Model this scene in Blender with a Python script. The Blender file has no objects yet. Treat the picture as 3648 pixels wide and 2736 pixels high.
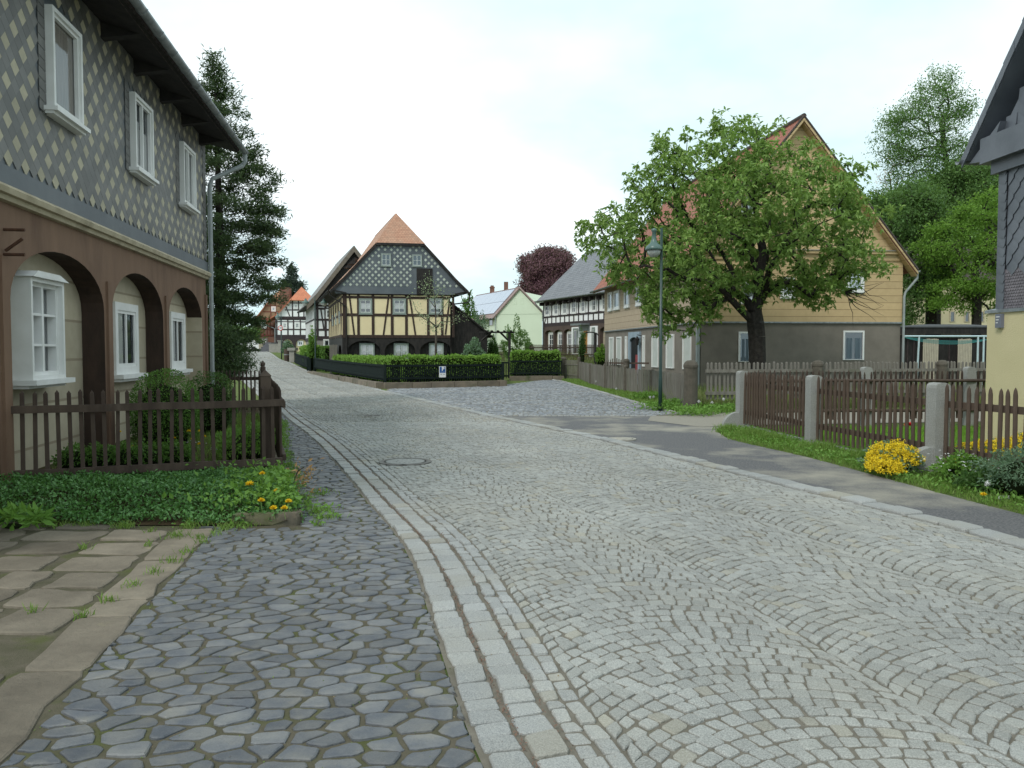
import bpy, math, random
import numpy as np
from mathutils import Vector, Matrix
R=random.Random(7)
rng=np.random.default_rng(7)
SC=bpy.context.scene
COL=SC.collection
PI=math.pi
# ---------------------------------------------------------------- camera model (turns image pixels into world positions)
F=2850.0; E=1.7; TH=math.atan((1368-1250)/F)
def ray(px,py):
    a=(px-1824)/F; v=(py-1368)/F
    return np.array([a, math.cos(TH)-v*math.sin(TH), -math.sin(TH)-v*math.cos(TH)])
def P(px,py,Y):
    d=ray(px,py); t=Y/d[1]
    return np.array([0,0,E])+d*t
KY=[-50,40,55,61,66,75,85,100,130,400]
KZ=[0,0,.12,.25,.45,1.05,1.4,1.6,1.75,2.2]
def sm(a,b,x):
    t=np.clip((x-a)/(b-a),0,1); return t*t*(3-2*t)
def tz(x,y):
    x=np.asarray(x,float); y=np.asarray(y,float)
    z=sum(np.interp(y+d,KY,KZ) for d in (-4,-2,0,2,4))/5
    b=np.interp(y,[46,54,66,80,100],[0,.25,.8,.5,.0])
    return z+b*sm(-6,3,x)
def tzf(x,y): return float(tz(x,y))
def GP(px,py,h=0):
    d=ray(px,py); t=3.0; o=np.array([0,0,E])
    while t<300:
        p=o+d*t
        if p[2]<=tzf(p[0],p[1])+h: break
        t+=.05 if t<60 else .2
    return (float(p[0]),float(p[1]))
# ---------------------------------------------------------------- object helpers
def tag(o,label=None,cat=None,group=None,kind=None):
    if label: o['label']=label
    if cat: o['category']=cat
    if group: o['group']=group
    if kind: o['kind']=kind
    return o
def thing(name,loc,label,cat,group=None,rz=0):
    o=bpy.data.objects.new(name,None); COL.objects.link(o); o.location=loc; o.rotation_euler=(0,0,rz)
    o.empty_display_size=.2
    return tag(o,label,cat,group)
WL={}
def wl(p):
    if p is None: return np.zeros(3)
    l=np.array(p.location[:],float)
    return l+wl(p.parent)
def link(o,parent=None):
    COL.objects.link(o)
    if parent is not None: o.parent=parent
    return o
def auto_uv(me):
    nl=len(me.loops); 
    if nl==0: return
    co=np.empty(len(me.vertices)*3); me.vertices.foreach_get('co',co); co=co.reshape(-1,3)
    vi=np.empty(nl,int); me.loops.foreach_get('vertex_index',vi)
    npoly=len(me.polygons); ls=np.empty(npoly,int); lt=np.empty(npoly,int); nn=np.empty(npoly*3)
    me.polygons.foreach_get('loop_start',ls); me.polygons.foreach_get('loop_total',lt); me.polygons.foreach_get('normal',nn); nn=nn.reshape(-1,3)
    u=np.stack([-nn[:,1],nn[:,0],np.zeros(npoly)],1); L=np.linalg.norm(u,axis=1)
    u[L<.05]=(1,0,0); L[L<.05]=1; u/=L[:,None]
    v=np.cross(nn,u)
    pi=np.repeat(np.arange(npoly),lt)
    p=co[vi]
    uv=np.stack([(p*u[pi]).sum(1),(p*v[pi]).sum(1)],1)
    lay=me.uv_layers.new(name='UVMap'); lay.data.foreach_set('uv',uv.ravel())
class MB:
    def __init__(s): s.v=[]; s.f=[]; s.m=[]
    def add(s,vs,fs,m=0):
        b=len(s.v); s.v.extend([tuple(float(c) for c in q) for q in vs]); s.f.extend([tuple(b+i for i in f) for f in fs]); s.m.extend([m]*len(fs)); return s
    def face(s,vs,m=0): return s.add(vs,[tuple(range(len(vs)))],m)
    def box8(s,b,t,m=0):   # bottom 4, top 4 (ccw seen from above)
        return s.add(list(b)+list(t),[(3,2,1,0),(4,5,6,7),(0,1,5,4),(1,2,6,5),(2,3,7,6),(3,0,4,7)],m)
    def box(s,o,ax,ay,az,m=0):
        o,ax,ay,az=[np.array(q,float) for q in (o,ax,ay,az)]
        if np.dot(np.cross(ax,ay),az)<0: ax,ay=ay,ax
        return s.box8([o,o+ax,o+ax+ay,o+ay],[o+az,o+ax+az,o+ax+ay+az,o+ay+az],m)
    def cbox(s,c,sx,sy,sz,m=0):
        c=np.array(c,float); return s.box(c-np.array([sx,sy,sz])/2,(sx,0,0),(0,sy,0),(0,0,sz),m)
    def prism(s,poly,ext,m=0):
        poly=[np.array(q,float) for q in poly]; ext=np.array(ext,float); n=len(poly)
        nrm=sum(np.cross(poly[i]-poly[0],poly[(i+1)%n]-poly[0]) for i in range(n))
        if np.dot(nrm,ext)<0: poly=poly[::-1]
        vs=poly+[q+ext for q in poly]
        fs=[tuple(range(n-1,-1,-1)),tuple(range(n,2*n))]+[(i,(i+1)%n,n+(i+1)%n,n+i) for i in range(n)]
        return s.add(vs,fs,m)
    def tube(s,pts,rad,n=8,m=0,cap=True):
        pts=[np.array(p,float) for p in pts]; k=len(pts)
        if not hasattr(rad,'__len__'): rad=[rad]*k
        vs=[];prev=None
        for i,p in enumerate(pts):
            t=pts[min(i+1,k-1)]-pts[max(i-1,0)]; t=t/(np.linalg.norm(t)+1e-9)
            if prev is None:
                a=np.array([1,0,0.]) if abs(t[0])<.8 else np.array([0,1.,0]); a=np.cross(t,a)
            else: a=prev-t*np.dot(prev,t)
            a/=np.linalg.norm(a)+1e-9; prev=a; b=np.cross(t,a)
            for j in range(n):
                th=2*PI*j/n; vs.append(p+rad[i]*(math.cos(th)*a+math.sin(th)*b))
        fs=[(i*n+j,i*n+(j+1)%n,(i+1)*n+(j+1)%n,(i+1)*n+j) for i in range(k-1) for j in range(n)]
        if cap: fs+=[tuple(range(n-1,-1,-1)),tuple((k-1)*n+j for j in range(n))]
        return s.add(vs,fs,m)
    def lathe(s,c,prof,n=16,m=0):  # prof [(r,z)]
        return s.tube([(c[0],c[1],c[2]+z) for r,z in prof],[max(r,1e-4) for r,z in prof],n,m)
    def build(s,name,mats,parent=None,loc=None,smooth=False,kind=None):
        me=bpy.data.meshes.new(name)
        base=wl(parent) if parent is not None else np.zeros(3)
        off=base+(np.array(loc,float) if loc is not None else 0)
        V=np.array(s.v,float)-off
        me.from_pydata(V.tolist(),[],s.f)
        if not isinstance(mats,(list,tuple)): mats=[mats]
        for m in mats: me.materials.append(m)
        me.polygons.foreach_set('material_index',s.m)
        if smooth: me.polygons.foreach_set('use_smooth',[True]*len(s.f))
        me.update(); auto_uv(me)
        o=bpy.data.objects.new(name,me); link(o,parent)
        if loc is not None: o.location=loc
        if kind: o['kind']=kind
        return o
def np_mesh(name,V,Q,mats,parent=None,loc=None,mi=None,kind=None,uv=False):
    """V (n,3), Q (m,k) equal-sized faces"""
    base=wl(parent) if parent is not None else np.zeros(3)
    off=base+(np.array(loc,float) if loc is not None else 0)
    me=bpy.data.meshes.new(name); V=np.asarray(V,float)-off; Q=np.asarray(Q,np.int32)
    me.vertices.add(len(V)); me.vertices.foreach_set('co',V.ravel())
    k=Q.shape[1]; me.loops.add(Q.size); me.loops.foreach_set('vertex_index',Q.ravel())
    me.polygons.add(len(Q)); me.polygons.foreach_set('loop_start',np.arange(0,Q.size,k,dtype=np.int32))
    try: me.polygons.foreach_set('loop_total',np.full(len(Q),k,np.int32))
    except Exception: pass
    if not isinstance(mats,(list,tuple)): mats=[mats]
    for m in mats: me.materials.append(m)
    if mi is not None: me.polygons.foreach_set('material_index',np.asarray(mi,np.int32))
    me.update(calc_edges=True); me.validate(); me.shade_flat()
    if uv: auto_uv(me)
    o=bpy.data.objects.new(name,me); link(o,parent)
    if loc is not None: o.location=loc
    if kind: o['kind']=kind
    return o
# ---------------------------------------------------------------- materials
def srgb(r,g,b):
    f=lambda c:(c/255/12.92) if c/255<=.04045 else ((c/255+.055)/1.055)**2.4
    return (f(r),f(g),f(b))
class NT:
    def __init__(s,name):
        s.m=bpy.data.materials.new(name); s.m.use_nodes=True; s.t=s.m.node_tree; s.n=s.t.nodes; s.l=s.t.links
        s.n.clear(); s.out=s.n.new('ShaderNodeOutputMaterial')
    def node(s,t,**k):
        n=s.n.new(t)
        for a,b in k.items(): setattr(n,a,b)
        return n
    def set(s,inp,v):
        if isinstance(v,bpy.types.NodeSocket): s.l.new(v,inp)
        elif v is not None:
            if isinstance(v,(tuple,list)) and len(v)==3 and inp.type=='RGBA': v=(*v,1)
            inp.default_value=v
    def mix(s,f,a,b,bt='MIX'):
        n=s.node('ShaderNodeMix',data_type='RGBA',blend_type=bt); s.set(n.inputs[0],f); s.set(n.inputs[6],a); s.set(n.inputs[7],b); return n.outputs[2]
    def math(s,op,a,b=0,c=None,clamp=False):
        n=s.node('ShaderNodeMath',operation=op,use_clamp=clamp); s.set(n.inputs[0],a); s.set(n.inputs[1],b)
        if c is not None: s.set(n.inputs[2],c)
        return n.outputs[0]
    def coord(s,k='Object',scale=(1,1,1)):
        n=s.node('ShaderNodeTexCoord'); o=n.outputs[k]
        if scale!=(1,1,1):
            m=s.node('ShaderNodeMapping'); s.l.new(o,m.inputs[0]); m.inputs[3].default_value=scale; o=m.outputs[0]
        return o
    def noise(s,scale,detail=5,co=None,rough=.6):
        n=s.node('ShaderNodeTexNoise'); s.set(n.inputs['Scale'],scale); s.set(n.inputs['Detail'],detail); s.set(n.inputs['Roughness'],rough)
        if co is not None: s.l.new(co,n.inputs[0])
        return n.outputs[0]
    def ramp(s,f,lo,hi):
        n=s.node('ShaderNodeMapRange'); n.clamp=True; s.set(n.inputs[0],f); n.inputs[1].default_value=lo; n.inputs[2].default_value=hi; return n.outputs[0]
    def island(s): return s.node('ShaderNodeNewGeometry').outputs['Random Per Island']
    def bump(s,h,st=.5,dist=.01,nrm=None):
        n=s.node('ShaderNodeBump'); n.inputs['Strength'].default_value=st; n.inputs['Distance'].default_value=dist; s.l.new(h,n.inputs['Height'])
        if nrm is not None: s.l.new(nrm,n.inputs['Normal'])
        return n.outputs[0]
    def bsdf(s,col,rough=.8,spec=.3,metal=0,nrm=None,**k):
        n=s.node('ShaderNodeBsdfPrincipled'); s.set(n.inputs['Base Color'],col); s.set(n.inputs['Roughness'],rough); s.set(n.inputs['Specular IOR Level'],spec); s.set(n.inputs['Metallic'],metal)
        if nrm is not None: s.l.new(nrm,n.inputs['Normal'])
        s.l.new(n.outputs[0],s.out.inputs[0]); return n
MATS={}
def mt(name,c1,c2=None,scale=6,lo=.35,hi=.65,rough=.8,spec=.3,metal=0,bump=0,bscale=40,bdist=.01,isl=0,stretch=(1,1,1),c3=None,s3=1.2,l3=.55,h3=.7,co='Object',f3=1):
    if name in MATS: return MATS[name]
    t=NT(name); c=t.coord(co,stretch); col=tuple(c1)
    if c2 is not None: col=t.mix(t.ramp(t.noise(scale,6,c),lo,hi),c1,c2)
    if c3 is not None: col=t.mix(t.math('MULTIPLY',t.ramp(t.noise(s3,5,c),l3,h3),f3),col,c3)
    if isl:
        v=t.math('MULTIPLY_ADD',t.island(),2*isl,1-isl); 
        n=t.node('ShaderNodeHueSaturation'); t.set(n.inputs['Color'],col if isinstance(col,bpy.types.NodeSocket) else (*col,1)); t.l.new(v,n.inputs['Value']); col=n.outputs[0]
    nr=t.bump(t.noise(bscale,5,c),bump,bdist) if bump else None
    t.bsdf(col,rough,spec,metal,nr); MATS[name]=t.m; return t.m
def leafmat(name,c1,c2,c3=None,trans=.3,rough=.5,spec=.25):
    if name in MATS: return MATS[name]
    g_=1.28; c1=tuple(q*g_ for q in c1); c2=tuple(q*g_ for q in c2); c3=tuple(q*g_ for q in c3) if c3 else None
    t=NT(name); i=t.island(); col=t.mix(i,c1,c2)
    big=t.ramp(t.noise(.9,3,t.coord('Object')),.35,.65)
    col=t.mix(t.math('MULTIPLY',big,.5),col,c3 or c2)
    d=t.node('ShaderNodeBsdfPrincipled'); t.set(d.inputs['Base Color'],col); d.inputs['Roughness'].default_value=rough; d.inputs['Specular IOR Level'].default_value=spec
    tr=t.node('ShaderNodeBsdfTranslucent'); t.l.new(t.mix(.4,col,(.25,.4,.05)),tr.inputs[0])
    mx=t.node('ShaderNodeMixShader'); mx.inputs[0].default_value=trans; t.l.new(d.outputs[0],mx.inputs[1]); t.l.new(tr.outputs[0],mx.inputs[2]); t.l.new(mx.outputs[0],t.out.inputs[0])
    MATS[name]=t.m; return t.m
def tilemat(name,c1,c2,dirt,w=.18,h=.16,dirtf=.5,rough=.75,mortar=.006,mc=(.02,.02,.02),st=.6,wavy=False):
    t=NT(name); uv=t.coord('UV'); 
    b=t.node('ShaderNodeTexBrick'); b.offset=.5; t.l.new(uv,b.inputs['Vector']); t.set(b.inputs['Color1'],c1); t.set(b.inputs['Color2'],c2); t.set(b.inputs['Mortar'],mc)
    b.inputs['Scale'].default_value=1; b.inputs['Brick Width'].default_value=w; b.inputs['Row Height'].default_value=h; b.inputs['Mortar Size'].default_value=mortar; b.inputs['Mortar Smooth'].default_value=.3
    d=t.ramp(t.noise(1.3,6,t.coord('Object')),.45,.7)
    col=t.mix(t.math('MULTIPLY',d,dirtf),b.outputs[0],dirt)
    col=t.mix(.35,col,t.mix(t.noise(25,4,uv),(.05,.05,.05),(1,1,1)),'OVERLAY')
    s=t.node('ShaderNodeSeparateXYZ'); t.l.new(uv,s.inputs[0])
    fr=t.math('FRACT',t.math('DIVIDE',s.outputs[1],h)); hh=t.math('SUBTRACT',1,fr)
    if wavy:
        hh=t.math('ADD',hh,t.math('MULTIPLY',t.math('SINE',t.math('MULTIPLY',s.outputs[0],2*PI/w)),.8))
    nr=t.bump(hh,st,.03); nr=t.bump(b.outputs['Fac'],-.4,.01,nr)
    t.bsdf(col,rough,.3,0,nr); MATS[name]=t.m; return t.m
def linemat(name,c1,c2,period,line,lc,vert=True,rough=.85,scale=5,bump=.3,bscale=60,dirt=None,off=0.0):
    """flat paint / boards with grooves every `period` metres (v if vert else u)"""
    t=NT(name); uv=t.coord('UV'); s=t.node('ShaderNodeSeparateXYZ'); t.l.new(uv,s.inputs[0])
    w=t.math('MULTIPLY',t.noise(.7,2,t.coord('Object')),.012)
    q=t.math('ADD',s.outputs[1 if vert else 0],t.math('ADD',w,off)); fr=t.math('FRACT',t.math('DIVIDE',q,period))
    g=t.math('LESS_THAN',fr,line/period)
    idx=t.math('FLOOR',t.math('DIVIDE',q,period)); wn=t.node('ShaderNodeTexWhiteNoise',noise_dimensions='1D'); t.l.new(idx,wn.inputs['W'])
    col=t.mix(t.ramp(t.noise(scale,6,t.coord('Object')),.35,.65),c1,c2)
    col=t.mix(t.math('MULTIPLY',wn.outputs[0],.14),col,(.02,.02,.02))
    if dirt: col=t.mix(t.math('MULTIPLY',t.ramp(t.noise(1.1,5,t.coord('Object')),.5,.75),.6),col,dirt)
    col=t.mix(g,col,lc)
    nr=t.bump(t.math('SUBTRACT',1,g),.5,.02); nr=t.bump(t.noise(bscale,4,uv),bump,.004,nr)
    t.bsdf(col,rough,.25,0,nr); MATS[name]=t.m; return t.m
def granite(name,lo,hi,stain,island=.12):
    t=NT(name); c=t.coord('Object'); sp=t.noise(150,3,c,.7); col=t.mix(t.ramp(sp,.38,.62),lo,hi)
    col=t.mix(t.math('MULTIPLY',t.ramp(t.noise(.8,5,c),.45,.75),.45),col,stain)
    i=t.island(); v=t.math('MULTIPLY_ADD',i,2*island,1-island); v=t.math('MULTIPLY',v,t.math('MULTIPLY_ADD',t.ramp(t.noise(.35,4,c),.35,.65),.22,.86))
    wn=t.node('ShaderNodeTexWhiteNoise',noise_dimensions='1D'); t.l.new(t.math('MULTIPLY',i,917.3),wn.inputs['W'])
    col=t.mix(t.math('MULTIPLY',t.math('GREATER_THAN',wn.outputs[0],.95),.3),col,(.33,.28,.18))
    n=t.node('ShaderNodeHueSaturation'); t.l.new(col,n.inputs['Color']); t.l.new(v,n.inputs['Value'])
    t.bsdf(n.outputs[0],.75,.35,0,t.bump(t.noise(38,6,c),.8,.012)); MATS[name]=t.m; return t.m
# ---------------------------------------------------------------- paving helpers
def catmull(pts,step=.05):
    pts=[np.array(p,float) for p in pts]; pts=[2*pts[0]-pts[1]]+pts+[2*pts[-1]-pts[-2]]; out=[]
    for i in range(1,len(pts)-2):
        a,b,c,d=pts[i-1:i+3]; n=max(2,int(np.linalg.norm(c-b)/step))
        for k in range(n):
            t=k/n; out.append(.5*((2*b)+(c-a)*t+(2*a-5*b+4*c-d)*t*t+(-a+3*b-3*c+d)*t**3))
    out.append(pts[-2]); return np.array(out)
LPTS=[(.55,1.0),(-.114,3.26),(-.394,4.51),(-.886,6.75),(-1.6,8.9),(-2.54,11.7),(-3.88,15.5),(-5.74,20.3),(-7.37,24.7),(-9.9,31),(-12.5,37.9),(-15,44.4),(-19,54.5),(-23.7,66),(-27.5,74),(-34,92),(-39,108)]
RPTS=[(5.7,1.5),(5.3,3),(4.9,4.6),(4.35,6.8),(4.05,7.83),(3.77,8.76),(3.17,10.6),(2.52,12.5),(1.51,15.5),(-.77,20.9),(-4.62,31.06),(-7.2,37.9),(-9.6,44.4),(-13.7,54.9),(-18.6,67.3),(-22,74.5),(-28.5,93),(-34,110)]
LC=catmull(LPTS,.1); RC=catmull(RPTS,.1)
def arcl(C): return np.concatenate([[0],np.cumsum(np.linalg.norm(np.diff(C,axis=0),axis=1))])
LS=arcl(LC); LT=np.gradient(LC,LS,axis=0); LT=np.stack([np.convolve(np.pad(LT[:,k],12,'edge'),np.ones(25)/25,'valid') for k in (0,1)],1); LT/=np.linalg.norm(LT,axis=1)[:,None]
LN=np.stack([LT[:,1],-LT[:,0]],1)
W_=[]
for p,t,n in zip(LC,LT,LN):
    d=RC-p; a=np.abs(d@t); b=d@n; a[(b<0)|(b>9)]=99; W_.append(b[np.argmin(a)])
W_=np.convolve(np.pad(W_,20,'edge'),np.ones(41)/41,'valid')
def LX(s,v):
    s=np.asarray(s,float); p=np.stack([np.interp(s,LS,LC[:,k]) for k in (0,1)],-1); n=np.stack([np.interp(s,LS,LN[:,k]) for k in (0,1)],-1)
    return p+n*np.asarray(v,float)[...,None]
def WW(s): return np.interp(s,LS,W_)
SMAX=LS[-1]
def s_at_y(y): return float(np.interp(y,LC[:,1],LS))
def strip(name,A,B,off,mat,n=None,m=6,kind='structure'):
    A=np.array(A,float);B=np.array(B,float)
    sa=arcl(A);sb=arcl(B); n=n or int(max(sa[-1],sb[-1])/.6)+2
    q=np.linspace(0,1,n)
    a=np.stack([np.interp(q*sa[-1],sa,A[:,k]) for k in (0,1)],1); b=np.stack([np.interp(q*sb[-1],sb,B[:,k]) for k in (0,1)],1)
    u=np.linspace(0,1,m+1)[None,:,None]; G=a[:,None]*(1-u)+b[:,None]*u
    z=tz(G[...,0],G[...,1])+off
    V=np.concatenate([G,z[...,None]],-1).reshape(-1,3)
    i,j=np.meshgrid(np.arange(n-1),np.arange(m),indexing='ij'); k=(i*(m+1)+j).ravel()
    Q=np.stack([k,k+1,k+m+2,k+m+1],1)
    nz=np.cross(V[Q[0,1]]-V[Q[0,0]],V[Q[0,3]]-V[Q[0,0]])[2]
    if nz<0: Q=Q[:,::-1]
    o=np_mesh(name,V,Q,mat,uv=True); o['kind']=kind; return o
def stones(polys,h=.02,top=.82,gap=.008,tilt=.02,hj=.006,full=True,sink=.01,insf=1):
    """polys (N,K,2) ccw -> verts, quads of rounded blocks standing h above the ground"""
    P_=np.asarray(polys,float); N,K,_=P_.shape
    c=P_.mean(1,keepdims=True); d=P_-c; r=np.linalg.norm(d,axis=2,keepdims=True)
    sc=np.clip((r-gap)/r,.3,1); base=c+d*sc
    size=np.sqrt(np.maximum(1e-5,np.abs(.5*np.sum(d[:,:,0]*np.roll(d[:,:,1],-1,1)-d[:,:,1]*np.roll(d[:,:,0],-1,1),axis=1))))
    inset=np.minimum(.013,size*.14)[:,None,None]*insf
    topr=c+(base-c)*np.clip(1-inset/np.maximum(r,1e-4)*1.6,.4,1)
    g=tz(c[:,0,0],c[:,0,1])[:,None]; hh=h+np.clip(rng.normal(0,hj,N),-1.4*hj,1.6*hj)[:,None]; tl=rng.normal(0,tilt,(N,2,1))
    def ring(q,dz,tf): 
        z=tz(q[...,0],q[...,1])+dz+tf*((q[...,0]-c[...,0])*tl[:,0]+(q[...,1]-c[...,1])*tl[:,1])
        return np.concatenate([q,z[...,None]],2)
    if full:
        mid=c+(base-c)*np.clip(1-inset*.35/np.maximum(r,1e-4),.4,1)
        rings=[ring(base,-sink+0*hh,0),ring(mid,hh*.62,.8),ring(topr,hh,1)]
    else: rings=[ring(base,-sink+0*hh,0),ring(topr,hh,1)]
    nr=len(rings); cen=rings[-1].mean(1,keepdims=True); cen[:,:,:2]=c; cen[:,:,2]=g+hh; V=np.concatenate([np.concatenate(rings,1),cen],1).reshape(-1,3)
    q=[]
    for a in range(nr-1):
        for j in range(K): q.append((a*K+j,a*K+(j+1)%K,(a+1)*K+(j+1)%K,(a+1)*K+j))
    t0=(nr-1)*K
    for i in range(0,K,2): q.append((nr*K,t0+i,t0+i+1,t0+(i+2)%K))
    q=np.array(q); Q=(np.arange(N)[:,None,None]*(nr*K+1)+q[None]).reshape(-1,4)
    return V,Q
def quads_to8(C,ch=.16):
    C=np.asarray(C,float); nx=np.roll(C,-1,1); a=C*(1-ch)+nx*ch; b=C*ch+nx*(1-ch)
    return np.stack([a[:,0],b[:,0],a[:,1],b[:,1],a[:,2],b[:,2],a[:,3],b[:,3]],1)
def ccw(Q):
    Q=np.asarray(Q,float); x=Q[...,0];y=Q[...,1]; A=np.sum(x*np.roll(y,-1,-1)-np.roll(x,-1,-1)*y,-1)
    Q[A<0]=Q[A<0][:,::-1]; return Q
def merge(parts):
    V=[];Q=[];b=0
    for v,q in parts: V.append(v);Q.append(q+b);b+=len(v)
    return np.concatenate(V),np.concatenate(Q)
def clip(poly,n,d):
    out=[];k=len(poly)
    for i in range(k):
        a=poly[i];b=poly[(i+1)%k];fa=a[0]*n[0]+a[1]*n[1]-d;fb=b[0]*n[0]+b[1]*n[1]-d
        if fa<=0: out.append(a)
        if (fa<0)!=(fb<0) and fa!=fb:
            t=fa/(fa-fb); out.append((a[0]+(b[0]-a[0])*t,a[1]+(b[1]-a[1])*t))
    return out
def inpoly(p,poly):
    x,y=p;c=False;n=len(poly)
    for i in range(n):
        x1,y1=poly[i];x2,y2=poly[(i+1)%n]
        if (y1>y)!=(y2>y) and x<(x2-x1)*(y-y1)/(y2-y1)+x1: c=not c
    return c
def voro(poly,w,h,ang=0,jit=.42,K=12,margin=0,rnd=None):
    rnd=rnd or R; ca,sa=math.cos(ang),math.sin(ang)
    T=lambda p:((p[0]*ca+p[1]*sa)/w,(-p[0]*sa+p[1]*ca)/h); I=lambda q:(q[0]*w*ca-q[1]*h*sa,q[0]*w*sa+q[1]*h*ca)
    tp=[T(p) for p in poly]; x0=int(min(p[0] for p in tp))-2;x1=int(max(p[0] for p in tp))+3;y0=int(min(p[1] for p in tp))-2;y1=int(max(p[1] for p in tp))+3
    S={}
    for j in range(y0,y1+1):
        for i in range(x0,x1+1): S[i,j]=(i+(.5 if j%2 else 0)+rnd.uniform(-jit,jit),j+rnd.uniform(-jit,jit)*.8)
    out=[]
    for j in range(y0+2,y1-1):
        for i in range(x0+2,x1-1):
            s=S[i,j]
            if not inpoly(I(s),poly): continue
            c=[(s[0]-2,s[1]-2),(s[0]+2,s[1]-2),(s[0]+2,s[1]+2),(s[0]-2,s[1]+2)]
            for dj in (-2,-1,0,1,2):
                for di in (-2,-1,0,1,2):
                    if di or dj:
                        o=S.get((i+di,j+dj))
                        if o is None: continue
                        n=(o[0]-s[0],o[1]-s[1]); d=n[0]*(o[0]+s[0])/2+n[1]*(o[1]+s[1])/2; c=clip(c,n,d)
                        if len(c)<3: break
                if len(c)<3: break
            if len(c)<3: continue
            q=[]
            for a in range(len(c)):
                p,r=c[a],c[(a+1)%len(c)]; q.append((p[0]*.93+r[0]*.07,p[1]*.93+r[1]*.07)); q.append((p[0]*.07+r[0]*.93,p[1]*.07+r[1]*.93))
            q=np.array([I(p) for p in q]); q2=np.vstack([q,q[:1]]); L=arcl(q2); u=np.linspace(0,L[-1],K,endpoint=False)+L[-1]/K*.3
            out.append(np.stack([np.interp(u,L,q2[:,k]) for k in (0,1)],1))
    return ccw(np.array(out))
# ---------------------------------------------------------------- ground
M_ground=mt('grass_ground',(.075,.12,.03),(.13,.15,.05),scale=2.5,rough=.95,spec=.1,bump=.6,bscale=30,bdist=.03,c3=(.12,.10,.06),s3=.6,l3=.55,h3=.8)
M_joint=mt('joint_grit',(.20,.18,.148),(.145,.13,.105),scale=9,rough=.95,spec=.1,bump=.5,bscale=120,c3=(.10,.11,.05),s3=1.6,l3=.62,h3=.75,f3=.5)
M_joint2=mt('mossy_grit',(.12,.105,.078),(.085,.08,.052),scale=7,rough=.95,spec=.1,bump=.6,bscale=90,c3=(.085,.10,.03),s3=2.4,l3=.52,h3=.68,f3=.75)
M_gran=granite('granite',(.215,.215,.205),(.40,.40,.375),(.34,.32,.265))
M_granL=granite('granite_block',(.23,.235,.235),(.41,.41,.395),(.37,.335,.25),.10)
M_bas=mt('basalt',(.098,.106,.122),(.165,.165,.163),scale=5,rough=.6,spec=.35,bump=.8,bscale=28,bdist=.012,isl=.22,c3=(.24,.22,.18),s3=3.5,l3=.56,h3=.8,f3=.7)
M_basf=mt('basalt_worn',(.19,.205,.23),(.27,.28,.29),scale=2,rough=.6,spec=.4,isl=.3,c3=(.36,.34,.30),s3=.8,l3=.5,h3=.8,f3=.6)
M_sand=mt('sandstone_slab',(.15,.128,.10),(.21,.18,.14),scale=3,rough=.8,spec=.2,bump=.9,bscale=16,bdist=.018,isl=.25,c3=(.32,.29,.18),s3=2.1,l3=.66,h3=.74,f3=.6)
M_kerb=mt('kerb_stone',(.17,.14,.10),(.10,.09,.07),scale=5,rough=.9,spec=.15,bump=.7,bscale=22,bdist=.02,isl=.2,c3=(.08,.09,.04),s3=2,l3=.5,h3=.7)
M_asph=mt('gritty_asphalt',(.085,.085,.09),(.20,.195,.195),scale=38,lo=.35,hi=.7,rough=.9,spec=.2,bump=.6,bscale=140,bdist=.01,c3=(.36,.335,.275),s3=.5,l3=.47,h3=.62,f3=.8)
M_soil=mt('soil',(.045,.032,.02),(.075,.055,.032),scale=12,rough=1,spec=.05,bump=.7,bscale=50,bdist=.02,c3=(.05,.07,.02),s3=2,l3=.45,h3=.65)
xs=np.concatenate([np.arange(-140,-50,10),np.arange(-50,30,1.0),np.arange(30,141,8)]); ys=np.concatenate([np.arange(-12,90,1.0),np.arange(90,400,12)])
X,Y=np.meshgrid(xs,ys); Z=tz(X,Y)-.006-.02*sm(36,45,Y)
V=np.stack([X,Y,Z],-1).reshape(-1,3); nx=len(xs); i,j=np.meshgrid(np.arange(len(ys)-1),np.arange(nx-1),indexing='ij'); k=(i*nx+j).ravel()
g=np_mesh('ground',V,np.stack([k,k+1,k+nx+1,k+nx],1),M_ground,uv=True); g['kind']='structure'
sg=np.arange(0,SMAX,.5)
bed_l=LX(sg,0*sg-.02); bed_r=LX(sg,WW(sg)+.34)
road=strip('road_bed',bed_l,bed_r,.002,M_joint,n=len(sg),m=8)
# left pavement sheet and yard
sl=np.arange(0,s_at_y(23),.4); pl=LX(sl,0*sl-.03); pl2=np.stack([np.maximum(pl[:,0]-7.0,-9-0*pl[:,1]),pl[:,1]],1)
pl2[:,0]=np.where(pl[:,1]<8.2,-7.5,np.minimum(pl[:,0]-.2,-2.15-.31*(pl[:,1]-8)))
strip('pavement_bed',pl,pl2,.001,M_joint2,m=8)
# ---- cobbled carriageway
def arc_lane(v0,v1,s0,s1,d,wst,rise,ph):
    out=[]; s=s0+ph-rise; w_nom=v1-v0
    while s<s1:
        n=max(5,int(round(w_nom*1.12/wst*R.uniform(.93,1.07)))); u=np.arange(n+1)/n
        u[1:-1]+=np.array([R.uniform(-.16,.16) for _ in range(n-1)])/n
        dd=d*R.uniform(.94,1.06)
        def pt(u,k):
            arc=rise*(1-(2*u-1)**2); sl=rise*4*(1-2*u)/w_nom; fade=1-np.abs(2*u-1)**4
            v=u*w_nom; S=s+arc
            if k: v=v-sl/(1+sl*sl)*dd*fade; S=S+dd/(1+sl*sl)*fade+dd*(1-fade)
            return v,S
        va,sa=pt(u,0); vb,sb=pt(u,1)
        for i in range(n):
            out.append([(va[i],sa[i]),(va[i+1],sa[i+1]),(vb[i+1],sb[i+1]),(vb[i],sb[i])])
        s+=dd
    o=np.array(out); o+=rng.normal(0,.0055,o.shape)
    return o
G0=.582
parts=[];yfar=50.0; S1=s_at_y(yfar)
NL=3
wref=5.0-G0
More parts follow.
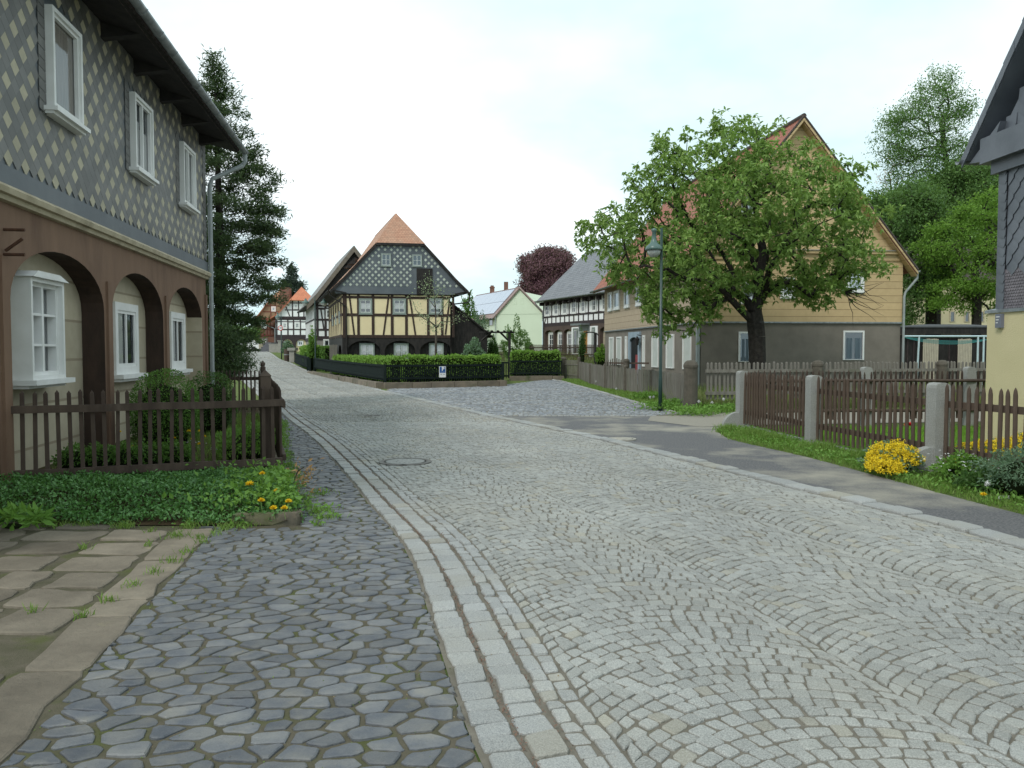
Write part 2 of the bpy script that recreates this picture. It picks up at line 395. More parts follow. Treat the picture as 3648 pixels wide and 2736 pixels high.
for k in range(NL):
    v0=k/NL;v1=(k+1)/NL; wn=wref/NL
    q=arc_lane(0,wn,.2,S1,.108,.098,.33,R.uniform(0,.1))
    vv=(v0+q[...,0]/wn/NL); S=q[...,1]
    pos=LX(S,G0+vv*(WW(S)-G0)); pos=ccw(pos)
    ymid=pos[:,:,1].mean(1); near=ymid<19
    parts.append(stones(quads_to8(pos[near],.12),h=.012,gap=.005,tilt=.03,hj=.0035,full=True,insf=.55))
    parts.append(stones(pos[~near],h=.014,gap=.007,tilt=.05,hj=.006,full=False))
V,Q=merge(parts); o=np_mesh('road',V,Q,M_gran); o['kind']='structure'
# beyond: the same setts as larger rows
def rows(v0,v1,s0,s1,L,jit=.1,n=1):
    out=[]
    for k in range(n):
        a=v0+(v1-v0)*k/n;b=v0+(v1-v0)*(k+1)/n;s=s0+R.uniform(0,L)
        while s<s1:
            l=L*R.uniform(1-jit,1+jit); out.append([(a,s),(b,s),(b,s+l),(a,s+l)]); s+=l
    o=np.array(out); return o+rng.normal(0,.006,o.shape)
def place_rows(q,edge='L'):
    v=q[...,0];S=q[...,1]; return ccw(LX(S,v if edge=='L' else WW(S)+v))
q=rows(0,wref,S1,SMAX-1,.22,.15,26); vv=q[...,0]/wref; far=ccw(LX(q[...,1],G0+vv*(WW(q[...,1])-G0)))
V,Q=stones(far,h=.012,gap=.01,tilt=.04,hj=.005,full=False); o=np_mesh('far_road',V,Q,M_gran); o['kind']='structure'
pp=[]
pp.append(stones(quads_to8(place_rows(rows(.005,.172,.1,s_at_y(60),.175,.3)),.08),h=.020,gap=.006,tilt=.02,insf=.5))
pp.append(stones(quads_to8(place_rows(rows(.196,.365,.1,s_at_y(60),.175,.3)),.08),h=.018,gap=.006,tilt=.02,insf=.5))
pp.append(stones(quads_to8(place_rows(rows(.388,.478,.1,s_at_y(60),.12,.2)),.10),h=.015,gap=.005,tilt=.03,insf=.6))
pp.append(stones(quads_to8(place_rows(rows(.482,.572,.1,s_at_y(60),.13,.2)),.10),h=.015,gap=.005,tilt=.03,insf=.6))
pp.append(stones(quads_to8(place_rows(rows(.03,.29,.1,SMAX-2,.26,.25),'R'),.08),h=.032,gap=.006,tilt=.02,insf=.6))
V,Q=merge(pp); o=np_mesh('gutter',V,Q,M_granL); o['kind']='structure'
# debris in the gutter joint
# ---- basalt pavement (left)
def lx_y(y,off): 
    s=np.interp(y,LC[:,1],LS); return LX(np.array([s]),np.array([off]))[0]
SLB=[(-1.95,2.2),(-2.08,3.34),(-2.2,4.08),(-2.34,4.84),(-2.5,5.82),(-2.83,7.7)]
poly=[tuple(lx_y(y,.04)) for y in np.arange(1.6,24,.8)]+[(-6.4,22.3),(-5.72,19.6),(-4.05,13.8),(-3.2,11.2),(-2.65,9.3),(-2.03,7.55),(-2.93,7.62)]+[(x-.08,y) for x,y in SLB[::-1][1:]]
cells=voro(poly,.172,.122,ang=.15,jit=.42,K=16)
def fit_edge(cells):
    c=cells.reshape(-1,2).copy(); near=LC[LC[:,1]<30]; nn_=LN[:len(near)]
    for a in range(0,len(c),4000):
        q=c[a:a+4000]; i=np.argmin(((q[:,None]-near[None])**2).sum(2),1); v=((q-near[i])*nn_[i]).sum(1); over=np.maximum(0,v+.012); c[a:a+4000]=q-nn_[i]*over[:,None]
    xl=np.where(c[:,1]<7.6,np.interp(c[:,1],S_b[:,1],S_b[:,0])-.03,-99); c[:,0]=np.maximum(c[:,0],xl)
    return c.reshape(cells.shape)
S_b=np.array(SLB); cells=fit_edge(cells)
V,Q=stones(cells,h=.011,gap=.012,tilt=.02,hj=.003,insf=.5); o=np_mesh('pavement',V,Q,M_bas); o['kind']='structure'
# edge strip of long slabs + field of slabs
def slab_quad(a,b,c,d): return [a,b,c,d]
cuts=[1.6,3.0,4.15,5.0,5.35,6.4,7.55]; S_=np.array(SLB)
def bx(y): return float(np.interp(y,S_[:,1],S_[:,0]))
sq=[]
for a,b in zip(cuts[:-1],cuts[1:]): sq.append([(bx(a)-.40,a),(bx(a)-.03,a),(bx(b)-.03,b+.05),(bx(b)-.40,b)])
y=1.8
while y<7.6:
    dy=R.uniform(.36,.52); x=bx(y)-.44
    while x>-6.8:
        w=R.uniform(.4,.8); sq.append([(x-w+.02,y+R.uniform(-.03,.03)),(x,y+R.uniform(-.03,.03)),(x+R.uniform(-.05,.02)-.07*dy,y+dy+R.uniform(-.03,.03)),(x-w+R.uniform(-.03,.05),y+dy+R.uniform(-.03,.03))])
        x-=w+.02
    y+=dy+.02
sq=ccw(np.array(sq)); keep=np.array([R.random()>.06 or i<6 for i in range(len(sq))]); sq=sq[keep]
def dense(C,k=4,amp=.018):
    out=[]
    for c in C:
        n=np.roll(c,-1,0); p=[]
        for a,b in zip(c,n):
            for t in (.07,.35,.65,.93): p.append(a+(b-a)*t+rng.normal(0,amp if .1<t<.9 else .004,2))
        out.append(p)
    return np.array(out)
V,Q=stones(dense(sq),h=.014,gap=.02,tilt=.012,hj=.004); o=np_mesh('slab_path',V,Q,M_sand); o['kind']='structure'
# ---- parking bay of basalt setts
GX=lambda *a:[GP(x,y) for x,y in a]
park_r=GX((2408,1476),(2316,1453),(2127,1396),(2000,1360),(1950,1352))
park_l=[tuple(LX(np.array([s_at_y(y)]),WW(np.array([s_at_y(y)]))+.34)[0]) for y in (17.5,20,23,26,29,31,33)]
rr=LX(np.array([s_at_y(t) for t in np.arange(14,33,1.)]),np.array([float(WW(s_at_y(t)))+.34 for t in np.arange(14,33,1.)]))
rr=rr[(rr[:,1]>20.9)&(rr[:,1]<34.6)]
PK=[(float(rr[0,0]),20.95),(3.6,20.95)]+[park_r[0]]+park_r[1:]+[(-.3,40),(-.4,38.2),(-5.4,35.6)]+[tuple(p) for p in rr[::-1]]
cells=voro(PK,.165,.13,ang=.1,jit=.36,K=6)
V,Q=stones(cells,h=.014,gap=.012,tilt=.05,hj=.005,full=False); o=np_mesh('parking_bay',V,Q,M_basf); o['kind']='structure'
m=MB(); m.face([(x,y,.004) for x,y in [(rr[0,0]-.1,20.9),(4.4,20.9),(4.9,22.6)]+park_r+[(-.3,40.5),(-5.6,36)]+[tuple(p) for p in rr[::-1]]])
m.build('parking_bed',M_joint).__setitem__('kind','structure')
def stone_line(A,B,w,L,name,mat,h=.03,n=1):
    A=np.array(A);B=np.array(B);d=B-A;D=np.linalg.norm(d);d/=D;nn=np.array([d[1],-d[0]]);out=[]
    for k in range(n):
        s=0
        while s<D:
            l=L*R.uniform(.75,1.25);out.append([A+d*s+nn*w*k,A+d*(s+l)+nn*w*k,A+d*(s+l)+nn*w*(k+1),A+d*s+nn*w*(k+1)]);s+=l
    return stones(quads_to8(ccw(np.array(out)+rng.normal(0,.005,(len(out),4,2)))),h=h,gap=.008)
pl_=[stone_line((float(rr[0,0]),20.8),(3.7,20.8),.1,.14,'',None,n=1)]
for a,b in zip(park_r[:-1],park_r[1:]): pl_.append(stone_line(a,b,.14,.2,'',None,h=.05))
V,Q=merge(pl_); o=np_mesh('parking_edging',V,Q,M_granL); o['kind']='structure'
# ---- gritty path / yard on the right
yy=np.arange(3,20.9,.6); inner=LX(np.array([s_at_y(t) for t in yy]),np.array([float(WW(s_at_y(t)))+.30 for t in yy]))
order=np.argsort(inner[:,1]); inner=inner[order]
vy=[1.0,4.5,6.5,8.4,9.4,10.7,12.7,15.3,17.0,18.2,19.6,22.6]; vx=[6.35,5.9,5.6,5.27,5.12,4.97,4.74,4.15,4.35,7.0,9.0,4.6]
yo=np.arange(inner[0,1],20.9,.6)
outer=np.stack([np.interp(inner[:,1],vy[:9]+[18.3,20.9],vx[:9]+[5.2,4.9]),inner[:,1]],1)
strip('gravel_path',inner,outer,.003,M_asph,n=60,m=10)
m=MB(); m.face([(x,y,.009) for x,y in [(4.2,17.75),(5.2,18.15),(14,19.6),(14,22.3),(5.4,22.0),(4.6,20.95),(3.6,20.7),(3.3,19.4)]]); m.build('driveway',mt('pale_gravel',(.31,.285,.235),(.24,.225,.195),scale=30,rough=.95,spec=.1,bump=.5,bscale=100)).__setitem__('kind','structure')
# ---- kerbs of the left bed, soil
kb=[(-2.06,7.78),(-2.68,9.4),(-3.25,11.2),(-4.1,13.8),(-5.8,19.6),(-6.6,22.2)]
q=[]
for a,b in zip(kb[:-1],kb[1:]):
    a=np.array(a);b=np.array(b);D=np.linalg.norm(b-a);n=max(1,round(D/.75))
    for i in range(n):
        p=a+(b-a)*(i+.01)/n;r=a+(b-a)*(i+.99)/n;d=(b-a)/D;nn=np.array([-d[1],d[0]]); w=.17+R.uniform(-.02,.02); j=R.uniform(-.02,.02)
        q.append([p+nn*j,r+nn*j,r+nn*(w+j),p+nn*(w+j)])
q.append([(-2.75,7.70),(-2.08,7.72),(-2.1,7.86),(-2.75,7.85)])
V,Q=stones(dense(ccw(np.array(q)),amp=.012),h=.10,gap=.01,tilt=.03,hj=.015); o=np_mesh('kerb_stones',V,Q,M_kerb); o['kind']='structure'
KB=np.array(kb)
def bedx(y): return float(np.interp(y,KB[:,1],KB[:,0]))
def soilz(x,y): return .012+.098*sm(7.7,8.6,y)+.05*sm(8.4,9.6,y)*sm(-2.2,-3.2,x+.3*(y-8))
n=26;Vs=[]
ys_=np.linspace(7.70,22.5,40)
for y_ in ys_:
    x0=-4.30-.152*y_-.4 if y_<19.5 else -12
    for k in range(n):
        x=x0+(bedx(y_)-.12-x0)*k/(n-1); Vs.append((x,y_,float(soilz(x,y_)) if k<n-1 else .06))
i,j=np.meshgrid(np.arange(len(ys_)-1),np.arange(n-1),indexing='ij');k=(i*n+j).ravel()
o=np_mesh('garden_soil',np.array(Vs),np.stack([k,k+1,k+n+1,k+n],1),M_soil,uv=True); o['kind']='structure'
# ---- manhole covers
def manhole(px,py,r,label,mat1,mat2):
    x,y=GP(px,py); t=thing('manhole_cover',(x,y,tzf(x,y)),label,'manhole cover')
    f=MB(); f.lathe((x,y,0),[(r,.0),(r,.026),(r*.80,.026),(r*.79,.012)],40); f.build('rim',mat1,t)
    l=MB(); l.lathe((x,y,0),[(r*.78,.0),(r*.78,.024),(r*.72,.027),(r*.3,.028),(.001,.028)],36)
    for k in range(12):
        a=k*PI/6; l.box((x+math.cos(a)*r*.35-.01,y+math.sin(a)*r*.35-.01,.02),(.03,0,0),(0,.03,0),(0,0,.012))
    l.build('lid',mat2,t); return t
M_iron=mt('cast_iron',(.20,.19,.175),(.13,.12,.11),scale=20,rough=.7,spec=.4,metal=.3,bump=.5,bscale=60)
M_lid=mt('lid_infill',(.34,.34,.32),(.26,.26,.25),scale=30,rough=.8,bump=.4,bscale=80)
manhole(1444,1650,.40,'large round manhole cover in the near cobbles by the left gutter',M_iron,M_lid)
manhole(1327,1483,.20,'small round manhole cover farther up the cobbled road',M_iron,M_iron)
manhole(2214,1567,.28,'pale round manhole cover in the gravel path beyond the granite edging',mt('pale_concrete',(.42,.39,.33),(.34,.32,.28),scale=12,rough=.9,bump=.3),MATS['pale_concrete'])
# ---------------------------------------------------------------- building materials
M_white=mt('white_paint',(.78,.78,.77),(.70,.70,.68),scale=3,rough=.5,spec=.3)
M_whitew=mt('white_wash',(.88,.88,.88),(.80,.80,.79),scale=2,rough=.9,bump=.2,bscale=30,bdist=.005)
M_sash=mt('pale_sash',(.62,.66,.62),(.55,.58,.54),scale=5,rough=.6)
M_grey=mt('grey_green_paint',(.25,.29,.27),(.20,.235,.215),scale=5,rough=.7)
M_curt=mt('net_curtain',(.62,.62,.60),(.48,.48,.47),scale=9,rough=1,stretch=(6,6,.3))
M_dark=mt('dark_room',(.012,.013,.014),rough=.9)
M_lead=mt('weathered_zinc',(.18,.20,.21),(.30,.32,.33),scale=7,rough=.45,spec=.4,metal=.5,bump=.15,bscale=30)
M_zinc=mt('pale_pipe',(.33,.36,.36),(.26,.29,.29),scale=4,rough=.5,spec=.4,metal=.1)
M_black=mt('tarred_timber',(.014,.013,.013),(.032,.028,.026),scale=8,rough=.7,spec=.25,bump=.4,bscale=25,stretch=(1,1,.3))
M_btim=mt('brown_timber',(.035,.022,.018),(.060,.038,.03),scale=8,rough=.8,bump=.4,bscale=25)
M_dtim=mt('dark_timber',(.035,.026,.028),(.06,.045,.046),scale=8,rough=.8,bump=.3,bscale=25)
def glassmat(name,refl,dark=(.02,.025,.03),clear=.5):
    t=NT(name); g=t.node('ShaderNodeBsdfGlossy'); g.inputs['Roughness'].default_value=.04; g.inputs[0].default_value=(.8,.85,.9,1)
    n=t.bump(t.noise(3,2,t.coord('Object')),.12,.01); t.l.new(n,g.inputs['Normal'])
    d=t.node('ShaderNodeBsdfDiffuse'); d.inputs[0].default_value=(*dark,1); tr=t.node('ShaderNodeBsdfTransparent')
    a=t.node('ShaderNodeMixShader'); a.inputs[0].default_value=clear; t.l.new(d.outputs[0],a.inputs[1]); t.l.new(tr.outputs[0],a.inputs[2])
    b=t.node('ShaderNodeMixShader'); b.inputs[0].default_value=refl; t.l.new(a.outputs[0],b.inputs[1]); t.l.new(g.outputs[0],b.inputs[2]); t.l.new(b.outputs[0],t.out.inputs[0]); return t.m
M_glass=glassmat('window_glass',.16,clear=.85); M_glassd=glassmat('dark_glass',.16,clear=0.); M_glassg=glassmat('grey_glass',.34,clear=.0,dark=(.10,.11,.12))
def nrm(v): v=np.array(v,float); return v/np.linalg.norm(v)
class Wall:
    """vertical plane from A to B; normal points to the right-hand side of travel B->A flipped by side"""
    def __init__(s,A,B,toward=(0,0)):
        s.A=np.array(A,float)[:2]; s.B=np.array(B,float)[:2]; s.L=float(np.linalg.norm(s.B-s.A)); s.t=(s.B-s.A)/s.L
        n=np.array([s.t[1],-s.t[0]]); 
        if np.dot(np.array(toward)-s.A,n)<0: n=-n
        s.n=n
    def p(s,a,z,d=0): q=s.A+s.t*a+s.n*d; return np.array([q[0],q[1],z])
    def px(s,x,y,d=0):
        r=ray(x,y); A=s.A+s.n*d; den=np.dot(r[:2],s.n); k=np.dot(A,s.n)/den; q=r*k+np.array([0,0,E]); return float(np.dot(q[:2]-A,s.t)),float(q[2])
    def at(s,Y): return (Y-s.A[1])/s.t[1]
def wbox(m,w,s0,s1,z0,z1,d0,d1,mi=0):
    a,b=min(s0,s1),max(s0,s1); c,e=min(z0,z1),max(z0,z1)
    return m.box(w.p(a,c,d0),w.t3*(b-a),w.n3*(d1-d0),(0,0,e-c),mi)
Wall.t3=property(lambda s:np.array([s.t[0],s.t[1],0.])); Wall.n3=property(lambda s:np.array([s.n[0],s.n[1],0.]))
def beam(m,w,s0,z0,s1,z1,wd,d0=0,d1=.03,mi=0):
    a=np.array([s0,z0],float);b=np.array([s1,z1],float);t=b-a;L=np.linalg.norm(t);t/=L;n=np.array([-t[1],t[0]])*wd/2
    q=[a-n,b-n,b+n,a+n]; return m.prism([w.p(x[0],x[1],d0) for x in q],w.n3*(d1-d0),mi)
def wpoly(m,w,pts,d0,d1,mi=0):
    return m.prism([w.p(a,z,d0) for a,z in pts],w.n3*(d1-d0),mi)
def window(par,w,box,d=0,cmat=None,cas=.08,casd=.05,sash=.045,bars=(1,2),mats=None,glass=None,curtain=None,sill=None,split=None,name='window',label=None,reveal=False,lintel=False):
    """box=(s0,s1,z0,z1) outer size of the casing. Casing is the window mesh; sash, pane, curtain, sill are its parts."""
    s0,s1,z0,z1=box; M0,M1=mats or (M_white,M_white)
    m=MB()
    wbox(m,w,s0,s0+cas,z0,z1,d,d+casd); wbox(m,w,s1-cas,s1,z0,z1,d,d+casd)
    wbox(m,w,s0+cas,s1-cas,z1-cas,z1,d,d+casd-.002); wbox(m,w,s0+cas,s1-cas,z0,z0+cas,d,d+casd-.002)
    o=m.build(name,M0,par)
    if label: o['label']=label
    a,b,c,e=s0+cas,s1-cas,z0+cas,z1-cas
    g=MB(); gd=d+casd*.35
    g.face([w.p(a,c,gd),w.p(b,c,gd),w.p(b,e,gd),w.p(a,e,gd)]); g.build('pane',glass or M_glassd,o)
    f=MB(); fd0,fd1=gd+.002,d+casd*.75
    wbox(f,w,a,a+sash,c,e,fd0,fd1); wbox(f,w,b-sash,b,c,e,fd0,fd1); wbox(f,w,a+sash,b-sash,e-sash,e,fd0,fd1-.002); wbox(f,w,a+sash,b-sash,c,c+sash,fd0,fd1-.002)
    nx_,nz_=bars; bw=sash*.75
    for k in range(1,nx_+1):
        x=a+(b-a)*k/(nx_+1); wbox(f,w,x-bw*.7,x+bw*.7,c+sash,e-sash,fd0,fd1-.001)
    for k in range(1,nz_+1):
        z=c+(e-c)*(k/(nz_+1) if split is None else split[k-1]); wbox(f,w,a+sash,b-sash,z-bw*.4,z+bw*.4,fd0,fd1-.006)
    f.build('sash',M1,o)
    if curtain or glass is M_glass:
        q=MB(); q.face([w.p(a,c,d+.004),w.p(b,c,d+.004),w.p(b,e,d+.004),w.p(a,e,d+.004)]); q.build('room_backing',M_dark,o)
    if curtain:
        q=MB(); cd=d+casd*.22
        for (x0,x1,zz0,zz1) in curtain:
            n=14; X0=a+(b-a)*x0; X1=a+(b-a)*x1; Z0=c+(e-c)*zz0; Z1=c+(e-c)*zz1
            for k in range(n):
                u0=X0+(X1-X0)*k/n;u1=X0+(X1-X0)*(k+1)/n; dd=.005*(k%2); de=.005*((k+1)%2)
                q.face([w.p(u0,Z0,cd+dd),w.p(u1,Z0,cd+de),w.p(u1,Z1,cd+de),w.p(u0,Z1,cd+dd)])
        q.build('curtain',cmat or M_curt,o)
    if sill:
        q=MB(); ov,dp,h=sill; wbox(q,w,s0-ov,s1+ov,z0-h,z0+.003,d,d+dp); wbox(q,w,s0-ov*.6,s1+ov*.6,z0-h*1.7,z0-h,d,d+dp*.7); q.build('sill',M0,o)
    return o
def arcade(w,zb,zt,arches,S0,S1,depth,n=18,mi=(0,1),d=0,pw=2.0):
    """front plane pierced by arches (s0,s1,spring,apex), with soffits going `depth` back"""
    m=MB(); cur=S0
    for (a,b,zs,za) in arches:
        m.face([w.p(cur,zb,d),w.p(a,zb,d),w.p(a,zt,d),w.p(cur,zt,d)],mi[0])
        c=(a+b)/2;r=(b-a)/2;pt=[]
        for k in range(n+1):
            th=PI-PI*k/n; pt.append((c+r*math.cos(th),zs+(za-zs)*abs(math.sin(th))**(2/pw)))
        prof=[(a,zb)]+pt+[(b,zb)]
        for (x0,y0),(x1,y1) in zip(pt[:-1],pt[1:]):
            m.face([w.p(x0,y0,d),w.p(x1,y1,d),w.p(x1,zt,d),w.p(x0,zt,d)],mi[0])
        for (x0,y0),(x1,y1) in zip(prof[:-1],prof[1:]):
            m.face([w.p(x0,y0,d),w.p(x0,y0,d-depth),w.p(x1,y1,d-depth),w.p(x1,y1,d)],mi[1])
        cur=b
    m.face([w.p(cur,zb,d),w.p(S1,zb,d),w.p(S1,zt,d),w.p(cur,zt,d)],mi[0])
    return m
def slates(w,inside,box,tw,th,d=.012,skip=None,gap=.006,dirn=1,lights=True,tilt=.5):
    s0,s1,z0,z1=box; Vv=[];mi=[]
    nj=int((z1-z0)/th*2)+3; ni=int((s1-s0)/tw)+3
    for j in range(-1,nj):
        for i in range(-1,ni):
            x=s0+(i+(.5 if j%2 else 0))*tw; z=z0+j*th/2
            if not inside(x,z): continue
            lt=(j%4==1 and i%2==0) or (j%4==3 and i%2==1)
            lt=lt and R.random()>.03
            hx,hz=tw/2-gap*.3,th/2-gap*.3
            pts=[(-hx,0),(0,-hz),(hx,0),(0,hz)]
            # the slate leans out along one diagonal so each edge throws a line
            dd=[d+.007*( (dirn*p[0]/hx)*.5 - p[1]/hz*.5)*tilt*2+R.uniform(-.001,.001) for p in pts]
            b=[w.p(x+p[0],z+p[1],q) for p,q in zip(pts,dd)]; bk=[w.p(x+p[0]*.97,z+p[1]*.97,d-.010) for p in pts]
            Vv.append(np.array(bk+b)); mi.append(1 if (lt and lights) else 0)
    if not Vv: return None
    Vv=np.array(Vv); N=len(Vv); q=np.array([(4,5,6,7),(0,1,5,4),(1,2,6,5),(2,3,7,6),(3,0,4,7)])
    Q=(np.arange(N)[:,None,None]*8+q[None]).reshape(-1,4)
    return Vv.reshape(-1,3),Q,np.repeat(mi,5)
def roof_slab(m,e0,e1,r1,r0,th=.09,mi=0):
    """roof plane: eave e0->e1, ridge r0->r1 (3D), with thickness downward"""
    e0,e1,r1,r0=[np.array(q,float) for q in (e0,e1,r1,r0)]
    n=np.cross(e1-e0,r0-e0); n/=np.linalg.norm(n); n=n if n[2]>0 else -n
    return m.prism([e0,e1,r1,r0],-n*th,mi)
def gutter(par,a,b,r=.065,mat=None,name='gutter',sag=0):
    a=np.array(a,float);b=np.array(b,float);t=nrm(b-a);o=nrm(np.cross(t,(0,0,1)));m=MB();n=8;vs=[]
    for P0 in (a,b):
        for rr in (r,r-.008):
            for k in range(n+1):
                th=PI*k/n; vs.append(P0+o*rr*math.cos(th)-np.array([0,0,1])*rr*math.sin(th))
    k1=n+1; fs=[]
    for k in range(n):
        fs.append((k,k+1,2*k1+k+1,2*k1+k)); fs.append((k1+k+1,k1+k,3*k1+k,3*k1+k+1))
    for q in (0,2*k1):
        for k in range(n): fs.append((q+k,q+k1+k,q+k1+k+1,q+k+1))
    for k in (0,n): fs.append((k,2*k1+k,3*k1+k,k1+k))
    m.add(vs,fs); L=np.linalg.norm(b-a); c=.35
    while c<L:
        p=a+t*c; m.tube([p+o*(r+.004)*math.cos(PI*j/6)-np.array([0,0,1])*(r+.004)*math.sin(PI*j/6) for j in range(7)],.010,4); c+=.8
    return m.build(name,mat or M_lead,par)
def body(par,fp,z0,z1,mat,name='wall',inset=0):
    m=MB(); m.prism([(x,y,z0) for x,y in fp],(0,0,z1-z0)); return m.build(name,mat,par)
def inpoly2(poly): return lambda x,z:inpoly((x,z),poly)
def chimney(par,c,sx,sy,z0,z1,mat,cap=True):
    m=MB(); m.cbox((c[0],c[1],(z0+z1)/2),sx,sy,z1-z0)
    if cap: m.cbox((c[0],c[1],z1-.12),sx+.12,sy+.12,.1); m.cbox((c[0],c[1],z1+.08),sx*.7,sy*.7,.16)
    return m.build('chimney',mat,par)
M_brick=tilemat('chimney_brick',(.22,.09,.06),(.16,.07,.05),(.1,.07,.05),w=.24,h=.08,mc=(.2,.17,.14),st=.2)
# ================================================================ 1. slate-hung house on the left
M_cream=linemat('cream_boards',(.50,.44,.33),(.44,.385,.285),.56,.035,(.30,.25,.18),rough=.8,bump=.25,bscale=30,dirt=(.36,.31,.22),off=.12)
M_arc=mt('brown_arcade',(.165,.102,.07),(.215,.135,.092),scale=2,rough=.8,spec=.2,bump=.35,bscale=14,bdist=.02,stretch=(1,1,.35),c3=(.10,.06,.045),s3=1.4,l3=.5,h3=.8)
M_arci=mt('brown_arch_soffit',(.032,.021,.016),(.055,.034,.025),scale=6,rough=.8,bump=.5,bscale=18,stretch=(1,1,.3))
M_sl=mt('slate',(.125,.125,.122),(.165,.162,.155),scale=2,rough=.55,spec=.4,isl=.17,bump=.2,bscale=40)
M_sll=mt('pale_slate',(.46,.42,.31),(.39,.36,.27),scale=9,rough=.7,spec=.2,isl=.12)
M_slb=mt('slate_band',(.085,.10,.115),(.12,.135,.15),scale=1.3,rough=.5,spec=.4,bump=.15,bscale=8,c3=(.22,.23,.24),s3=3,l3=.68,h3=.8)
M_slg=mt('slate_gap',(.02,.021,.024),rough=.9)
M_sand2=mt('cornice_paint',(.50,.44,.32),(.43,.37,.26),scale=4,rough=.8,c3=(.28,.24,.17),s3=2,l3=.5,h3=.8)
M_soff=mt('dark_boards',(.022,.020,.020),(.038,.034,.032),scale=6,rough=.85,bump=.3,bscale=20)  # near-black boards for the soffits and the shingled house gable
M_roofd=tilemat('dark_brown_tiles',(.06,.045,.04),(.08,.06,.05),(.04,.04,.035),wavy=True)
LA=(-4.30-.152*5.6,5.6); LB=(-4.30-.152*18.75,18.75)
H1=thing('slate_house',(-8,13,0),'old house with pale diamonds in its slate cladding above brown arches, at the left edge','house')
w1=Wall(LA,LB,(0,10)); zg=.05
s38=w1.px(38,1100)[0]; ar=[]
for x0,x1,sp,ap in ((38,371,2.28,2.98),(400,581,2.30,3.02),(601,719,2.30,3.03)):
    ar.append((w1.px(x0,1100)[0],w1.px(x1,1100)[0],sp,ap))
a0=ar[0]; ar=[(a0[0]-3.3,a0[0]-.34,2.28,2.98)]+ar
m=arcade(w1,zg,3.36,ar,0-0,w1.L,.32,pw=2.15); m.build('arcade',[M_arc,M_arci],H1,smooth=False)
m=MB(); wbox(m,w1,0,w1.L,zg,3.4,-.6,-.321); m.build('log_wall',M_cream,H1)
fp=[w1.p(0,0,-.33)[:2],w1.p(w1.L,0,-.33)[:2],w1.p(w1.L,0,-7.5)[:2],w1.p(0,0,-7.5)[:2]]
m=MB(); 
m.prism([w1.p(0,zg,-.6),w1.p(w1.L-.01,zg,-.6),w1.p(w1.L-.01,zg,-7.5),w1.p(0,zg,-7.5)],(0,0,3.3)); wbox(m,w1,w1.L-.45,w1.L,zg,3.36,-.6,-.001)
m.build('wall',M_cream,H1)
# pilaster posts standing proud of the piers
for c,hw,zt2 in [((p[1]+q[0])/2,.09,2.75) for p,q in zip(ar[:-1],ar[1:])]+[(w1.L-.06,.08,3.0)]:
    m=MB(); wbox(m,w1,c-hw,c+hw,zg,zt2,.0,.035); m.build('arcade_post',M_arc,H1)
# cornice
m=MB(); prof=[(0,3.36),(.06,3.37),(.075,3.42),(.12,3.43),(.14,3.49),(.10,3.53),(.05,3.54),(0,3.56)]
m.prism([w1.p(-.0,z,d) for d,z in prof],w1.t3*(w1.L+.05)); m.build('cornice',M_sand2,H1)
m=MB(); wbox(m,w1,0,w1.L,3.55,3.76,-.3,.055); wbox(m,w1,0,w1.L,3.76,6.62,-.3,.0)
m.prism([w1.p(0,3.4,-.3),w1.p(w1.L,3.4,-.3),w1.p(w1.L,3.4,-7.5),w1.p(0,3.4,-7.5)],(0,0,3.2)); m.build('slate_band',M_slb,H1)
upw=[(w1.px(195,368,.13)[0],w1.px(300,445,.13)[0],4.74,6.0),(w1.px(487,605,.13)[0],w1.px(551,640,.13)[0],4.72,5.96),(w1.px(659,736,.13)[0],w1.px(701,748,.13)[0],4.72,5.96)]
def ins1(x,z):
    if x<.0 or x>w1.L-.2 or z>6.6 or z<3.84: return False
    for a,b,c,d in upw:
        if a-.20<x<b+.06 and c-.08<z<d+.16: return False
    return True
V,Q,mi=slates(w1,ins1,(0,w1.L,3.76,6.6),.215,.217,d=.012,dirn=1,gap=.010,tilt=.5); np_mesh('slate_cladding',V,Q,[M_sl,M_sll],H1,mi=mi)
# edge slates beside windows and corner
m=MB()
def edgeslates(w,x0,x1,z0,z1,step=.13):
    z=z0
    while z<z1: m.prism([w.p(x0,z,.008),w.p(x1,z-.05,.03),w.p(x1,z+step-.06,.03),w.p(x0,z+step-.01,.008)],w.n3*.008); z+=step
for a,b,c,d in upw: m=MB(); edgeslates(w1,a-.15,a-.01,c-.05,d+.1); m.build('edge_slates',M_sl,H1)
m=MB(); edgeslates(w1,w1.L-.2,w1.L,3.85,6.6); m.build('edge_slates',M_sl,H1)
def bigwin(i,box,dd,curt,bars,glass=M_glass,**k):
    s0,s1,z0,z1=box; m=MB(); return window(H1,w1,box,d=.0,cas=.055,casd=.13,sash=.04,bars=bars,glass=glass,curtain=curt,sill=(.07,.19,.05),**k)
bigwin(0,upw[0],0,[(0,1,0,1)],(0,0),cmat=mt('beige_curtain',(.36,.32,.28),(.26,.23,.20),scale=9,rough=1,stretch=(6,6,.3)),label='upper window nearest the left edge, with drawn beige curtain')
bigwin(1,upw[1],0,[(0,.5,0,.72),(.5,1,0,.62)],(1,0))
bigwin(2,upw[2],0,[(0,1,.05,1)],(1,0))
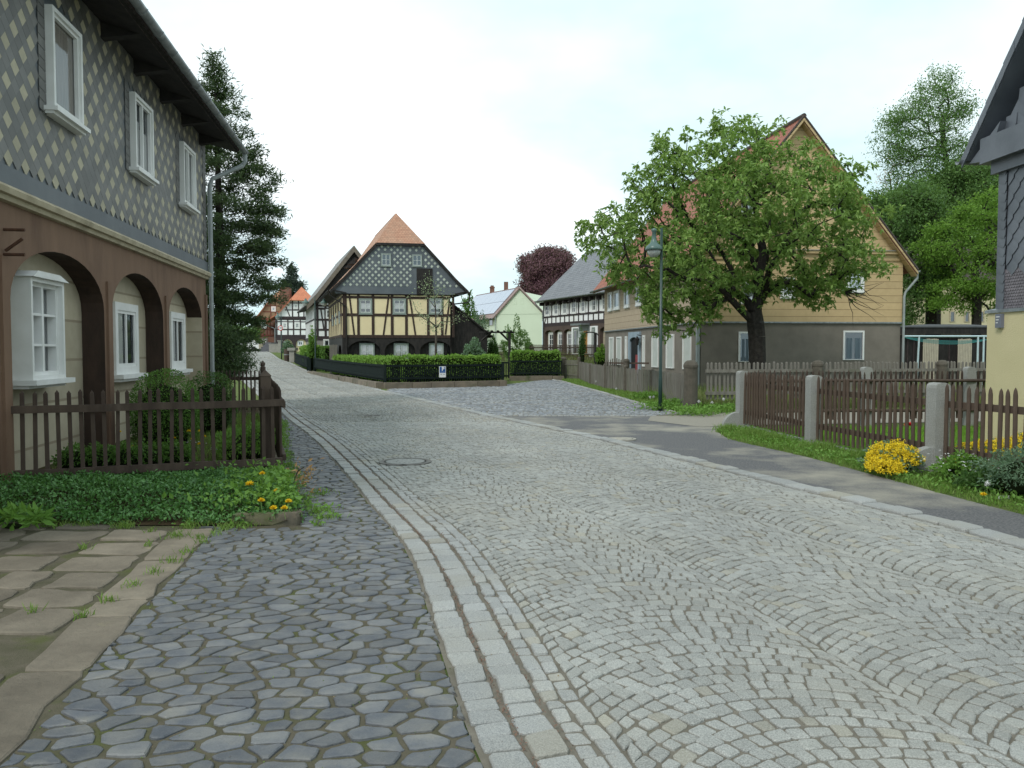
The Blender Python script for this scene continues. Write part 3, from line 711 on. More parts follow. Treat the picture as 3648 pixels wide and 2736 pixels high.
# ground floor windows on the recessed wall
q0=w1.px(118,1351,-.04);q1=w1.px(235,1333,-.04); b1=(q0[0],q1[0],1.34,2.60)
o=window(H1,w1,b1,d=-.32,cas=.05,casd=.28,sash=.05,bars=(1,2),glass=M_glass,curtain=[(0,.28,0,1),(.72,1,0,1)],split=[.33,.66],sill=(.10,.36,.06),label='large white ground floor window with a peaked head board')
m=MB(); m.prism([w1.p(b1[0]-.05,b1[3]+.002,-.3),w1.p(b1[1]+.05,b1[3]+.002,-.3),w1.p(b1[1]-.25,b1[3]+.08,-.3),w1.p(b1[0]+.1,b1[3]+.08,-.3)],w1.n3*.31); m.build('window_head',M_white,H1)
for (xa,ya,xb,yb,yt) in ((400,1351,477,1324,1043),(601,1333,648,1310,1084)):
    s0=w1.px(xa,ya,-.32)[0]; s1_,z1_=w1.px(xb,yt,-.32)
    if s0<ar[2][0]-.3: s0=ar[2][0]-.3
    window(H1,w1,(s0+.0,s1_,1.30,2.52),d=-.32,cas=.13,casd=.07,sash=.055,bars=(1,0),glass=M_glass,curtain=[(0,.4,0,1)],sill=(.06,.20,.07))
# eaves, roof
oe=.75; ze=6.45; L1=w1.L+.45; rz=ze+(4.2+oe)*1.15
m=MB(); roof_slab(m,w1.p(-1,ze+.05,oe),w1.p(L1,ze+.05,oe),w1.p(L1,rz,-4.2),w1.p(-1,rz,-4.2),.12); roof_slab(m,w1.p(-1,ze+.05,-8.4-.6),w1.p(L1,ze+.05,-9.0),w1.p(L1,rz,-4.2),w1.p(-1,rz,-4.2),.12)
c=-1
while c<L1:   # tile tails along the eave
    m.prism([w1.p(c,ze+.04,oe),w1.p(c+.2,ze+.04,oe),w1.p(c+.17,ze+.14,oe+.0),w1.p(c+.03,ze+.14,oe)],w1.n3*.06); c+=.21
m.build('roof',M_roofd,H1)
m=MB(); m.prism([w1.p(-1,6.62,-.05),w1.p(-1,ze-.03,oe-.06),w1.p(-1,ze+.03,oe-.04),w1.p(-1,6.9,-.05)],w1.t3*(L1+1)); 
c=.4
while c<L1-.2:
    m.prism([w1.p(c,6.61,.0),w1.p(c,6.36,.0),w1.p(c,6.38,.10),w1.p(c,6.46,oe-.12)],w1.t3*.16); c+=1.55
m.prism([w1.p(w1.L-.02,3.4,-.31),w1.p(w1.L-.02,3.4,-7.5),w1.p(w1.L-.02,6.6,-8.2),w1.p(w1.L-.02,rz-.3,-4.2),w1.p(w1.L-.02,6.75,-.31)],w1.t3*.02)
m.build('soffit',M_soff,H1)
gutter(H1,w1.p(-1,ze+.05,oe+.09),w1.p(L1+.1,ze+.02,oe+.09),.075)
m=MB(); g0=w1.p(L1+.05,ze-.0,oe+.09)
pc=[g0,g0+(0,0,-.22),g0+(0,0,-.32)-w1.n3*.06,w1.p(w1.L+.12,5.72,.16),w1.p(w1.L+.07,5.55,.11)]
m.tube(pc,.05,10); m.tube([w1.p(w1.L+.07,5.56,.11),w1.p(w1.L+.07,3.42,.11)],.05,10); m.tube([w1.p(w1.L+.07,3.5,.11),w1.p(w1.L+.07,.1,.11)],.045,10)
for z in (5.2,4.2,3.3,2.2,1.2): m.tube([w1.p(w1.L+.07,z,.11),w1.p(w1.L+.07,z+.04,.11)],.057,10)
m.build('downpipe',M_zinc,H1)
m=MB(); s_=w1.px(185,960)[0]-.0
h0=w1.px(20,820); 
m.tube([w1.p(h0[0]-.05,h0[1],0),w1.p(h0[0]-.05,h0[1],.22)],.018,6); 
h1=w1.px(20,908); m.tube([w1.p(h1[0]-.05,h1[1],0),w1.p(h1[0]-.05,h1[1],.22)],.018,6); m.tube([w1.p(h1[0]-.05,(h0[1]+h1[1])/2-.1,.02),w1.p(h1[0]-.05,h0[1]-.1,.20)],.018,6)
m.build('wall_hook',mt('rust_iron',(.06,.03,.02),(.1,.05,.03),scale=20,rough=.9),H1)
# ================================================================ 2. black and yellow timbered house
M_yel=mt('ochre_plaster',(.78,.66,.42),(.73,.61,.38),scale=1.5,rough=.9,spec=.1,bump=.35,bscale=45,bdist=.006)
M_or=tilemat('orange_beaver_tiles',(.46,.25,.165),(.36,.19,.125),(.34,.25,.18),w=.18,h=.165,dirtf=.45,mc=(.10,.05,.03))
M_or2=tilemat('bright_orange_tiles',(.56,.20,.11),(.46,.165,.09),(.40,.2,.12),w=.26,h=.30,dirtf=.25,mc=(.2,.08,.05))
M_rb=mt('brown_bargeboard',(.20,.165,.13),(.14,.12,.10),scale=4,rough=.85,bump=.3)
KH=1.172  # scale about the camera point, applied to this house's lengths and heights
def Zk(z): return 1.7+(z-1.7)*KH
H2=thing('timbered_house',(-7.5,55,0),'black and yellow half timbered house with an orange hipped roof behind the long hedge','house')
A2=np.array([(1220-1824)/F*51.,51.]); f2=nrm([1,.18]); g2=nrm([-.303,1])
LF=5.88*KH; LG=10*KH; wf=Wall(A2,A2+f2*LF); ws=Wall(A2,A2+g2*LG)
def S2(x,y): return wf.px(x,y)
za=lambda x,y: (1150+x*.2441,960+y*.2441)
zb_=S2(*za(350,985))[1]; zt_=S2(*za(350,352))[1]
fpo=[A2+g2*0,A2+f2*LF,A2+f2*LF+g2*LG,A2+g2*LG]
m=MB(); m.prism([(p[0],p[1],zb_) for p in fpo],(0,0,zt_-zb_+.35)); m.build('infill',M_yel,H2)
# timbers, front
m=MB(); T=lambda x,y:S2(*za(x,y))
for x,wd in ((320,60),(520,38),(733,40),(1012,42),(1220,40),(1540,40),(1742,38),(1903,36)):
    s_,_=T(x,700); beam(m,wf,s_,zb_,s_,zt_,wd*.2441/F*51.,0,.03)
for y,wd in ((412,34),(666,42),(978,44)):
    _,z=T(1100,y); beam(m,wf,0,z,wf.L,z,wd*.2441/F*51.,0,.027)
for x0,y0,x1,y1 in ((385,360,460,962),(965,360,885,960),(1262,360,1352,955),(1850,430,1790,950)):
    a=T(x0,y0);b=T(x1,y1); beam(m,wf,a[0],a[1],b[0],b[1],.11,0,.024)
_,z=T(1100,358); beam(m,wf,0,z,wf.L,z,.16,0,.05)
# side wall posts and rails
for k in range(12): 
    s_=.1+k*(LG-.2)/11; beam(m,ws,s_,zb_,s_,zt_,.17,0,.03)
for z in (zb_+.08,(zb_+zt_)/2+.05,zt_-.3,zt_): beam(m,ws,0,z,LG,z,.16,0,.027)
for k in range(0,11,2): beam(m,ws,.2+k*(LG-.2)/11,zb_,.85+k*(LG-.2)/11,zt_-.3,.11,0,.022)
m.build('timber_frame',M_btim,H2)
# ground floor: arcade of black timber with log wall behind
arc2=[]
for x0,x1 in ((365,838),(905,1350),(1420,1880)):
    arc2.append((T(x0,1100)[0],T(x1,1100)[0],T(600,1190)[1],T(600,1040)[1]))
m=arcade(wf,-.3,zb_-.002,arc2,0,wf.L,.28,mi=(0,0)); 
m2=arcade(ws,-.3,zb_-.002,[(.6,3.0,1.5,2.1),(3.5,5.9,1.5,2.1),(6.4,8.8,1.5,2.1)],.0,LG,.28,mi=(0,0)); m.add(m2.v,m2.f); m.build('arcade',M_black,H2)
m=MB(); q=[A2+(f2+g2)*.29,A2+f2*(LF-.18)+g2*.29,A2+f2*(LF-.18)+g2*(LG-.2),A2+f2*.29+g2*(LG-.2)]; m.prism([(p[0],p[1],0) for p in q],(0,0,zb_)); 
for z in (.3,.62,.94,1.26,1.58,1.9,2.2): wbox(m,wf,.3,LF-.3,z,z+.05,-.279,-.262)
m.build('log_wall',M_black,H2)
wm=(M_grey,M_sash)
for x0,x1 in ((527,720),(1020,1213),(1547,1742)):
    a=T(x0,650);b=T(x1,425); window(H2,wf,(a[0],b[0],a[1],b[1]),d=.0,cas=.10,casd=.06,sash=.035,bars=(1,2),mats=wm,glass=M_glass,curtain=[(0,1,.28,.72)],sill=(.04,.08,.03))
for x0,x1 in ((535,755),(1037,1255),(1553,1768)):
    a=T(x0,1100);b=T(x1,1075); window(H2,wf,(a[0],b[0],b[1]-1.3,b[1]),d=-.28,cas=.09,casd=.10,sash=.04,bars=(1,1),mats=wm,glass=M_glass,curtain=[(0,.42,0,1),(.58,1,0,1)],split=[.62])
for k in range(3): window(H2,ws,(1.3+k*2.9,2.1+k*2.9,3.5,4.3),d=.0,cas=.09,casd=.05,sash=.035,bars=(1,1),mats=wm)
# roof profile: half width (m) and height, symmetric about the gable centre
cs=wf.px(1424,900)[0]; ov=-.0
prof=[(a*KH,Zk(b)) for a,b in [(3.74,5.02),(3.05,5.68),(2.10,6.72),(1.28,7.60),(.0,9.42)]]
fo=.28 # roof overhang in front of the wall
def RP(h,z,back): # point on roof at signed half width h
    q=A2+f2*(cs+h)+g2*back; return np.array([q[0],q[1],z])
m=MB(); mb=MB(); LB_=LG+.4
for sgn in (-1,1):
    for (h0,z0),(h1,z1) in zip(prof[:-1],prof[1:]):
        b0=-fo; 
        if h1<1.0: # topmost strip is cut by the hip
            roof_slab(m,RP(sgn*h0,z0,b0),RP(sgn*h0,z0,LB_),RP(sgn*h1,z1,LB_),RP(sgn*h1,z1,1.45),.09)
        else: roof_slab(m,RP(sgn*h0,z0,b0),RP(sgn*h0,z0,LB_),RP(sgn*h1,z1,LB_),RP(sgn*h1,z1,b0),.09)
m.prism([RP(-1.32*KH,Zk(7.56),-fo-.06),RP(1.32*KH,Zk(7.56),-fo-.06),RP(0,Zk(9.42),1.45)],(0,0,-.09))
m.build('roof',M_or,H2)
# gable wall of slate
m=MB(); gp=[(cs+a*KH,Zk(b)) for a,b in [(-3.5,4.86),(3.5,4.86),(3.6,5.02),(2.98,5.62),(2.05,6.66),(1.24,7.5),(-1.24,7.5),(-2.05,6.66),(-2.98,5.62),(-3.6,5.02)]]
wpoly(m,wf,gp,.02,.16); wpoly(m,wf,[(cs+a*KH,Zk(b)) for a,b in [(-3.45,4.80),(3.45,4.80),(3.55,5.16),(-3.55,5.16)]],.16,.185)
m.build('gable_wall',M_slb,H2)
dx0,dz0=wf.px(1484,1045);dx1,dz1=wf.px(1540,958)
gw=[wf.px(1357,949)+wf.px(1393,904),wf.px(1467,950)+wf.px(1503,908)]
def ins2(x,z):
    if z<Zk(5.26) or z>Zk(7.42): return False
    hh=np.interp(z,[Zk(q) for q in (5.02,5.65,6.7,7.6)],[q*KH for q in (3.45,2.75,1.8,.98)])
    if abs(x-cs)>hh-.05: return False
    if dx0-.22<x<dx1+.2 and z<dz1+.08: return False
    for a,b,c,d in gw:
        if a-.08<x<c+.1 and b-.08<z<d+.1: return False
    return True
V,Q,mi=slates(wf,ins2,(cs-4.0,cs+4.0,Zk(5.2),Zk(7.5)),.198,.205,d=.175,gap=.004,tilt=.2); np_mesh('slate_cladding',V,Q,[M_slb,mt('pale_green_slate',(.46,.50,.43),(.38,.42,.36),scale=6,rough=.7,isl=.15)],H2,mi=mi)
for a,b,c,d in gw: window(H2,wf,(a,c,b,d),d=.16,cas=.06,casd=.06,sash=.03,bars=(1,1),mats=wm,sill=(.03,.08,.03))
m=MB(); wbox(m,wf,dx0,dx1,Zk(4.82),dz1,.16,.215)
for k in range(1,5): s_=dx0+(dx1-dx0)*k/5; wbox(m,wf,s_-.006,s_+.006,Zk(4.82),dz1,.215,.222)
m.build('loft_door',M_black,H2)
# barge boards
m=MB()
for sgn in (-1,1):
    for (h0,z0),(h1,z1) in zip(prof[:-2],prof[1:-1]):
        a=RP(sgn*h0,z0-.02,-fo-.02);b=RP(sgn*h1,z1-.02,-fo-.02); m.prism([a,b,b+(0,0,-.24),a+(0,0,-.24)],np.array([g2[0],g2[1],0])*.04)
m.prism([RP(-1.3*KH,Zk(7.56),-fo-.08),RP(1.3*KH,Zk(7.56),-fo-.08),RP(1.3*KH,Zk(7.42),-fo-.08),RP(-1.3*KH,Zk(7.42),-fo-.08)],np.array([g2[0],g2[1],0])*.06)
for sgn in (-1,1): m.prism([RP(sgn*3.72*KH,Zk(4.96),-fo),RP(sgn*2.9*KH,Zk(4.80),-fo),RP(sgn*2.9*KH,Zk(4.86),-fo),RP(sgn*3.72*KH,Zk(5.02),-fo)],np.array([g2[0],g2[1],0])*(LG+.5))
m.build('bargeboard',M_black,H2)
for sgn in (-1,1): gutter(H2,RP(sgn*3.82*KH,Zk(4.98),-fo),RP(sgn*3.82*KH,Zk(4.98),LB_),.07,M_black)
m=MB()
p0=RP(3.82*KH,Zk(4.9),-.1);m.tube([p0,p0+(0,0,-.45),p0+(-.1,0,-.6),RP(2.98*KH,Zk(4.3),.0)],.045,8); m.build('downpipe',M_black,H2); m=MB(); p0=RP(-3.82*KH,Zk(4.9),-.1);m.tube([p0,p0+(.1,0,-.25),RP(-2.9*KH,Zk(4.1),-.1),RP(-2.9*KH,.1,-.1)],.045,8); m.build('downpipe',M_black,H2)
for k in range(2): m=MB(); q=RP(-2.2*KH,Zk(6.9),4.6+k*2.6); m.prism([q+(-.3,0,-.1),q+(.25,.0,-.1),q+(.25,0,.35)],(0,.8,0)); m.build('roof_hatch',M_black,H2)
# black lean-to on its right
lt=wf.px(1622,1087);lb=wf.px(1740,1186)
m=MB(); Lz=[(wf.L+.02,0),(lb[0],0),(lb[0],lb[1]-.05),(lt[0]+.05,lt[1]),(wf.L+.02,lt[1]+.15)]; m.prism([wf.p(a,z,-.5) for a,z in Lz],-wf.n3*3.5)
a=lt[0]
x=wf.L+.1
while x<lb[0]: wbox(m,wf,x,x+.02,0,np.interp(x,[lt[0],lb[0]],[lt[1],lb[1]])-.1,-.5,-.485); x+=.17
m.build('lean_to',M_black,H2)
m=MB(); m.prism([wf.p(wf.L+.05,lt[1]+.28,-.3),wf.p(lb[0]+.35,lb[1]-.20,-.3),wf.p(lb[0]+.35,lb[1]-.30,-.3),wf.p(wf.L+.05,lt[1]+.16,-.3)],-wf.n3*4); m.build('lean_to_roof',M_black,H2)
# ================================================================ 3. grey shingled house behind it
M_sh=tilemat('grey_shingles',(.24,.225,.22),(.19,.18,.175),(.26,.24,.22),w=.25,h=.17,dirtf=.4,mortar=.008,mc=(.05,.05,.05))
M_gp=mt('grey_plaster',(.27,.25,.23),(.22,.205,.19),scale=2,rough=.9,bump=.3,bscale=20)
K3=68/57.  # this house is also scaled about the camera, pushed back along the line of sight
def Z3k(z): return 1.7+(z-1.7)*K3
A3=np.array([(1128-1824)/F*68,68.]); f3=nrm([1,.2]); g3=nrm([-.325,1])
H3=thing('shingled_house',(A3[0]+2,74,.5),'narrow white timbered house with a grey shingle roof just behind the black and yellow one','house')
w3=Wall(A3,A3+f3*6.0); w3s=Wall(A3,A3+g3*14)
m=MB(); zz3=Z3k(2.7); fp=[A3,A3+f3*6,A3+f3*6+g3*14,A3+g3*14]; m.prism([(p[0],p[1],zz3) for p in fp],(0,0,3.1)); m.build('infill',M_whitew,H3)
m=MB(); m.prism([(p[0],p[1],-.2) for p in fp],(0,0,zz3+.2)); m.build('wall',M_gp,H3)
m=MB(); Sx=lambda x,y:w3.px(880+.1929*x,1000+.1929*y)
for x in (1300,1450,): s_,_=Sx(x,700); beam(m,w3,s_,zz3,s_,Z3k(5.3),.19,0,.03)
for s_ in (2.4,3.2,4.2,5.0,5.9): beam(m,w3,s_,zz3,s_,Z3k(5.3),.16,0,.03)
for y in (460,515,720,905): z=Sx(1300,y)[1]; beam(m,w3,0,z,6,z,.17,0,.027)
a=Sx(1365,530);b=Sx(1420,900); beam(m,w3,a[0],a[1],b[0],b[1],.12,0,.024)
for k in range(9): beam(m,w3s,.1+k*1.65,zz3,.1+k*1.65,Z3k(5.2),.16,0,.03)
z=Sx(1300,905)[1]
wbox(m,w3,0,6,Z3k(2.45),zz3+.06,0,.03); wbox(m,w3s,0,14,Z3k(2.45),zz3+.06,0,.028); beam(m,w3s,0,Z3k(4.0),14,Z3k(4.0),.14,0,.027); m.build('timber_frame',M_dtim,H3)
a=Sx(1410,1195);b=Sx(1535,1080); window(H3,w3,(a[0],b[0],a[1]-.5,b[1]),d=0,cas=.1,casd=.06,bars=(0,1),glass=M_glassd)
a=Sx(1455,700);b=Sx(1560,525); window(H3,w3,(a[0],b[0],a[1],b[1]),d=.03,cas=.09,casd=.05,bars=(1,1))
m=MB()
zpk=Z3k(9.15); cx=2.62*K3; he=3.3*K3; ze3=Z3k(5.0)
def RQ(h,z,back): q=A3+f3*(cx+h)+g3*back; return np.array([q[0],q[1],z])
pr=[(he,ze3),(2.6*K3,Z3k(5.75)),(0,zpk)]
for sgn in (-1,1):
    for (h0,z0),(h1,z1) in zip(pr[:-1],pr[1:]): roof_slab(m,RQ(sgn*h0,z0,-.7),RQ(sgn*h0,z0,14.8),RQ(sgn*h1,z1,14.8),RQ(sgn*h1,z1,-.7),.10)
m.build('roof',M_sh,H3)
m=MB(); m.prism([RQ(-3.1,Z3k(5.2),-.3),RQ(2.9,Z3k(5.2),-.3),RQ(2.9,Z3k(5.9),-.3),RQ(0,zpk-.2,-.3),RQ(-3.1,Z3k(5.65),-.3)],(0,.3,0)); m.build('gable_wall',M_soff,H3)
m=MB()
for sgn in (-1,1):
    for (h0,z0),(h1,z1) in zip(pr[:-1],pr[1:]):
        a=RQ(sgn*h0,z0-.03,-.72);b=RQ(sgn*h1,z1-.03,-.72); m.prism([a,b,b+(0,0,-.5),a+(0,0,-.5)],(0,.05,0))
m.build('bargeboard',M_rb,H3)
m=MB(); m.prism([RQ(-he,ze3-.12,-.6),RQ(-2.9,ze3+.1,-.6),RQ(-2.9,ze3+.16,-.6),RQ(-he,ze3-.05,-.6)],np.array([g3[0],g3[1],0])*15); m.build('soffit',M_soff,H3)
# ================================================================ 4. tan house on the right
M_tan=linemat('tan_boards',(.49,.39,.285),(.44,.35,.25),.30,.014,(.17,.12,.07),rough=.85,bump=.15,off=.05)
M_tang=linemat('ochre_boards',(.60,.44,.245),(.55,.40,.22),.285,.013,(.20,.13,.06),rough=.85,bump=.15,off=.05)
M_brn=mt('brown_render',(.225,.20,.172),(.18,.16,.138),scale=1.6,rough=.95,spec=.1,bump=.7,bscale=60,bdist=.01,c3=(.26,.24,.21),s3=1.1,l3=.66,h3=.85)
M_red=tilemat('red_pan_tiles',(.36,.13,.085),(.28,.10,.07),(.20,.13,.10),w=.24,h=.33,dirtf=.4,mc=(.06,.03,.02),st=.9,wavy=True)
A4=np.array([P(2497,1200,32)[0],32.0]); B4=A4+nrm([1,.09])*8.35; g4=nrm([-.131,1])
H4=thing('tan_house',(A4[0]+4,38,0),'large tan boarded house with a brown rendered ground floor behind the spreading tree','house')
wg=Wall(A4,B4); wfr=Wall(A4,A4+g4*15.6,(-20,20))
zfl=wg.px(2850,1149)[1]; zco=wg.px(3100,905)[1]; sap,zap=wg.px(2847,425)
q=[A4,B4,B4+g4*15.6,A4+g4*15.6]
m=MB(); m.prism([(p[0],p[1],-.2) for p in q],(0,0,zfl+.2)); m.build('ground_floor_wall',M_brn,H4)
inn=lambda d:[A4+(nrm([1,.09])-0*g4)*d*1.0+g4*d,B4-nrm([1,.09])*d+g4*d,B4+g4*15.6-nrm([1,.09])*d-g4*d,A4+g4*15.6+nrm([1,.09])*d-g4*d]
m=MB(); m.prism([(p[0]-0,p[1],zfl) for p in inn(-.04)],(0,0,zco-zfl+.05)); o=m.build('upper_wall',[M_tan,M_tang],H4)
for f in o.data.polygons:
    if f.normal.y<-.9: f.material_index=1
m=MB(); wpoly(m,wg,[(0,zco),(wg.L,zco),(sap,zap-.15)],-.2,.045); m.build('gable_wall',M_tang,H4)
m=MB(); wbox(m,wg,-.1,wg.L+.1,zco-.02,zco+.10,.0,.20); wbox(m,wg,-.05,wg.L+.05,zco-.28,zco-.02,.0,.09); m.build('cornice',M_tang,H4)
m=MB(); wbox(m,wg,-.1,wg.L+.1,zco+.102,zco+.125,.0,.24); wbox(m,wg,-.06,wg.L+.06,zfl-.03,zfl+.03,.0,.08); wbox(m,wfr,0,15.6,zfl-.03,zfl+.03,.0,.08); m.build('ledge',M_lead,H4)
hw=sap+.72; hwr=wg.L-sap+.45
def RT(h,z,b): q=A4+wg.t*(sap+h)+g4*b; return np.array([q[0],q[1],z])
zel=zap-hw*1.235; zer=zap-hwr*1.235
m=MB(); roof_slab(m,RT(-hw,zel,-.38),RT(-hw,zel,16),RT(0,zap,16),RT(0,zap,-.38),.11); roof_slab(m,RT(hwr,zer,-.38),RT(hwr,zer,16),RT(0,zap,16),RT(0,zap,-.38),.11)
m.build('roof',M_red,H4)
m=MB(); 
for s_,hh,ze_ in ((-1,hw,zel),(1,hwr,zer)):
    m.prism([RT(s_*hh,ze_-.05,-.42),RT(0,zap-.05,-.42),RT(0,zap-.17,-.42),RT(s_*hh,ze_-.15,-.42)],(0,.05,0))
m.build('bargeboard',M_tang,H4)
m=MB()
for s_,hh,ze_ in ((-1,hw,zel),(1,hwr,zer)): m.prism([RT(s_*hh,ze_-.215,-.36),RT(0,zap-.215,-.36),RT(0,zap-.215,.02),RT(s_*hh,ze_-.215,.02)],(0,0,.02))
m.build('verge_soffit',M_tang,H4)
m=MB(); m.tube([RT(0,zap+.03,-.42),RT(0,zap+.03,16)],.10,8); m.tube([RT(-hw,zel+.02,-.40),RT(0,zap+.02,-.40)],.05,6); m.tube([RT(hwr,zer+.02,-.40),RT(0,zap+.02,-.40)],.05,6); m.build('ridge_tiles',M_roofd,H4)
gutter(H4,RT(-hw-.07,zel+.02,-.35),RT(-hw-.07,zel+.02,16),.075,M_lead); gutter(H4,RT(hwr+.07,zer+.02,-.35),RT(hwr+.07,zer+.02,16),.075,M_lead)
m=MB(); p0=RT(hwr+.07,zer,-.25); c4=wg.p(wg.L+.08,0,.10)
m.tube([p0,p0+(0,0,-.3),(c4[0]+.05,c4[1],zer-.85),(c4[0],c4[1],zer-1.05),(c4[0],c4[1],.1)],.05,8); m.build('downpipe',M_zinc,H4)
m=MB(); p0=RT(-hw-.07,zel,-.2); c5=wfr.p(.08,0,.09); m.tube([p0,p0+(0,0,-.3),(c5[0],c5[1],zel-.95),(c5[0],c5[1],2.6)],.05,8); m.tube([(c5[0],c5[1],2.6),(c5[0],c5[1],.1)],.085,10); m.build('downpipe',M_zinc,H4)
Tz=lambda x,y:(2100+x*.2411,950+y*.2411)
M_blind=mt('pale_blind',(.50,.52,.49),(.44,.46,.43),scale=2,rough=.6,spec=.3)
for x0,x1,y0,y1 in ((283,345,370,655),(370,452,345,635),(524,598,318,605),(697,777,285,575)):
    a=wfr.px(*Tz(x0,y1),.05);b=wfr.px(*Tz(x1,y0+ (y1-y0)*0+0),.05); zc=wfr.px(*Tz((x0+x1)/2,y0+8),.05)[1]; zd=wfr.px(*Tz((x0+x1)/2,y1-8),.05)[1]
    window(H4,wfr,(min(a[0],b[0]),max(a[0],b[0]),zd,zc),d=.04,cas=.10,casd=.08,bars=(0,0),glass=M_glassg,sill=(.03,.10,.04))
def recess(par,w,box,glass,d=0,fr=.07,name='window',fmat=None,fo=.05,ledge=None):
    s0,s1,z0,z1=box; m=MB()
    wbox(m,w,s0-fr,s0,z0-fr*.3,z1+fr,d,d+fo); wbox(m,w,s1,s1+fr,z0-fr*.3,z1+fr,d,d+fo); wbox(m,w,s0,s1,z1,z1+fr,d,d+fo-.002); wbox(m,w,s0,s1,z0-fr*.3,z0,d,d+fo-.002)
    o=m.build(name,fmat or M_white,par); g=MB(); g.face([w.p(s0,z0,d+.012),w.p(s1,z0,d+.012),w.p(s1,z1,d+.012),w.p(s0,z1,d+.012)]); g.build('pane',glass,o); return o
for x0,x1,y0,y1 in ((292,350,1050,1370),(400,465,1045,1390),(527,550,1038,1400),(783,810,1025,1415),(922,1010,1025,1415),(1135,1240,1012,1435),(1380,1495,990,1440)):
    sA=wfr.px(*Tz(x0,y1),.03)[0]; sB=wfr.px(*Tz(x1,y1),.03)[0]; zc=wfr.px(*Tz((x0+x1)/2,y0),.03)[1]
    zd=.95
    recess(H4,wfr,(min(sA,sB)+.04,max(sA,sB)-.04,zd,zc-.04),M_blind,d=.0,fr=.075)
# door in a blue surround
sA=wfr.px(*Tz(583,1300),.05)[0]; sB=wfr.px(*Tz(750,1300),.05)[0]; s0,s1=min(sA,sB),max(sA,sB); zt=wfr.px(*Tz(665,965),.05)[1]; zi=wfr.px(*Tz(665,1042),.05)[1]
M_blue=mt('blue_grey_paint',(.30,.37,.43),(.25,.31,.36),scale=3,rough=.7)
m=arcade(wfr,0,zt,[(s0+.28,s1-.28,zi-.22,zi)],s0,s1,.16,mi=(0,0),d=.10); wbox(m,wfr,s0,s0+.01,0,zt,0,.10); wbox(m,wfr,s1-.01,s1,0,zt,0,.10); m.build('door_surround',M_blue,H4)
m=MB(); wbox(m,wfr,s0+.29,s1-.29,0,zi+.05,.0,.012); dr=m.build('door',M_dark,H4)
m=MB(); wbox(m,wfr,s0+.33,s0+.85,0,zi-.9,.013,.05); m.build('door_panel',mt('red_door',(.30,.05,.05),(.25,.04,.045),rough=.6),dr)
m=MB(); c=s0-.12
m.tube([wfr.p(c,2.45,0),wfr.p(c,2.5,.25)],.02,6); m.lathe(wfr.p(c,1.98,.25),[(.07,0),(.12,.30),(.13,.31),(.02,.45)],6); m.build('wall_lantern',M_black,H4)
for (x0,y0,x1,y1),lb in (((911,358,1065,577),None),((162,365,262,590),None)):
    a=wg.px(2550+x0*.497,1000+y1*.497,.03);b=wg.px(2550+x1*.497,1000+y0*.497,.03)
    o=recess(H4,wg,(a[0]+.07,b[0]-.07,a[1]+.07,b[1]-.07),M_glassd,d=0,fr=.07); 
    m=MB(); 
    for k in range(10):
        u0=a[0]+.15+(b[0]-a[0]-.3)*k/10;u1=a[0]+.15+(b[0]-a[0]-.3)*(k+1)/10
        if k in (4,5): continue
        m.face([wg.p(u0,a[1]+.1,.016+.004*(k%2)),wg.p(u1,a[1]+.1,.016+.004*((k+1)%2)),wg.p(u1,b[1]-.3,.016+.004*((k+1)%2)),wg.p(u0,b[1]-.3,.016+.004*(k%2))])
    m.build('curtain',mt('blue_curtain',(.08,.11,.14),(.14,.18,.21),scale=8,rough=1,stretch=(5,5,.3)),o)
for x0,y0,x1,y1 in ((3012,965,3078,1040),(2640,1005,2700,1080),(2640,700,2690,760),(2960,700,3010,760),(2780,990,2830,1060)):
    a=wg.px(x0,y1,.05);b=wg.px(x1,y0,.05); window(H4,wg,(a[0],b[0],a[1],b[1]),d=.04,cas=.09,casd=.06,bars=(0,0),glass=M_glassg,sill=(.03,.08,.03))
# ================================================================ 5. white timbered house with long grey roof
M_gs=tilemat('blue_grey_slate_roof',(.20,.205,.22),(.155,.16,.175),(.22,.22,.225),w=.5,h=.30,dirtf=.4,mortar=.012,mc=(.05,.05,.055),st=.8)
Y5=74.; A5=P(1937,1162,Y5); d5=nrm([1,-2.35*.0+-.0]); 
# direction from the vanishing point at px 640
dv5=nrm([-(640-1824)/F*-1*-1, -1.0]); dv5=nrm([(1824-640)/F,-1.0])
t5=(P(2330,1200,1)[0]*A5[1]-A5[0]); 
A5=A5[:2]; 
w5=Wall(A5,A5+dv5*21); H5=thing('white_timbered_house',(A5[0]+2,A5[1],1.2),'white timbered house with a long grey slate roof, between green and tan houses','house')
Z6=lambda x,y:(1640+x*.2622,1000+y*.2622)
b5=w5.n*-1
z5b=w5.px(*Z6(1140,607))[1]; z5t=w5.px(*Z6(1140,300))[1]; z5m=w5.px(*Z6(1140,497))[1]
q=[A5,A5+dv5*21,A5+dv5*21+b5*9,A5+b5*9]
m=MB(); m.prism([(p[0],p[1],z5b-.2) for p in q],(0,0,z5t-z5b+.6)); m.build('infill',M_whitew,H5)
M_ba=mt('dark_brown_render',(.085,.06,.052),(.11,.08,.068),scale=2,rough=.9)
def a5(x): return w5.px(*Z6(x,700))[0]
arcs=[(a5(1155),a5(1262),4.6,5.0)]
zsp=w5.px(*Z6(1205,720))[1]; zapx=w5.px(*Z6(1205,672))[1]
arcs=[(a5(x0),a5(x1),zsp,zapx) for x0,x1 in ((1152,1262),(1275,1385),(1408,1515))]
e0=a5(1518);e1=a5(1872); arcs+=[(e1+.3,e1+1.6,zsp,zapx),(e1+2.2,e1+3.6,zsp,zapx)]
m=arcade(w5,.4,z5b-.002,arcs,0,21,.3,mi=(0,0),d=.02); m.build('arcade',M_ba,H5)
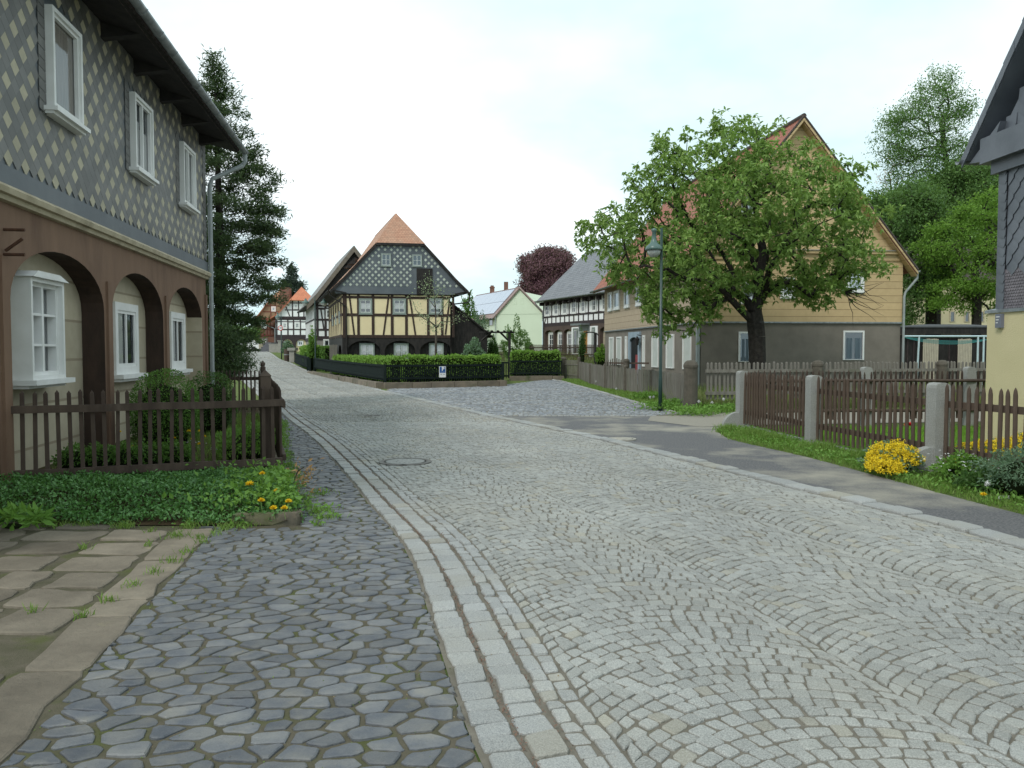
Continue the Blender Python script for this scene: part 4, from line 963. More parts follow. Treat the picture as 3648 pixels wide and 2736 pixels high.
m=MB(); p_=[A5+b5*.29,A5+dv5*21+b5*.29,A5+dv5*21+b5*9,A5+b5*9]; m.prism([(p[0],p[1],.4) for p in p_],(0,0,z5b-.45)); m.build('wall',M_cream,H5)
m=MB(); wbox(m,w5,e0,e1,.4,w5.px(*Z6(1520,633))[1],.0,.06); m.build('porch_wall',M_whitew,H5)
m=MB()
n=24
for k in range(n+1):
    s_=k*21/n; beam(m,w5,s_,z5b,s_,z5t,.16,0,.035)
for z,wd in ((z5b+.02,.3),(z5m,.17),(z5m+(z5t-z5m)*.80,.15),(z5t-.02,.2)): beam(m,w5,0,z,21,z,wd,0,.032)
beam(m,w5,.1,z5b,.6,z5m,.12,0,.03); m.build('timber_frame',M_dtim,H5)
zw0=z5m+.05
for x0,x1 in ((1157,1217),(1282,1332),(1401,1450),(1520,1577),(1650,1702),(1795,1850),(1935,1985)):
    s0=a5(x0);s1=a5(x1); z1=zw0+1.45; window(H5,w5,(s0-.06,s1+.06,zw0+.0,z1),d=.035,cas=.13,casd=.05,sash=.05,bars=(1,2))
for x0,x1 in ((1180,1240),(1305,1362),(1430,1488)):
    s0=a5(x0);s1=a5(x1); window(H5,w5,(s0-.15,s1+.15,zsp-2.1,zsp+.12),d=-.28,cas=.16,casd=.08,sash=.06,bars=(1,3))
for x0,x1 in ((1545,1605),(1800,1840)):
    s0=a5(x0);s1=a5(x1); window(H5,w5,(s0,s1,zsp-2.1,zsp+.35),d=.06,cas=.16,casd=.06,bars=(0,0),mats=(M_grey,M_white))
m=MB(); wbox(m,w5,a5(1690),a5(1735),.5,zsp+.1,.06,.10); m.build('door',mt('orange_door',(.55,.27,.08),(.48,.22,.06),rough=.6),H5)
m=MB(); wbox(m,w5,a5(1625),a5(1770),zsp+.55,zsp+.7,.06,.9); wbox(m,w5,a5(1625),a5(1770),zsp+.1,zsp+.55,.06,.12); m.build('porch_roof',M_lead,H5)
ea=.6; ez=w5.px(*Z6(1025,285),ea)[1]; s_l=w5.px(*Z6(1025,285),ea)[0]
def RU(s,z,b): q=w5.A+w5.t*s-w5.n*b; return np.array([q[0],q[1],z])
# ridge point taken from an image pixel on the plane through the middle of the house
dr_=4.5; rs,rzz=w5.px(2089,897,-dr_)
m=MB(); roof_slab(m,RU(s_l,ez,-ea),RU(21.8,ez,-ea),RU(21.8,rzz,dr_),RU(rs,rzz,dr_),.12); roof_slab(m,RU(s_l,ez,9.6),RU(21.8,ez,9.6),RU(21.8,rzz,dr_),RU(rs,rzz,dr_),.12)
m.face([RU(s_l,ez,-ea),RU(s_l,ez,9.6),RU(rs,rzz,dr_)]); m.build('roof',M_gs,H5)
gutter(H5,RU(s_l,ez+.02,-ea-.09),RU(21.8,ez+.02,-ea-.09),.08)
m=MB(); m.prism([RU(s_l+.1,ez-.15,-ea+.05),RU(21.6,ez-.15,-ea+.05),RU(21.6,ez-.15,.1),RU(s_l+.1,ez-.15,.1)],(0,0,.04))
for k in range(18): wbox(m,w5,k*1.2,k*1.2+.2,ez-.42,ez-.15,.03,ea-.15)
m.build('soffit',M_dtim,H5)
m=MB(); p0=RU(s_l+.2,ez,-ea-.09); c6=w5.p(.1,0,.12); m.tube([p0,p0+(0,0,-.3),(c6[0],c6[1],ez-1.0),(c6[0],c6[1],1.)],.06,6); m.build('downpipe',M_lead,H5)
# ================================================================ 6. pale green house with solar panels
M_gr=mt('pale_green_plaster',(.64,.71,.56),(.61,.675,.53),scale=.6,rough=.9,spec=.1,bump=.2,bscale=20)
Y6=100.; C6=P(1770,1180,Y6)[:2]; R6=P(1931,1180,Y6-2)[:2]; w6=Wall(C6,R6); s6d=nrm([-.42,1]); w6s=Wall(C6,C6+s6d*14.5,(-60,40))
H6=thing('green_house',(C6[0]+2.5,C6[1]+5,1),'pale green gabled house with solar panels covering its left roof slope','house')
ze6=w6.px(1768,1112)[1]; sa6,za6=w6.px(1848,1023)
q=[C6,R6,R6+s6d*14.5,C6+s6d*14.5]; m=MB(); m.prism([(p[0],p[1],.3) for p in q],(0,0,ze6-.6)); wpoly(m,w6,[(0,ze6-.3),(w6.L,ze6-.3),(sa6,za6-.45)],-14,.02); wpoly(m,w6,[(0,ze6-.3),(w6.L,ze6-.3),(w6.L,ze6-.12),(sa6,za6-.14),(0,ze6-.12)],-.1,.03); m.build('wall',M_gr,H6)
def RG(h,z,b): q=C6+w6.t*(sa6+h)+s6d*b; return np.array([q[0],q[1],z])
sl6=(za6-ze6)/sa6; hl=sa6+.7
M_mtile=tilemat('mauve_tiles',(.34,.24,.22),(.28,.20,.19),(.30,.25,.24),w=.25,h=.3,dirtf=.3)
m=MB(); roof_slab(m,RG(-hl,za6-hl*sl6,-.4),RG(-hl,za6-hl*sl6,15),RG(0,za6,15),RG(0,za6,-.4),.15); hr=w6.L-sa6+.6; slr=(za6-ze6)/(w6.L-sa6); roof_slab(m,RG(hr,za6-hr*slr,-.4),RG(hr,za6-hr*slr,15),RG(0,za6,15),RG(0,za6,-.4),.15); m.build('roof',M_mtile,H6)
M_pv=mt('solar_glass',(.50,.54,.62),(.46,.50,.58),rough=.18,spec=.8,metal=.85)
nr=np.cross(RG(0,za6,0)-RG(-hl,za6-hl*sl6,0),RG(0,za6,10)-RG(0,za6,0)); nr=nr/np.linalg.norm(nr); nr=nr if nr[2]>0 else -nr
for i in range(2):
    for j in range(7):
        h0=-hl*(.06+.40*i);h1=-hl*(.06+.40*(i+1)-.01); b0=.5+j*1.98;b1=b0+1.96
        m=MB(); m.prism([RG(h0,za6+h0*sl6,b0),RG(h1,za6+h1*sl6,b0),RG(h1,za6+h1*sl6,b1),RG(h0,za6+h0*sl6,b1)],nr*.10); m.build('solar_panel',M_pv,H6)
for x0,x1 in ((732,760),(824,852)):
    a=w6.px(*Z6(x0,318));b=w6.px(*Z6(x1,242)); recess(H6,w6,(a[0],b[0],a[1],b[1]),M_glassd,fr=.08,fmat=M_gr)
a=w6s.px(*Z6(395,608));b=w6s.px(*Z6(440,498)); recess(H6,w6s,(min(a[0],b[0]),max(a[0],b[0]),a[1],b[1]),M_glassg,fr=.15,fmat=M_cream)
chimney(H6,RG(.2,0,4.6)[:2],.55,.55,za6-.8,za6+1.0,M_brick,False); chimney(H6,RG(.2,0,9.5)[:2],.6,.6,za6-.8,za6+.75,M_brick)
gutter(H6,RG(-hl-.1,za6-hl*sl6-.05,-.4),RG(-hl-.1,za6-hl*sl6-.05,15),.09)
m=MB(); p0=w6.p(-.15,0,.15); m.tube([(p0[0],p0[1],ze6-.2),(p0[0],p0[1],1.)],.06,6); m.build('downpipe',M_zinc,H6)
m=MB(); c=w6s.px(*Z6(410,755)); m.lathe((0,0,0),[(.42,0),(.3,.06),(.02,.09)],14)
vs=[w6s.p(c[0]+v[0],c[1]+v[1],.5+v[2]) for v in m.v]; m.v=[tuple(v) for v in vs]; m.tube([w6s.p(c[0],c[1],.5),w6s.p(c[0],c[1]-.2,0)],.03,5); m.build('satellite_dish',M_lead,H6)
# ================================================================ 7/8. far houses up the road
def S3(x,y): return (880+.1929*x,1000+.1929*y)
Y7=104.; A7=P(*S3(535,1100),Y7)[:2]; f7=nrm([1,.1]); g7=nrm([-.30,1]); w7=Wall(A7,A7+f7*7.0); w7s=Wall(A7,A7+g7*12,(-60,60))
H7=thing('hip_roofed_house',(A7[0]+3,A7[1]+5,1.6),'far white timbered house with a bright orange hipped roof up the street','house')
z=lambda y:w7.px(*S3(800,y))[1]; zg7=1.3; zb7=z(1040); zt7=z(715); z7c=z(660)
m=MB(); q=[A7,A7+f7*7,A7+f7*7+g7*12,A7+g7*12]; m.prism([(p[0],p[1],zb7) for p in q],(0,0,z7c-zb7)); 
sc7=w7.px(*S3(1018,300))[0]
pr7=[(sc7+.9,z7c-.1),(w7.px(*S3(1018,0))[0]-w7.px(*S3(795,0))[0],z(352)),(0,z(92))]
wpoly(m,w7,[(0.05,z7c),(sc7*2,z7c),(sc7+pr7[1][0]-.15,z(352)-.05),(sc7-pr7[1][0]+.15,z(352)-.05)],-.3,.05); m.build('infill',M_whitew,H7)
m=MB(); m.prism([(p[0],p[1],zg7) for p in q],(0,0,zb7-zg7-.002)); m.build('wall',M_yel,H7)
m=MB()
for x in (550,630,755,860,985,1105): s_=w7.px(*S3(x,900))[0]; beam(m,w7,s_,zb7,s_,zt7,.16,0,.05)
for y,wd in ((1035,.5),(898,.16),(757,.12),(715,.12),(685,.55)): beam(m,w7,0,z(y),7,z(y),wd,0,.045)
for x in (845,957,1055): s_=w7.px(*S3(x,900))[0]; beam(m,w7,s_,z7c,s_,z(352),.15,.05,.09)
for y,x0,x1 in ((540,700,1300),(412,790,1250)): a=w7.px(*S3(x0,y));b=w7.px(*S3(x1,y)); beam(m,w7,a[0],a[1],b[0],a[1],.14,.05,.085)
a=w7.px(*S3(720,480));b=w7.px(*S3(790,655)); beam(m,w7,a[0],a[1],b[0],b[1],.13,.05,.08)
for k in range(6): beam(m,w7s,.1+k*2,zb7,.1+k*2,zt7,.16,0,.05)
for y in (898,757,715): beam(m,w7s,0,z(y),12,z(y),.14,0,.045)
m.build('timber_frame',M_dtim,H7)
arc7=[(w7.px(*S3(a_,1100))[0],w7.px(*S3(b_,1100))[0],z(1170),z(1085)) for a_,b_ in ((660,845),(905,1110),(1150,1330))]
m=arcade(w7,zg7,zb7-.01,arc7,0,7,.2,mi=(0,0),d=.22); m.build('arcade',M_dtim,H7)
for x0,x1 in ((650,745),(880,978),(1115,1200)): a=w7.px(*S3(x0,890));b=w7.px(*S3(x1,765)); window(H7,w7,(a[0],b[0],a[1],b[1]),d=.05,cas=.17,casd=.05,bars=(1,1))
a=w7.px(*S3(865,520));b=w7.px(*S3(945,425)); window(H7,w7,(a[0],b[0],a[1],b[1]),d=.08,cas=.15,casd=.05,bars=(1,1))
for x0,x1 in ((680,770),(935,1040)): a=w7.px(*S3(x0,1205));b=w7.px(*S3(x1,1110)); window(H7,w7,(a[0],b[0],a[1],b[1]),d=.03,cas=.12,casd=.05,bars=(1,0))
def RF(h,z_,b): q=A7+f7*(sc7+h)+g7*b; return np.array([q[0],q[1],z_])
m=MB()
for sg_ in (-1,1):
    roof_slab(m,RF(sg_*(pr7[0][0]+.4),z7c-.55,-.5),RF(sg_*(pr7[0][0]+.4),z7c-.55,12.5),RF(sg_*(sc7-.2),z7c+.35,12.5),RF(sg_*(sc7-.2),z7c+.35,-.5),.12)
    roof_slab(m,RF(sg_*(sc7-.2),z7c+.35,-.5),RF(sg_*(sc7-.2),z7c+.35,12.5),RF(sg_*pr7[1][0],pr7[1][1],12.5),RF(sg_*pr7[1][0],pr7[1][1],-.5),.12)
    roof_slab(m,RF(sg_*pr7[1][0],pr7[1][1],-.5),RF(sg_*pr7[1][0],pr7[1][1],12.5),RF(0,pr7[2][1],12.5),RF(0,pr7[2][1],1.6),.12)
m.prism([RF(-pr7[1][0]-.1,pr7[1][1]-.05,-.6),RF(pr7[1][0]+.1,pr7[1][1]-.05,-.6),RF(0,pr7[2][1],1.6)],(0,0,-.1)); m.build('roof',M_or2,H7)
chimney(H7,RF(-2.0,0,5)[:2],1.3,1.,pr7[2][1]-3,pr7[2][1]+.1,M_brick,False)
gutter(H7,RF(-pr7[0][0]-.5,z7c-.55,-.5),RF(-pr7[0][0]-.5,z7c-.55,12),.1)
m=MB(); p0=RF(-pr7[0][0]-.5,z7c-.6,-.4); m.tube([p0,p0+(0,0,-.5),w7.p(-.1,zt7-1.2,.1),w7.p(-.1,zg7,.1)],.07,6); m.build('downpipe',M_lead,H7)
Y8=116.; A8=P(*S3(160,1200),Y8)[:2]; w8=Wall(A8,A8+f7*7.2); H8=thing('red_timbered_house',(A8[0]+3,A8[1]+5,1.6),'far brown house with reddish timbers and an orange hipped roof behind the conifer','house')
z=lambda y:w8.px(*S3(400,y))[1]
M_rt=mt('red_brown_timber',(.20,.075,.055),(.16,.06,.045),scale=3,rough=.9); M_tb=mt('tan_infill',(.30,.22,.14),(.26,.19,.12),scale=1,rough=.9); M_rw=mt('dusky_red_wall',(.28,.15,.115),(.24,.13,.10),scale=1,rough=.9)
q=[A8,A8+f7*7.2,A8+f7*7.2+g7*10,A8+g7*10]; m=MB(); m.prism([(p[0],p[1],1.3) for p in q],(0,0,z(700)-1.3)); m.build('wall',M_rw,H8)
sc8=w8.px(*S3(612,300))[0]; h8=sc8-w8.px(*S3(428,0))[0]
m=MB(); wpoly(m,w8,[(0,z(700)),(7.2,z(700)),(sc8+h8,z(328)),(sc8-h8,z(328))],-.3,.05); m.build('gable_wall',M_tb,H8)
m=MB()
for x in (445,530,625): s_=w8.px(*S3(x,900))[0]; beam(m,w8,s_,z(700),s_,z(328),.14,.05,.09)
for y in (465,572): beam(m,w8,w8.px(*S3(300,y))[0],z(y),7,z(y),.13,.05,.085)
for y in (700,890,1010): beam(m,w8,0,z(y),7.2,z(y),.22,0,.06)
for x in (175,250,300,370,425): s_=w8.px(*S3(x,900))[0]; beam(m,w8,s_,z(1010),s_,z(700),.14,0,.05)
m.build('timber_frame',M_rt,H8)
m=MB(); a=w8.px(*S3(205,1250));b=w8.px(*S3(395,1045)); wpoly(m,w8,[(a[0],a[1]),(b[0],a[1]),(b[0],b[1]-.8),((a[0]+b[0])/2+.6,b[1]-.1),((a[0]+b[0])/2-.6,b[1]-.1),(a[0],b[1]-.8)],0,.03); m.build('arch_panel',M_gp,H8)
for x0,y0,x1,y1,bb in ((253,1085,362,1215,(1,1)),(263,768,363,885,(0,0)),(450,475,535,570,(0,0))):
    a=w8.px(*S3(x0,y1));b=w8.px(*S3(x1,y0)); window(H8,w8,(a[0],b[0],a[1],b[1]),d=.09,cas=.16,casd=.05,bars=bb,glass=M_glassg)
def RE(h,z_,b): q=A8+f7*(sc8+h)+g7*b; return np.array([q[0],q[1],z_])
m=MB()
for sg_ in (-1,1):
    roof_slab(m,RE(sg_*(sc8+.3),z(740),-.4),RE(sg_*(sc8+.3),z(740),10.5),RE(sg_*h8,z(325),10.5),RE(sg_*h8,z(325),-.4),.12)
    roof_slab(m,RE(sg_*h8,z(325),-.4),RE(sg_*h8,z(325),10.5),RE(0,z(150),10.5),RE(0,z(150),2),.12)
m.prism([RE(-h8-.1,z(328),-.5),RE(h8+.1,z(328),-.5),RE(0,z(150),2)],(0,0,-.1)); m.build('roof',mt('_x',(1,1,1)) if 0 else tilemat('orange_tiles_old',(.44,.20,.11),(.36,.16,.09),(.30,.2,.12),w=.26,h=.3),H8)
# garden wall, gate pillars, steps in front of the far houses
def block(name,x0,x1,y0,y1,Y,dep,mat,label,cat,zb=None,cap=None):
    a=P(x0,y1,Y);b=P(x1,y0,Y); z0=tzf(a[0],Y)-.05 if zb is None else zb
    t=thing(name,((a[0]+b[0])/2,Y,z0),label,cat)
    m=MB(); m.box((a[0],Y,z0),(b[0]-a[0],0,0),(0,dep,0),(0,0,b[2]-z0)); m.build('wall' if dep>1 or b[0]-a[0]>1.5 else 'shaft',mat,t)
    if cap: m=MB(); m.box((a[0]-cap,Y-cap,b[2]),(b[0]-a[0]+2*cap,0,0),(0,dep+2*cap,0),(0,0,.12)); m.build('coping',mat,t)
    return t
M_conc=mt('weathered_concrete',(.33,.31,.28),(.26,.245,.22),scale=3,rough=.9,bump=.3,bscale=30,c3=(.16,.15,.12),s3=2,l3=.55,h3=.8)
block('garden_wall',*(S3(405,0)[0],S3(578,0)[0]),S3(0,1182)[1],S3(0,1300)[1],96,.3,M_conc,'low grey garden wall in front of the far houses','wall',cap=.03)
block('gate_pillar',S3(572,0)[0],S3(622,0)[0],S3(0,1120)[1],S3(0,1310)[1],94,.5,M_conc,'square grey gate pillar at the right end of the far garden wall','pillar',cap=.06)
t=thing('stone_steps',(P(*S3(290,1300),100)[0],100,1.6),'dark stone steps against the far brown house','steps')
for k in range(5):
    a=P(*S3(185+k*24,1300),100-.0); b=P(*S3(395,1300),100); m=MB(); m.box((a[0],100+k*.3,1.3),(b[0]-a[0],0,0),(0,4,0),(0,0,.35+k*.28)); m.build('step',mt('dark_stone',(.10,.10,.11),(.13,.13,.14),scale=2,rough=.8),t)
a=P(*S3(800,1440),70); z0=tzf(a[0],70)-.1
t=thing('stone_trough',(a[0],70,z0),'grey stone block with a wider coping beside the far end of the dark fence','stone block'); m=MB(); x0=P(*S3(768,0),70)[0];x1=P(*S3(858,0),70)[0]; zt_2=P(*S3(800,1290),70)[2]
m.cbox(((x0+x1)/2,70.3,(z0+zt_2)/2),x1-x0,.8,zt_2-z0); m.build('base',M_conc,t); m=MB(); m.cbox(((x0+x1)/2,70.3,zt_2+.12),x1-x0+.25,1.05,.24); m.build('coping',M_conc,t)
# ================================================================ 9. slate house at the right edge
H9=thing('slate_gable_house',(10.5,12,0),'dark slate gable above a yellow plaster wall, at the right edge','house')
M_y9=mt('yellow_render',(.66,.58,.36),(.62,.545,.33),scale=1.5,rough=.95,spec=.1,bump=.8,bscale=70,bdist=.012)
M_s9=mt('dark_slate',(.085,.095,.115),(.13,.14,.165),scale=1.2,rough=.42,spec=.5,isl=.10,bump=.2,bscale=14)
M_s9b=mt('scalloped_slate',(.13,.115,.13),(.17,.15,.165),scale=3,rough=.5,spec=.4,isl=.15)
kx=lambda Y,X0: X0-.054*(Y-14.06)
Ws=Wall((8.49,14.06),(8.49+.054*9,5.06),(0,10))     # s=0 at far corner, growing towards the camera
zy=2.42
m=MB(); m.prism([Ws.p(-.14,0,.07),Ws.p(9,0,.07),Ws.p(9,0,-7),Ws.p(-.14,0,-7)],(0,0,zy-.06)); m.build('lower_wall',M_y9,H9)
m=MB(); m.prism([Ws.p(-.17,zy-.06,.10),Ws.p(9,zy-.06,.10),Ws.p(9,zy-.02,-.1),Ws.p(-.17,zy-.02,-.1)],(0,0,.05)); m.build('ledge',M_lead,H9)
m=MB(); m.prism([Ws.p(0,zy,0),Ws.p(9,zy,0),Ws.p(9,zy,-7),Ws.p(0,zy,-7)],(0,0,5.1-zy)); wpoly(m,Ws,[(0,5.0),(9,5.0),(4.5,5.0+4.5*1.2)],-.3,.0); m.build('upper_wall',M_slg,H9)
# slates: edge course, field of rounded slates, big patterned ones
m=MB(); z_=zy
while z_<4.75:
    m.prism([Ws.p(-.005,z_+.02,.006),Ws.p(.20,z_-.03,.03),Ws.p(.235,z_+.02,.032),Ws.p(.235,z_+.155,.022),Ws.p(-.005,z_+.175,.004)],Ws.n3*.012); z_+=.155
m.build('edge_slates',M_s9,H9)
m=MB(); z_=zy+.01; r_=0
while z_<3.05:
    s_=.24+(.03 if r_%2 else 0)
    while s_<8.9:
        m.prism([Ws.p(s_+.03*math.cos(t_),z_+.02-.03*abs(math.sin(t_)) ,.012+.012) for t_ in (PI,PI*.75,PI*.5,PI*.25,0)]+[Ws.p(s_+.03,z_+.07,.006),Ws.p(s_-.03,z_+.07,.006)],Ws.n3*.006); s_+=.062
    z_+=.05; r_+=1
m.build('scalloped_slates',M_s9b,H9)
m=MB(); z_=3.05; r_=0
while z_<4.75:
    s_=.26-(.15 if r_%2 else 0)
    while s_<8.7:
        x0=max(s_,.245)
        m.prism([Ws.p(x0,z_+.05,.012),Ws.p(s_+.16,z_-.06,.028),Ws.p(s_+.22,z_-.02,.028),Ws.p(s_+.29,z_+.05,.026),Ws.p(s_+.29,z_+.23,.010),Ws.p(x0,z_+.23,.006)],Ws.n3*.006); s_+=.30
    z_+=.17; r_+=1
m.build('slate_cladding',M_s9,H9)
m=MB(); wbox(m,Ws,-.1,9,4.78,5.02,0,.10); wbox(m,Ws,-.2,9,4.98,5.42,.0,.24); 
wpoly(m,Ws,[(-.2,5.0),(9,5.0),(4.5,5.0+4.5*1.2)],.0,.10); m.build('gable_slates',M_s9,H9)
m=MB(); z_=5.44; r_=0
while z_<9:
    s_=(z_-5.0)/1.2-.1+(.15 if r_%2 else 0)
    while s_<8.8-(z_-5.0)/1.2:
        m.prism([Ws.p(s_,z_+.05,.103),Ws.p(s_+.16,z_-.06,.118),Ws.p(s_+.22,z_-.02,.118),Ws.p(s_+.29,z_+.05,.116),Ws.p(s_+.29,z_+.23,.104),Ws.p(s_+.02,z_+.23,.101)],Ws.n3*.006); s_+=.30
    z_+=.19; r_+=1
m.build('gable_pattern',M_s9,H9)
m=MB(); e9=-.62; 
roof_slab(m,Ws.p(e9,5.2,.27),Ws.p(e9,5.2,-8),Ws.p(4.5,5.2+5.12*1.19,-8),Ws.p(4.5,5.2+5.12*1.19,.27),.12); roof_slab(m,Ws.p(9.62,5.2,.27),Ws.p(9.62,5.2,-8),Ws.p(4.5,5.2+5.12*1.19,-8),Ws.p(4.5,5.2+5.12*1.19,.27),.12); m.build('roof',M_s9,H9)
m=MB(); z0=5.18
for k in range(24):   # verge slates
    s_=e9+k*.22; zz=z0+(s_-e9)*1.19; m.prism([Ws.p(s_-.01,zz-.16,.275),Ws.p(s_+.24,zz+.13,.275),Ws.p(s_+.22,zz+.30,.275),Ws.p(s_-.03,zz+.02,.275)],Ws.n3*(.02+.006*(k%2)))
m.build('verge_slates',M_s9,H9)
m=MB(); m.prism([Ws.p(e9+.1,5.07,.22),Ws.p(0,5.0,.22),Ws.p(.3,5.6,.22)],-Ws.n3*8); m.build('soffit',M_s9,H9)
gutter(H9,Ws.p(e9-.07,5.16,.34),Ws.p(e9-.07,5.16,-8),.075,M_lead)
m=MB(); c=Ws.px(3567,1143,.07); wbox(m,Ws,c[0]-.075,c[0]+.075,c[1]-.12,c[1]+.12,.07,.13); o=m.build('meter_box',mt('grey_box',(.16,.17,.21),rough=.5),H9)
for k in range(3):
    m=MB(); wbox(m,Ws,c[0]-.05,c[0]+.04-.02*k,c[1]+.06-.05*k,c[1]+.075-.05*k,.13,.134); m.build('box_mark',M_white,o)
# ================================================================ 10. shed and clothes line, cream house behind
Yt=44.; M_felt=mt('roofing_felt',(.085,.09,.095),(.06,.062,.066),scale=2,rough=.8,bump=.2)
t=thing('black_shed',(P(3350,1200,Yt)[0],Yt+2,0),'long black shed with a felt roof behind the pale blue clothes line','shed')
Zs=lambda x,y:(3100+x*.2477,1050+y*.2477)
a=P(*Zs(410,900),Yt);b=P(*Zs(1900,900),Yt); zt_=P(*Zs(1000,570),Yt)[2]; zr=P(*Zs(1000,425),Yt+2)[2]
m=MB(); m.box((a[0],Yt,-.1),(b[0]-a[0],0,0),(0,3.5,0),(0,0,zt_+.1)); m.build('wall',M_black,t)
m=MB(); m.box((a[0]-.3,Yt-.35,zt_),(b[0]-a[0]+.6,0,0),(0,.1,0),(0,0,.42)); m.build('fascia',M_black,t)
m=MB(); x0=P(*Zs(770,430),Yt+2)[0]; roof_slab(m,(a[0]-.3,Yt-.4,zt_+.42),(b[0]+.3,Yt-.4,zt_+.42),(b[0]-.8,Yt+2,zr),(x0,Yt+2,zr),.06); roof_slab(m,(a[0]-.3,Yt+4,zt_+.42),(b[0]+.3,Yt+4,zt_+.42),(b[0]-.8,Yt+2,zr),(x0,Yt+2,zr),.06); m.face([(a[0]-.3,Yt-.4,zt_+.42),(a[0]-.3,Yt+4,zt_+.42),(x0,Yt+2,zr)]); m.build('roof',M_felt,t)
for xx in (530,620,1130,1560): 
    p0=P(*Zs(xx,800),Yt-.02); m=MB(); m.box((p0[0],Yt-.03,-.1),(.06,0,0),(0,.03,0),(0,0,zt_)); m.build('door_post',M_dtim,t)
M_pal=mt('bare_slat_wood',(.46,.41,.32),(.38,.34,.27),scale=5,rough=.85)
for x0,x1,lb in ((757,990,'left pale slatted gate panel leaning on the black shed'),(1258,1470,'right pale slatted gate panel leaning on the black shed')):
    a=P(*Zs(x0,1010),Yt-.5);b=P(*Zs(x1,635),Yt-.5); z0=0
    g=thing('wooden_screen',((a[0]+b[0])/2,Yt-.5,z0),lb,'screen'); n=9; wd=(b[0]-a[0])/n
    m=MB()
    for k in range(n): m.box((a[0]+k*wd,Yt-.5,z0+.02),(wd*.78,0,0),(0,.03,0),(0,0,b[2]-z0-R.uniform(0,.04)))
    m.build('slats',M_pal,g); m=MB()
    for zz in (z0+.4,b[2]-.4): m.box((a[0],Yt-.47,zz),(b[0]-a[0],0,0),(0,.03,0),(0,0,.08))
    m.build('cross_rails',M_pal,g)
M_pb=mt('pale_blue_paint',(.50,.62,.66),(.45,.56,.60),scale=5,rough=.5)
g=thing('clothes_line',(P(3400,1250,Yt-4)[0],Yt-4,0),'pale blue clothes line frame with sagging green lines in front of the shed','clothes line'); Yc=Yt-4
zb_l=P(*Zs(700,597),Yc)[2]
for x in (675,1545,1628):
    xx=P(*Zs(x,900),Yc)[0]; m=MB(); m.tube([(xx,Yc,0),(xx+(.08 if x==675 else 0),Yc,zb_l)],.045,8); m.build('post',M_pb,g)
a=P(*Zs(495,600),Yc);b=P(*Zs(1900,600),Yc); m=MB(); m.tube([(a[0],Yc,zb_l),(b[0],Yc,zb_l)],.045,8); m.build('crossbar',M_pb,g)
m=MB()
for k in range(4):
    pts=[(a[0]+.1+(b[0]-a[0])*q_,Yc+.15*k,zb_l-.03-(.30+.07*k)*4*q_*(1-q_)*.7) for q_ in np.linspace(0,1,12)]; m.tube(pts,.012,4)
m.build('lines',mt('teal_line',(.05,.25,.25),rough=.6),g)
Yb=66.; a=P(3180,1165,Yb);b=P(3700,1000,Yb)
g=thing('cream_house',((a[0]+b[0])/2,Yb+3,0),'cream house wall with dark windows, mostly hidden by the big trees behind the shed','house')
m=MB(); m.box((a[0],Yb,-.1),(b[0]-a[0],0,0),(0,7,0),(0,0,b[2]+.1)); m.build('wall',mt('cream_plaster',(.62,.55,.36),(.56,.49,.32),scale=.8,rough=.9),g)
wb=Wall((a[0],Yb),(b[0],Yb))
for x in (975,1180,1390,1600):
    p0=wb.px(*Zs(x-25,385));p1=wb.px(*Zs(x+25,250)); recess(g,wb,(p0[0],p1[0],p0[1],p1[1]),M_glassd,fr=.1,fmat=M_sand2)
m=MB(); roof_slab(m,(a[0]-.5,Yb-.5,b[2]),(b[0]+.5,Yb-.5,b[2]),(b[0]-1,Yb+3.5,b[2]+3.2),(a[0]+1,Yb+3.5,b[2]+3.2),.15); roof_slab(m,(a[0]-.5,Yb+7.5,b[2]),(b[0]+.5,Yb+7.5,b[2]),(b[0]-1,Yb+3.5,b[2]+3.2),(a[0]+1,Yb+3.5,b[2]+3.2),.15); m.build('roof',M_roofd,g)
# ================================================================ foliage tools
L_hedge=leafmat('hedge_leaf',(.10,.20,.03),(.20,.33,.06),(.15,.27,.04),trans=.3)
L_box=leafmat('boxwood_leaf',(.048,.11,.02),(.125,.24,.045),(.07,.15,.03),trans=.25)
L_chest=leafmat('tree_leaf',(.10,.185,.035),(.235,.33,.085),(.165,.26,.065),trans=.35,spec=.35)
L_con=leafmat('conifer_needle',(.026,.050,.024),(.070,.105,.038),(.045,.075,.026),trans=.12)
L_con2=leafmat('conifer_needle_blue',(.018,.032,.026),(.035,.055,.04),trans=.1)
L_cop=leafmat('copper_leaf',(.085,.036,.052),(.19,.095,.115),(.14,.065,.08),trans=.2)
L_tall=leafmat('spring_leaf',(.06,.13,.035),(.12,.20,.06),(.09,.16,.05),trans=.35)
L_lime=leafmat('bright_spring_leaf',(.085,.18,.022),(.165,.28,.045),(.12,.22,.035),trans=.4)
L_dk=leafmat('deep_green_leaf',(.032,.08,.02),(.075,.14,.04),(.055,.11,.028),trans=.25)
L_ivy=leafmat('periwinkle_leaf',(.038,.11,.022),(.10,.22,.06),(.06,.16,.035),trans=.2,rough=.4,spec=.5)
L_fresh=leafmat('fresh_leaf',(.09,.19,.03),(.16,.29,.06),(.12,.23,.04),trans=.35)
L_grey=leafmat('grey_green_leaf',(.08,.14,.085),(.15,.22,.14),(.10,.17,.10),trans=.25)
L_grass=leafmat('grass_blade',(.09,.18,.03),(.20,.28,.07),(.14,.22,.05),trans=.35)
L_mead=leafmat('meadow_blade',(.14,.18,.06),(.26,.27,.12),(.17,.21,.07),trans=.35)
L_dry=leafmat('dry_leaf',(.24,.13,.06),(.36,.22,.10),trans=.2)
M_bark=mt('dark_bark',(.022,.018,.016),(.05,.042,.036),scale=9,rough=.95,bump=.8,bscale=20,bdist=.04)
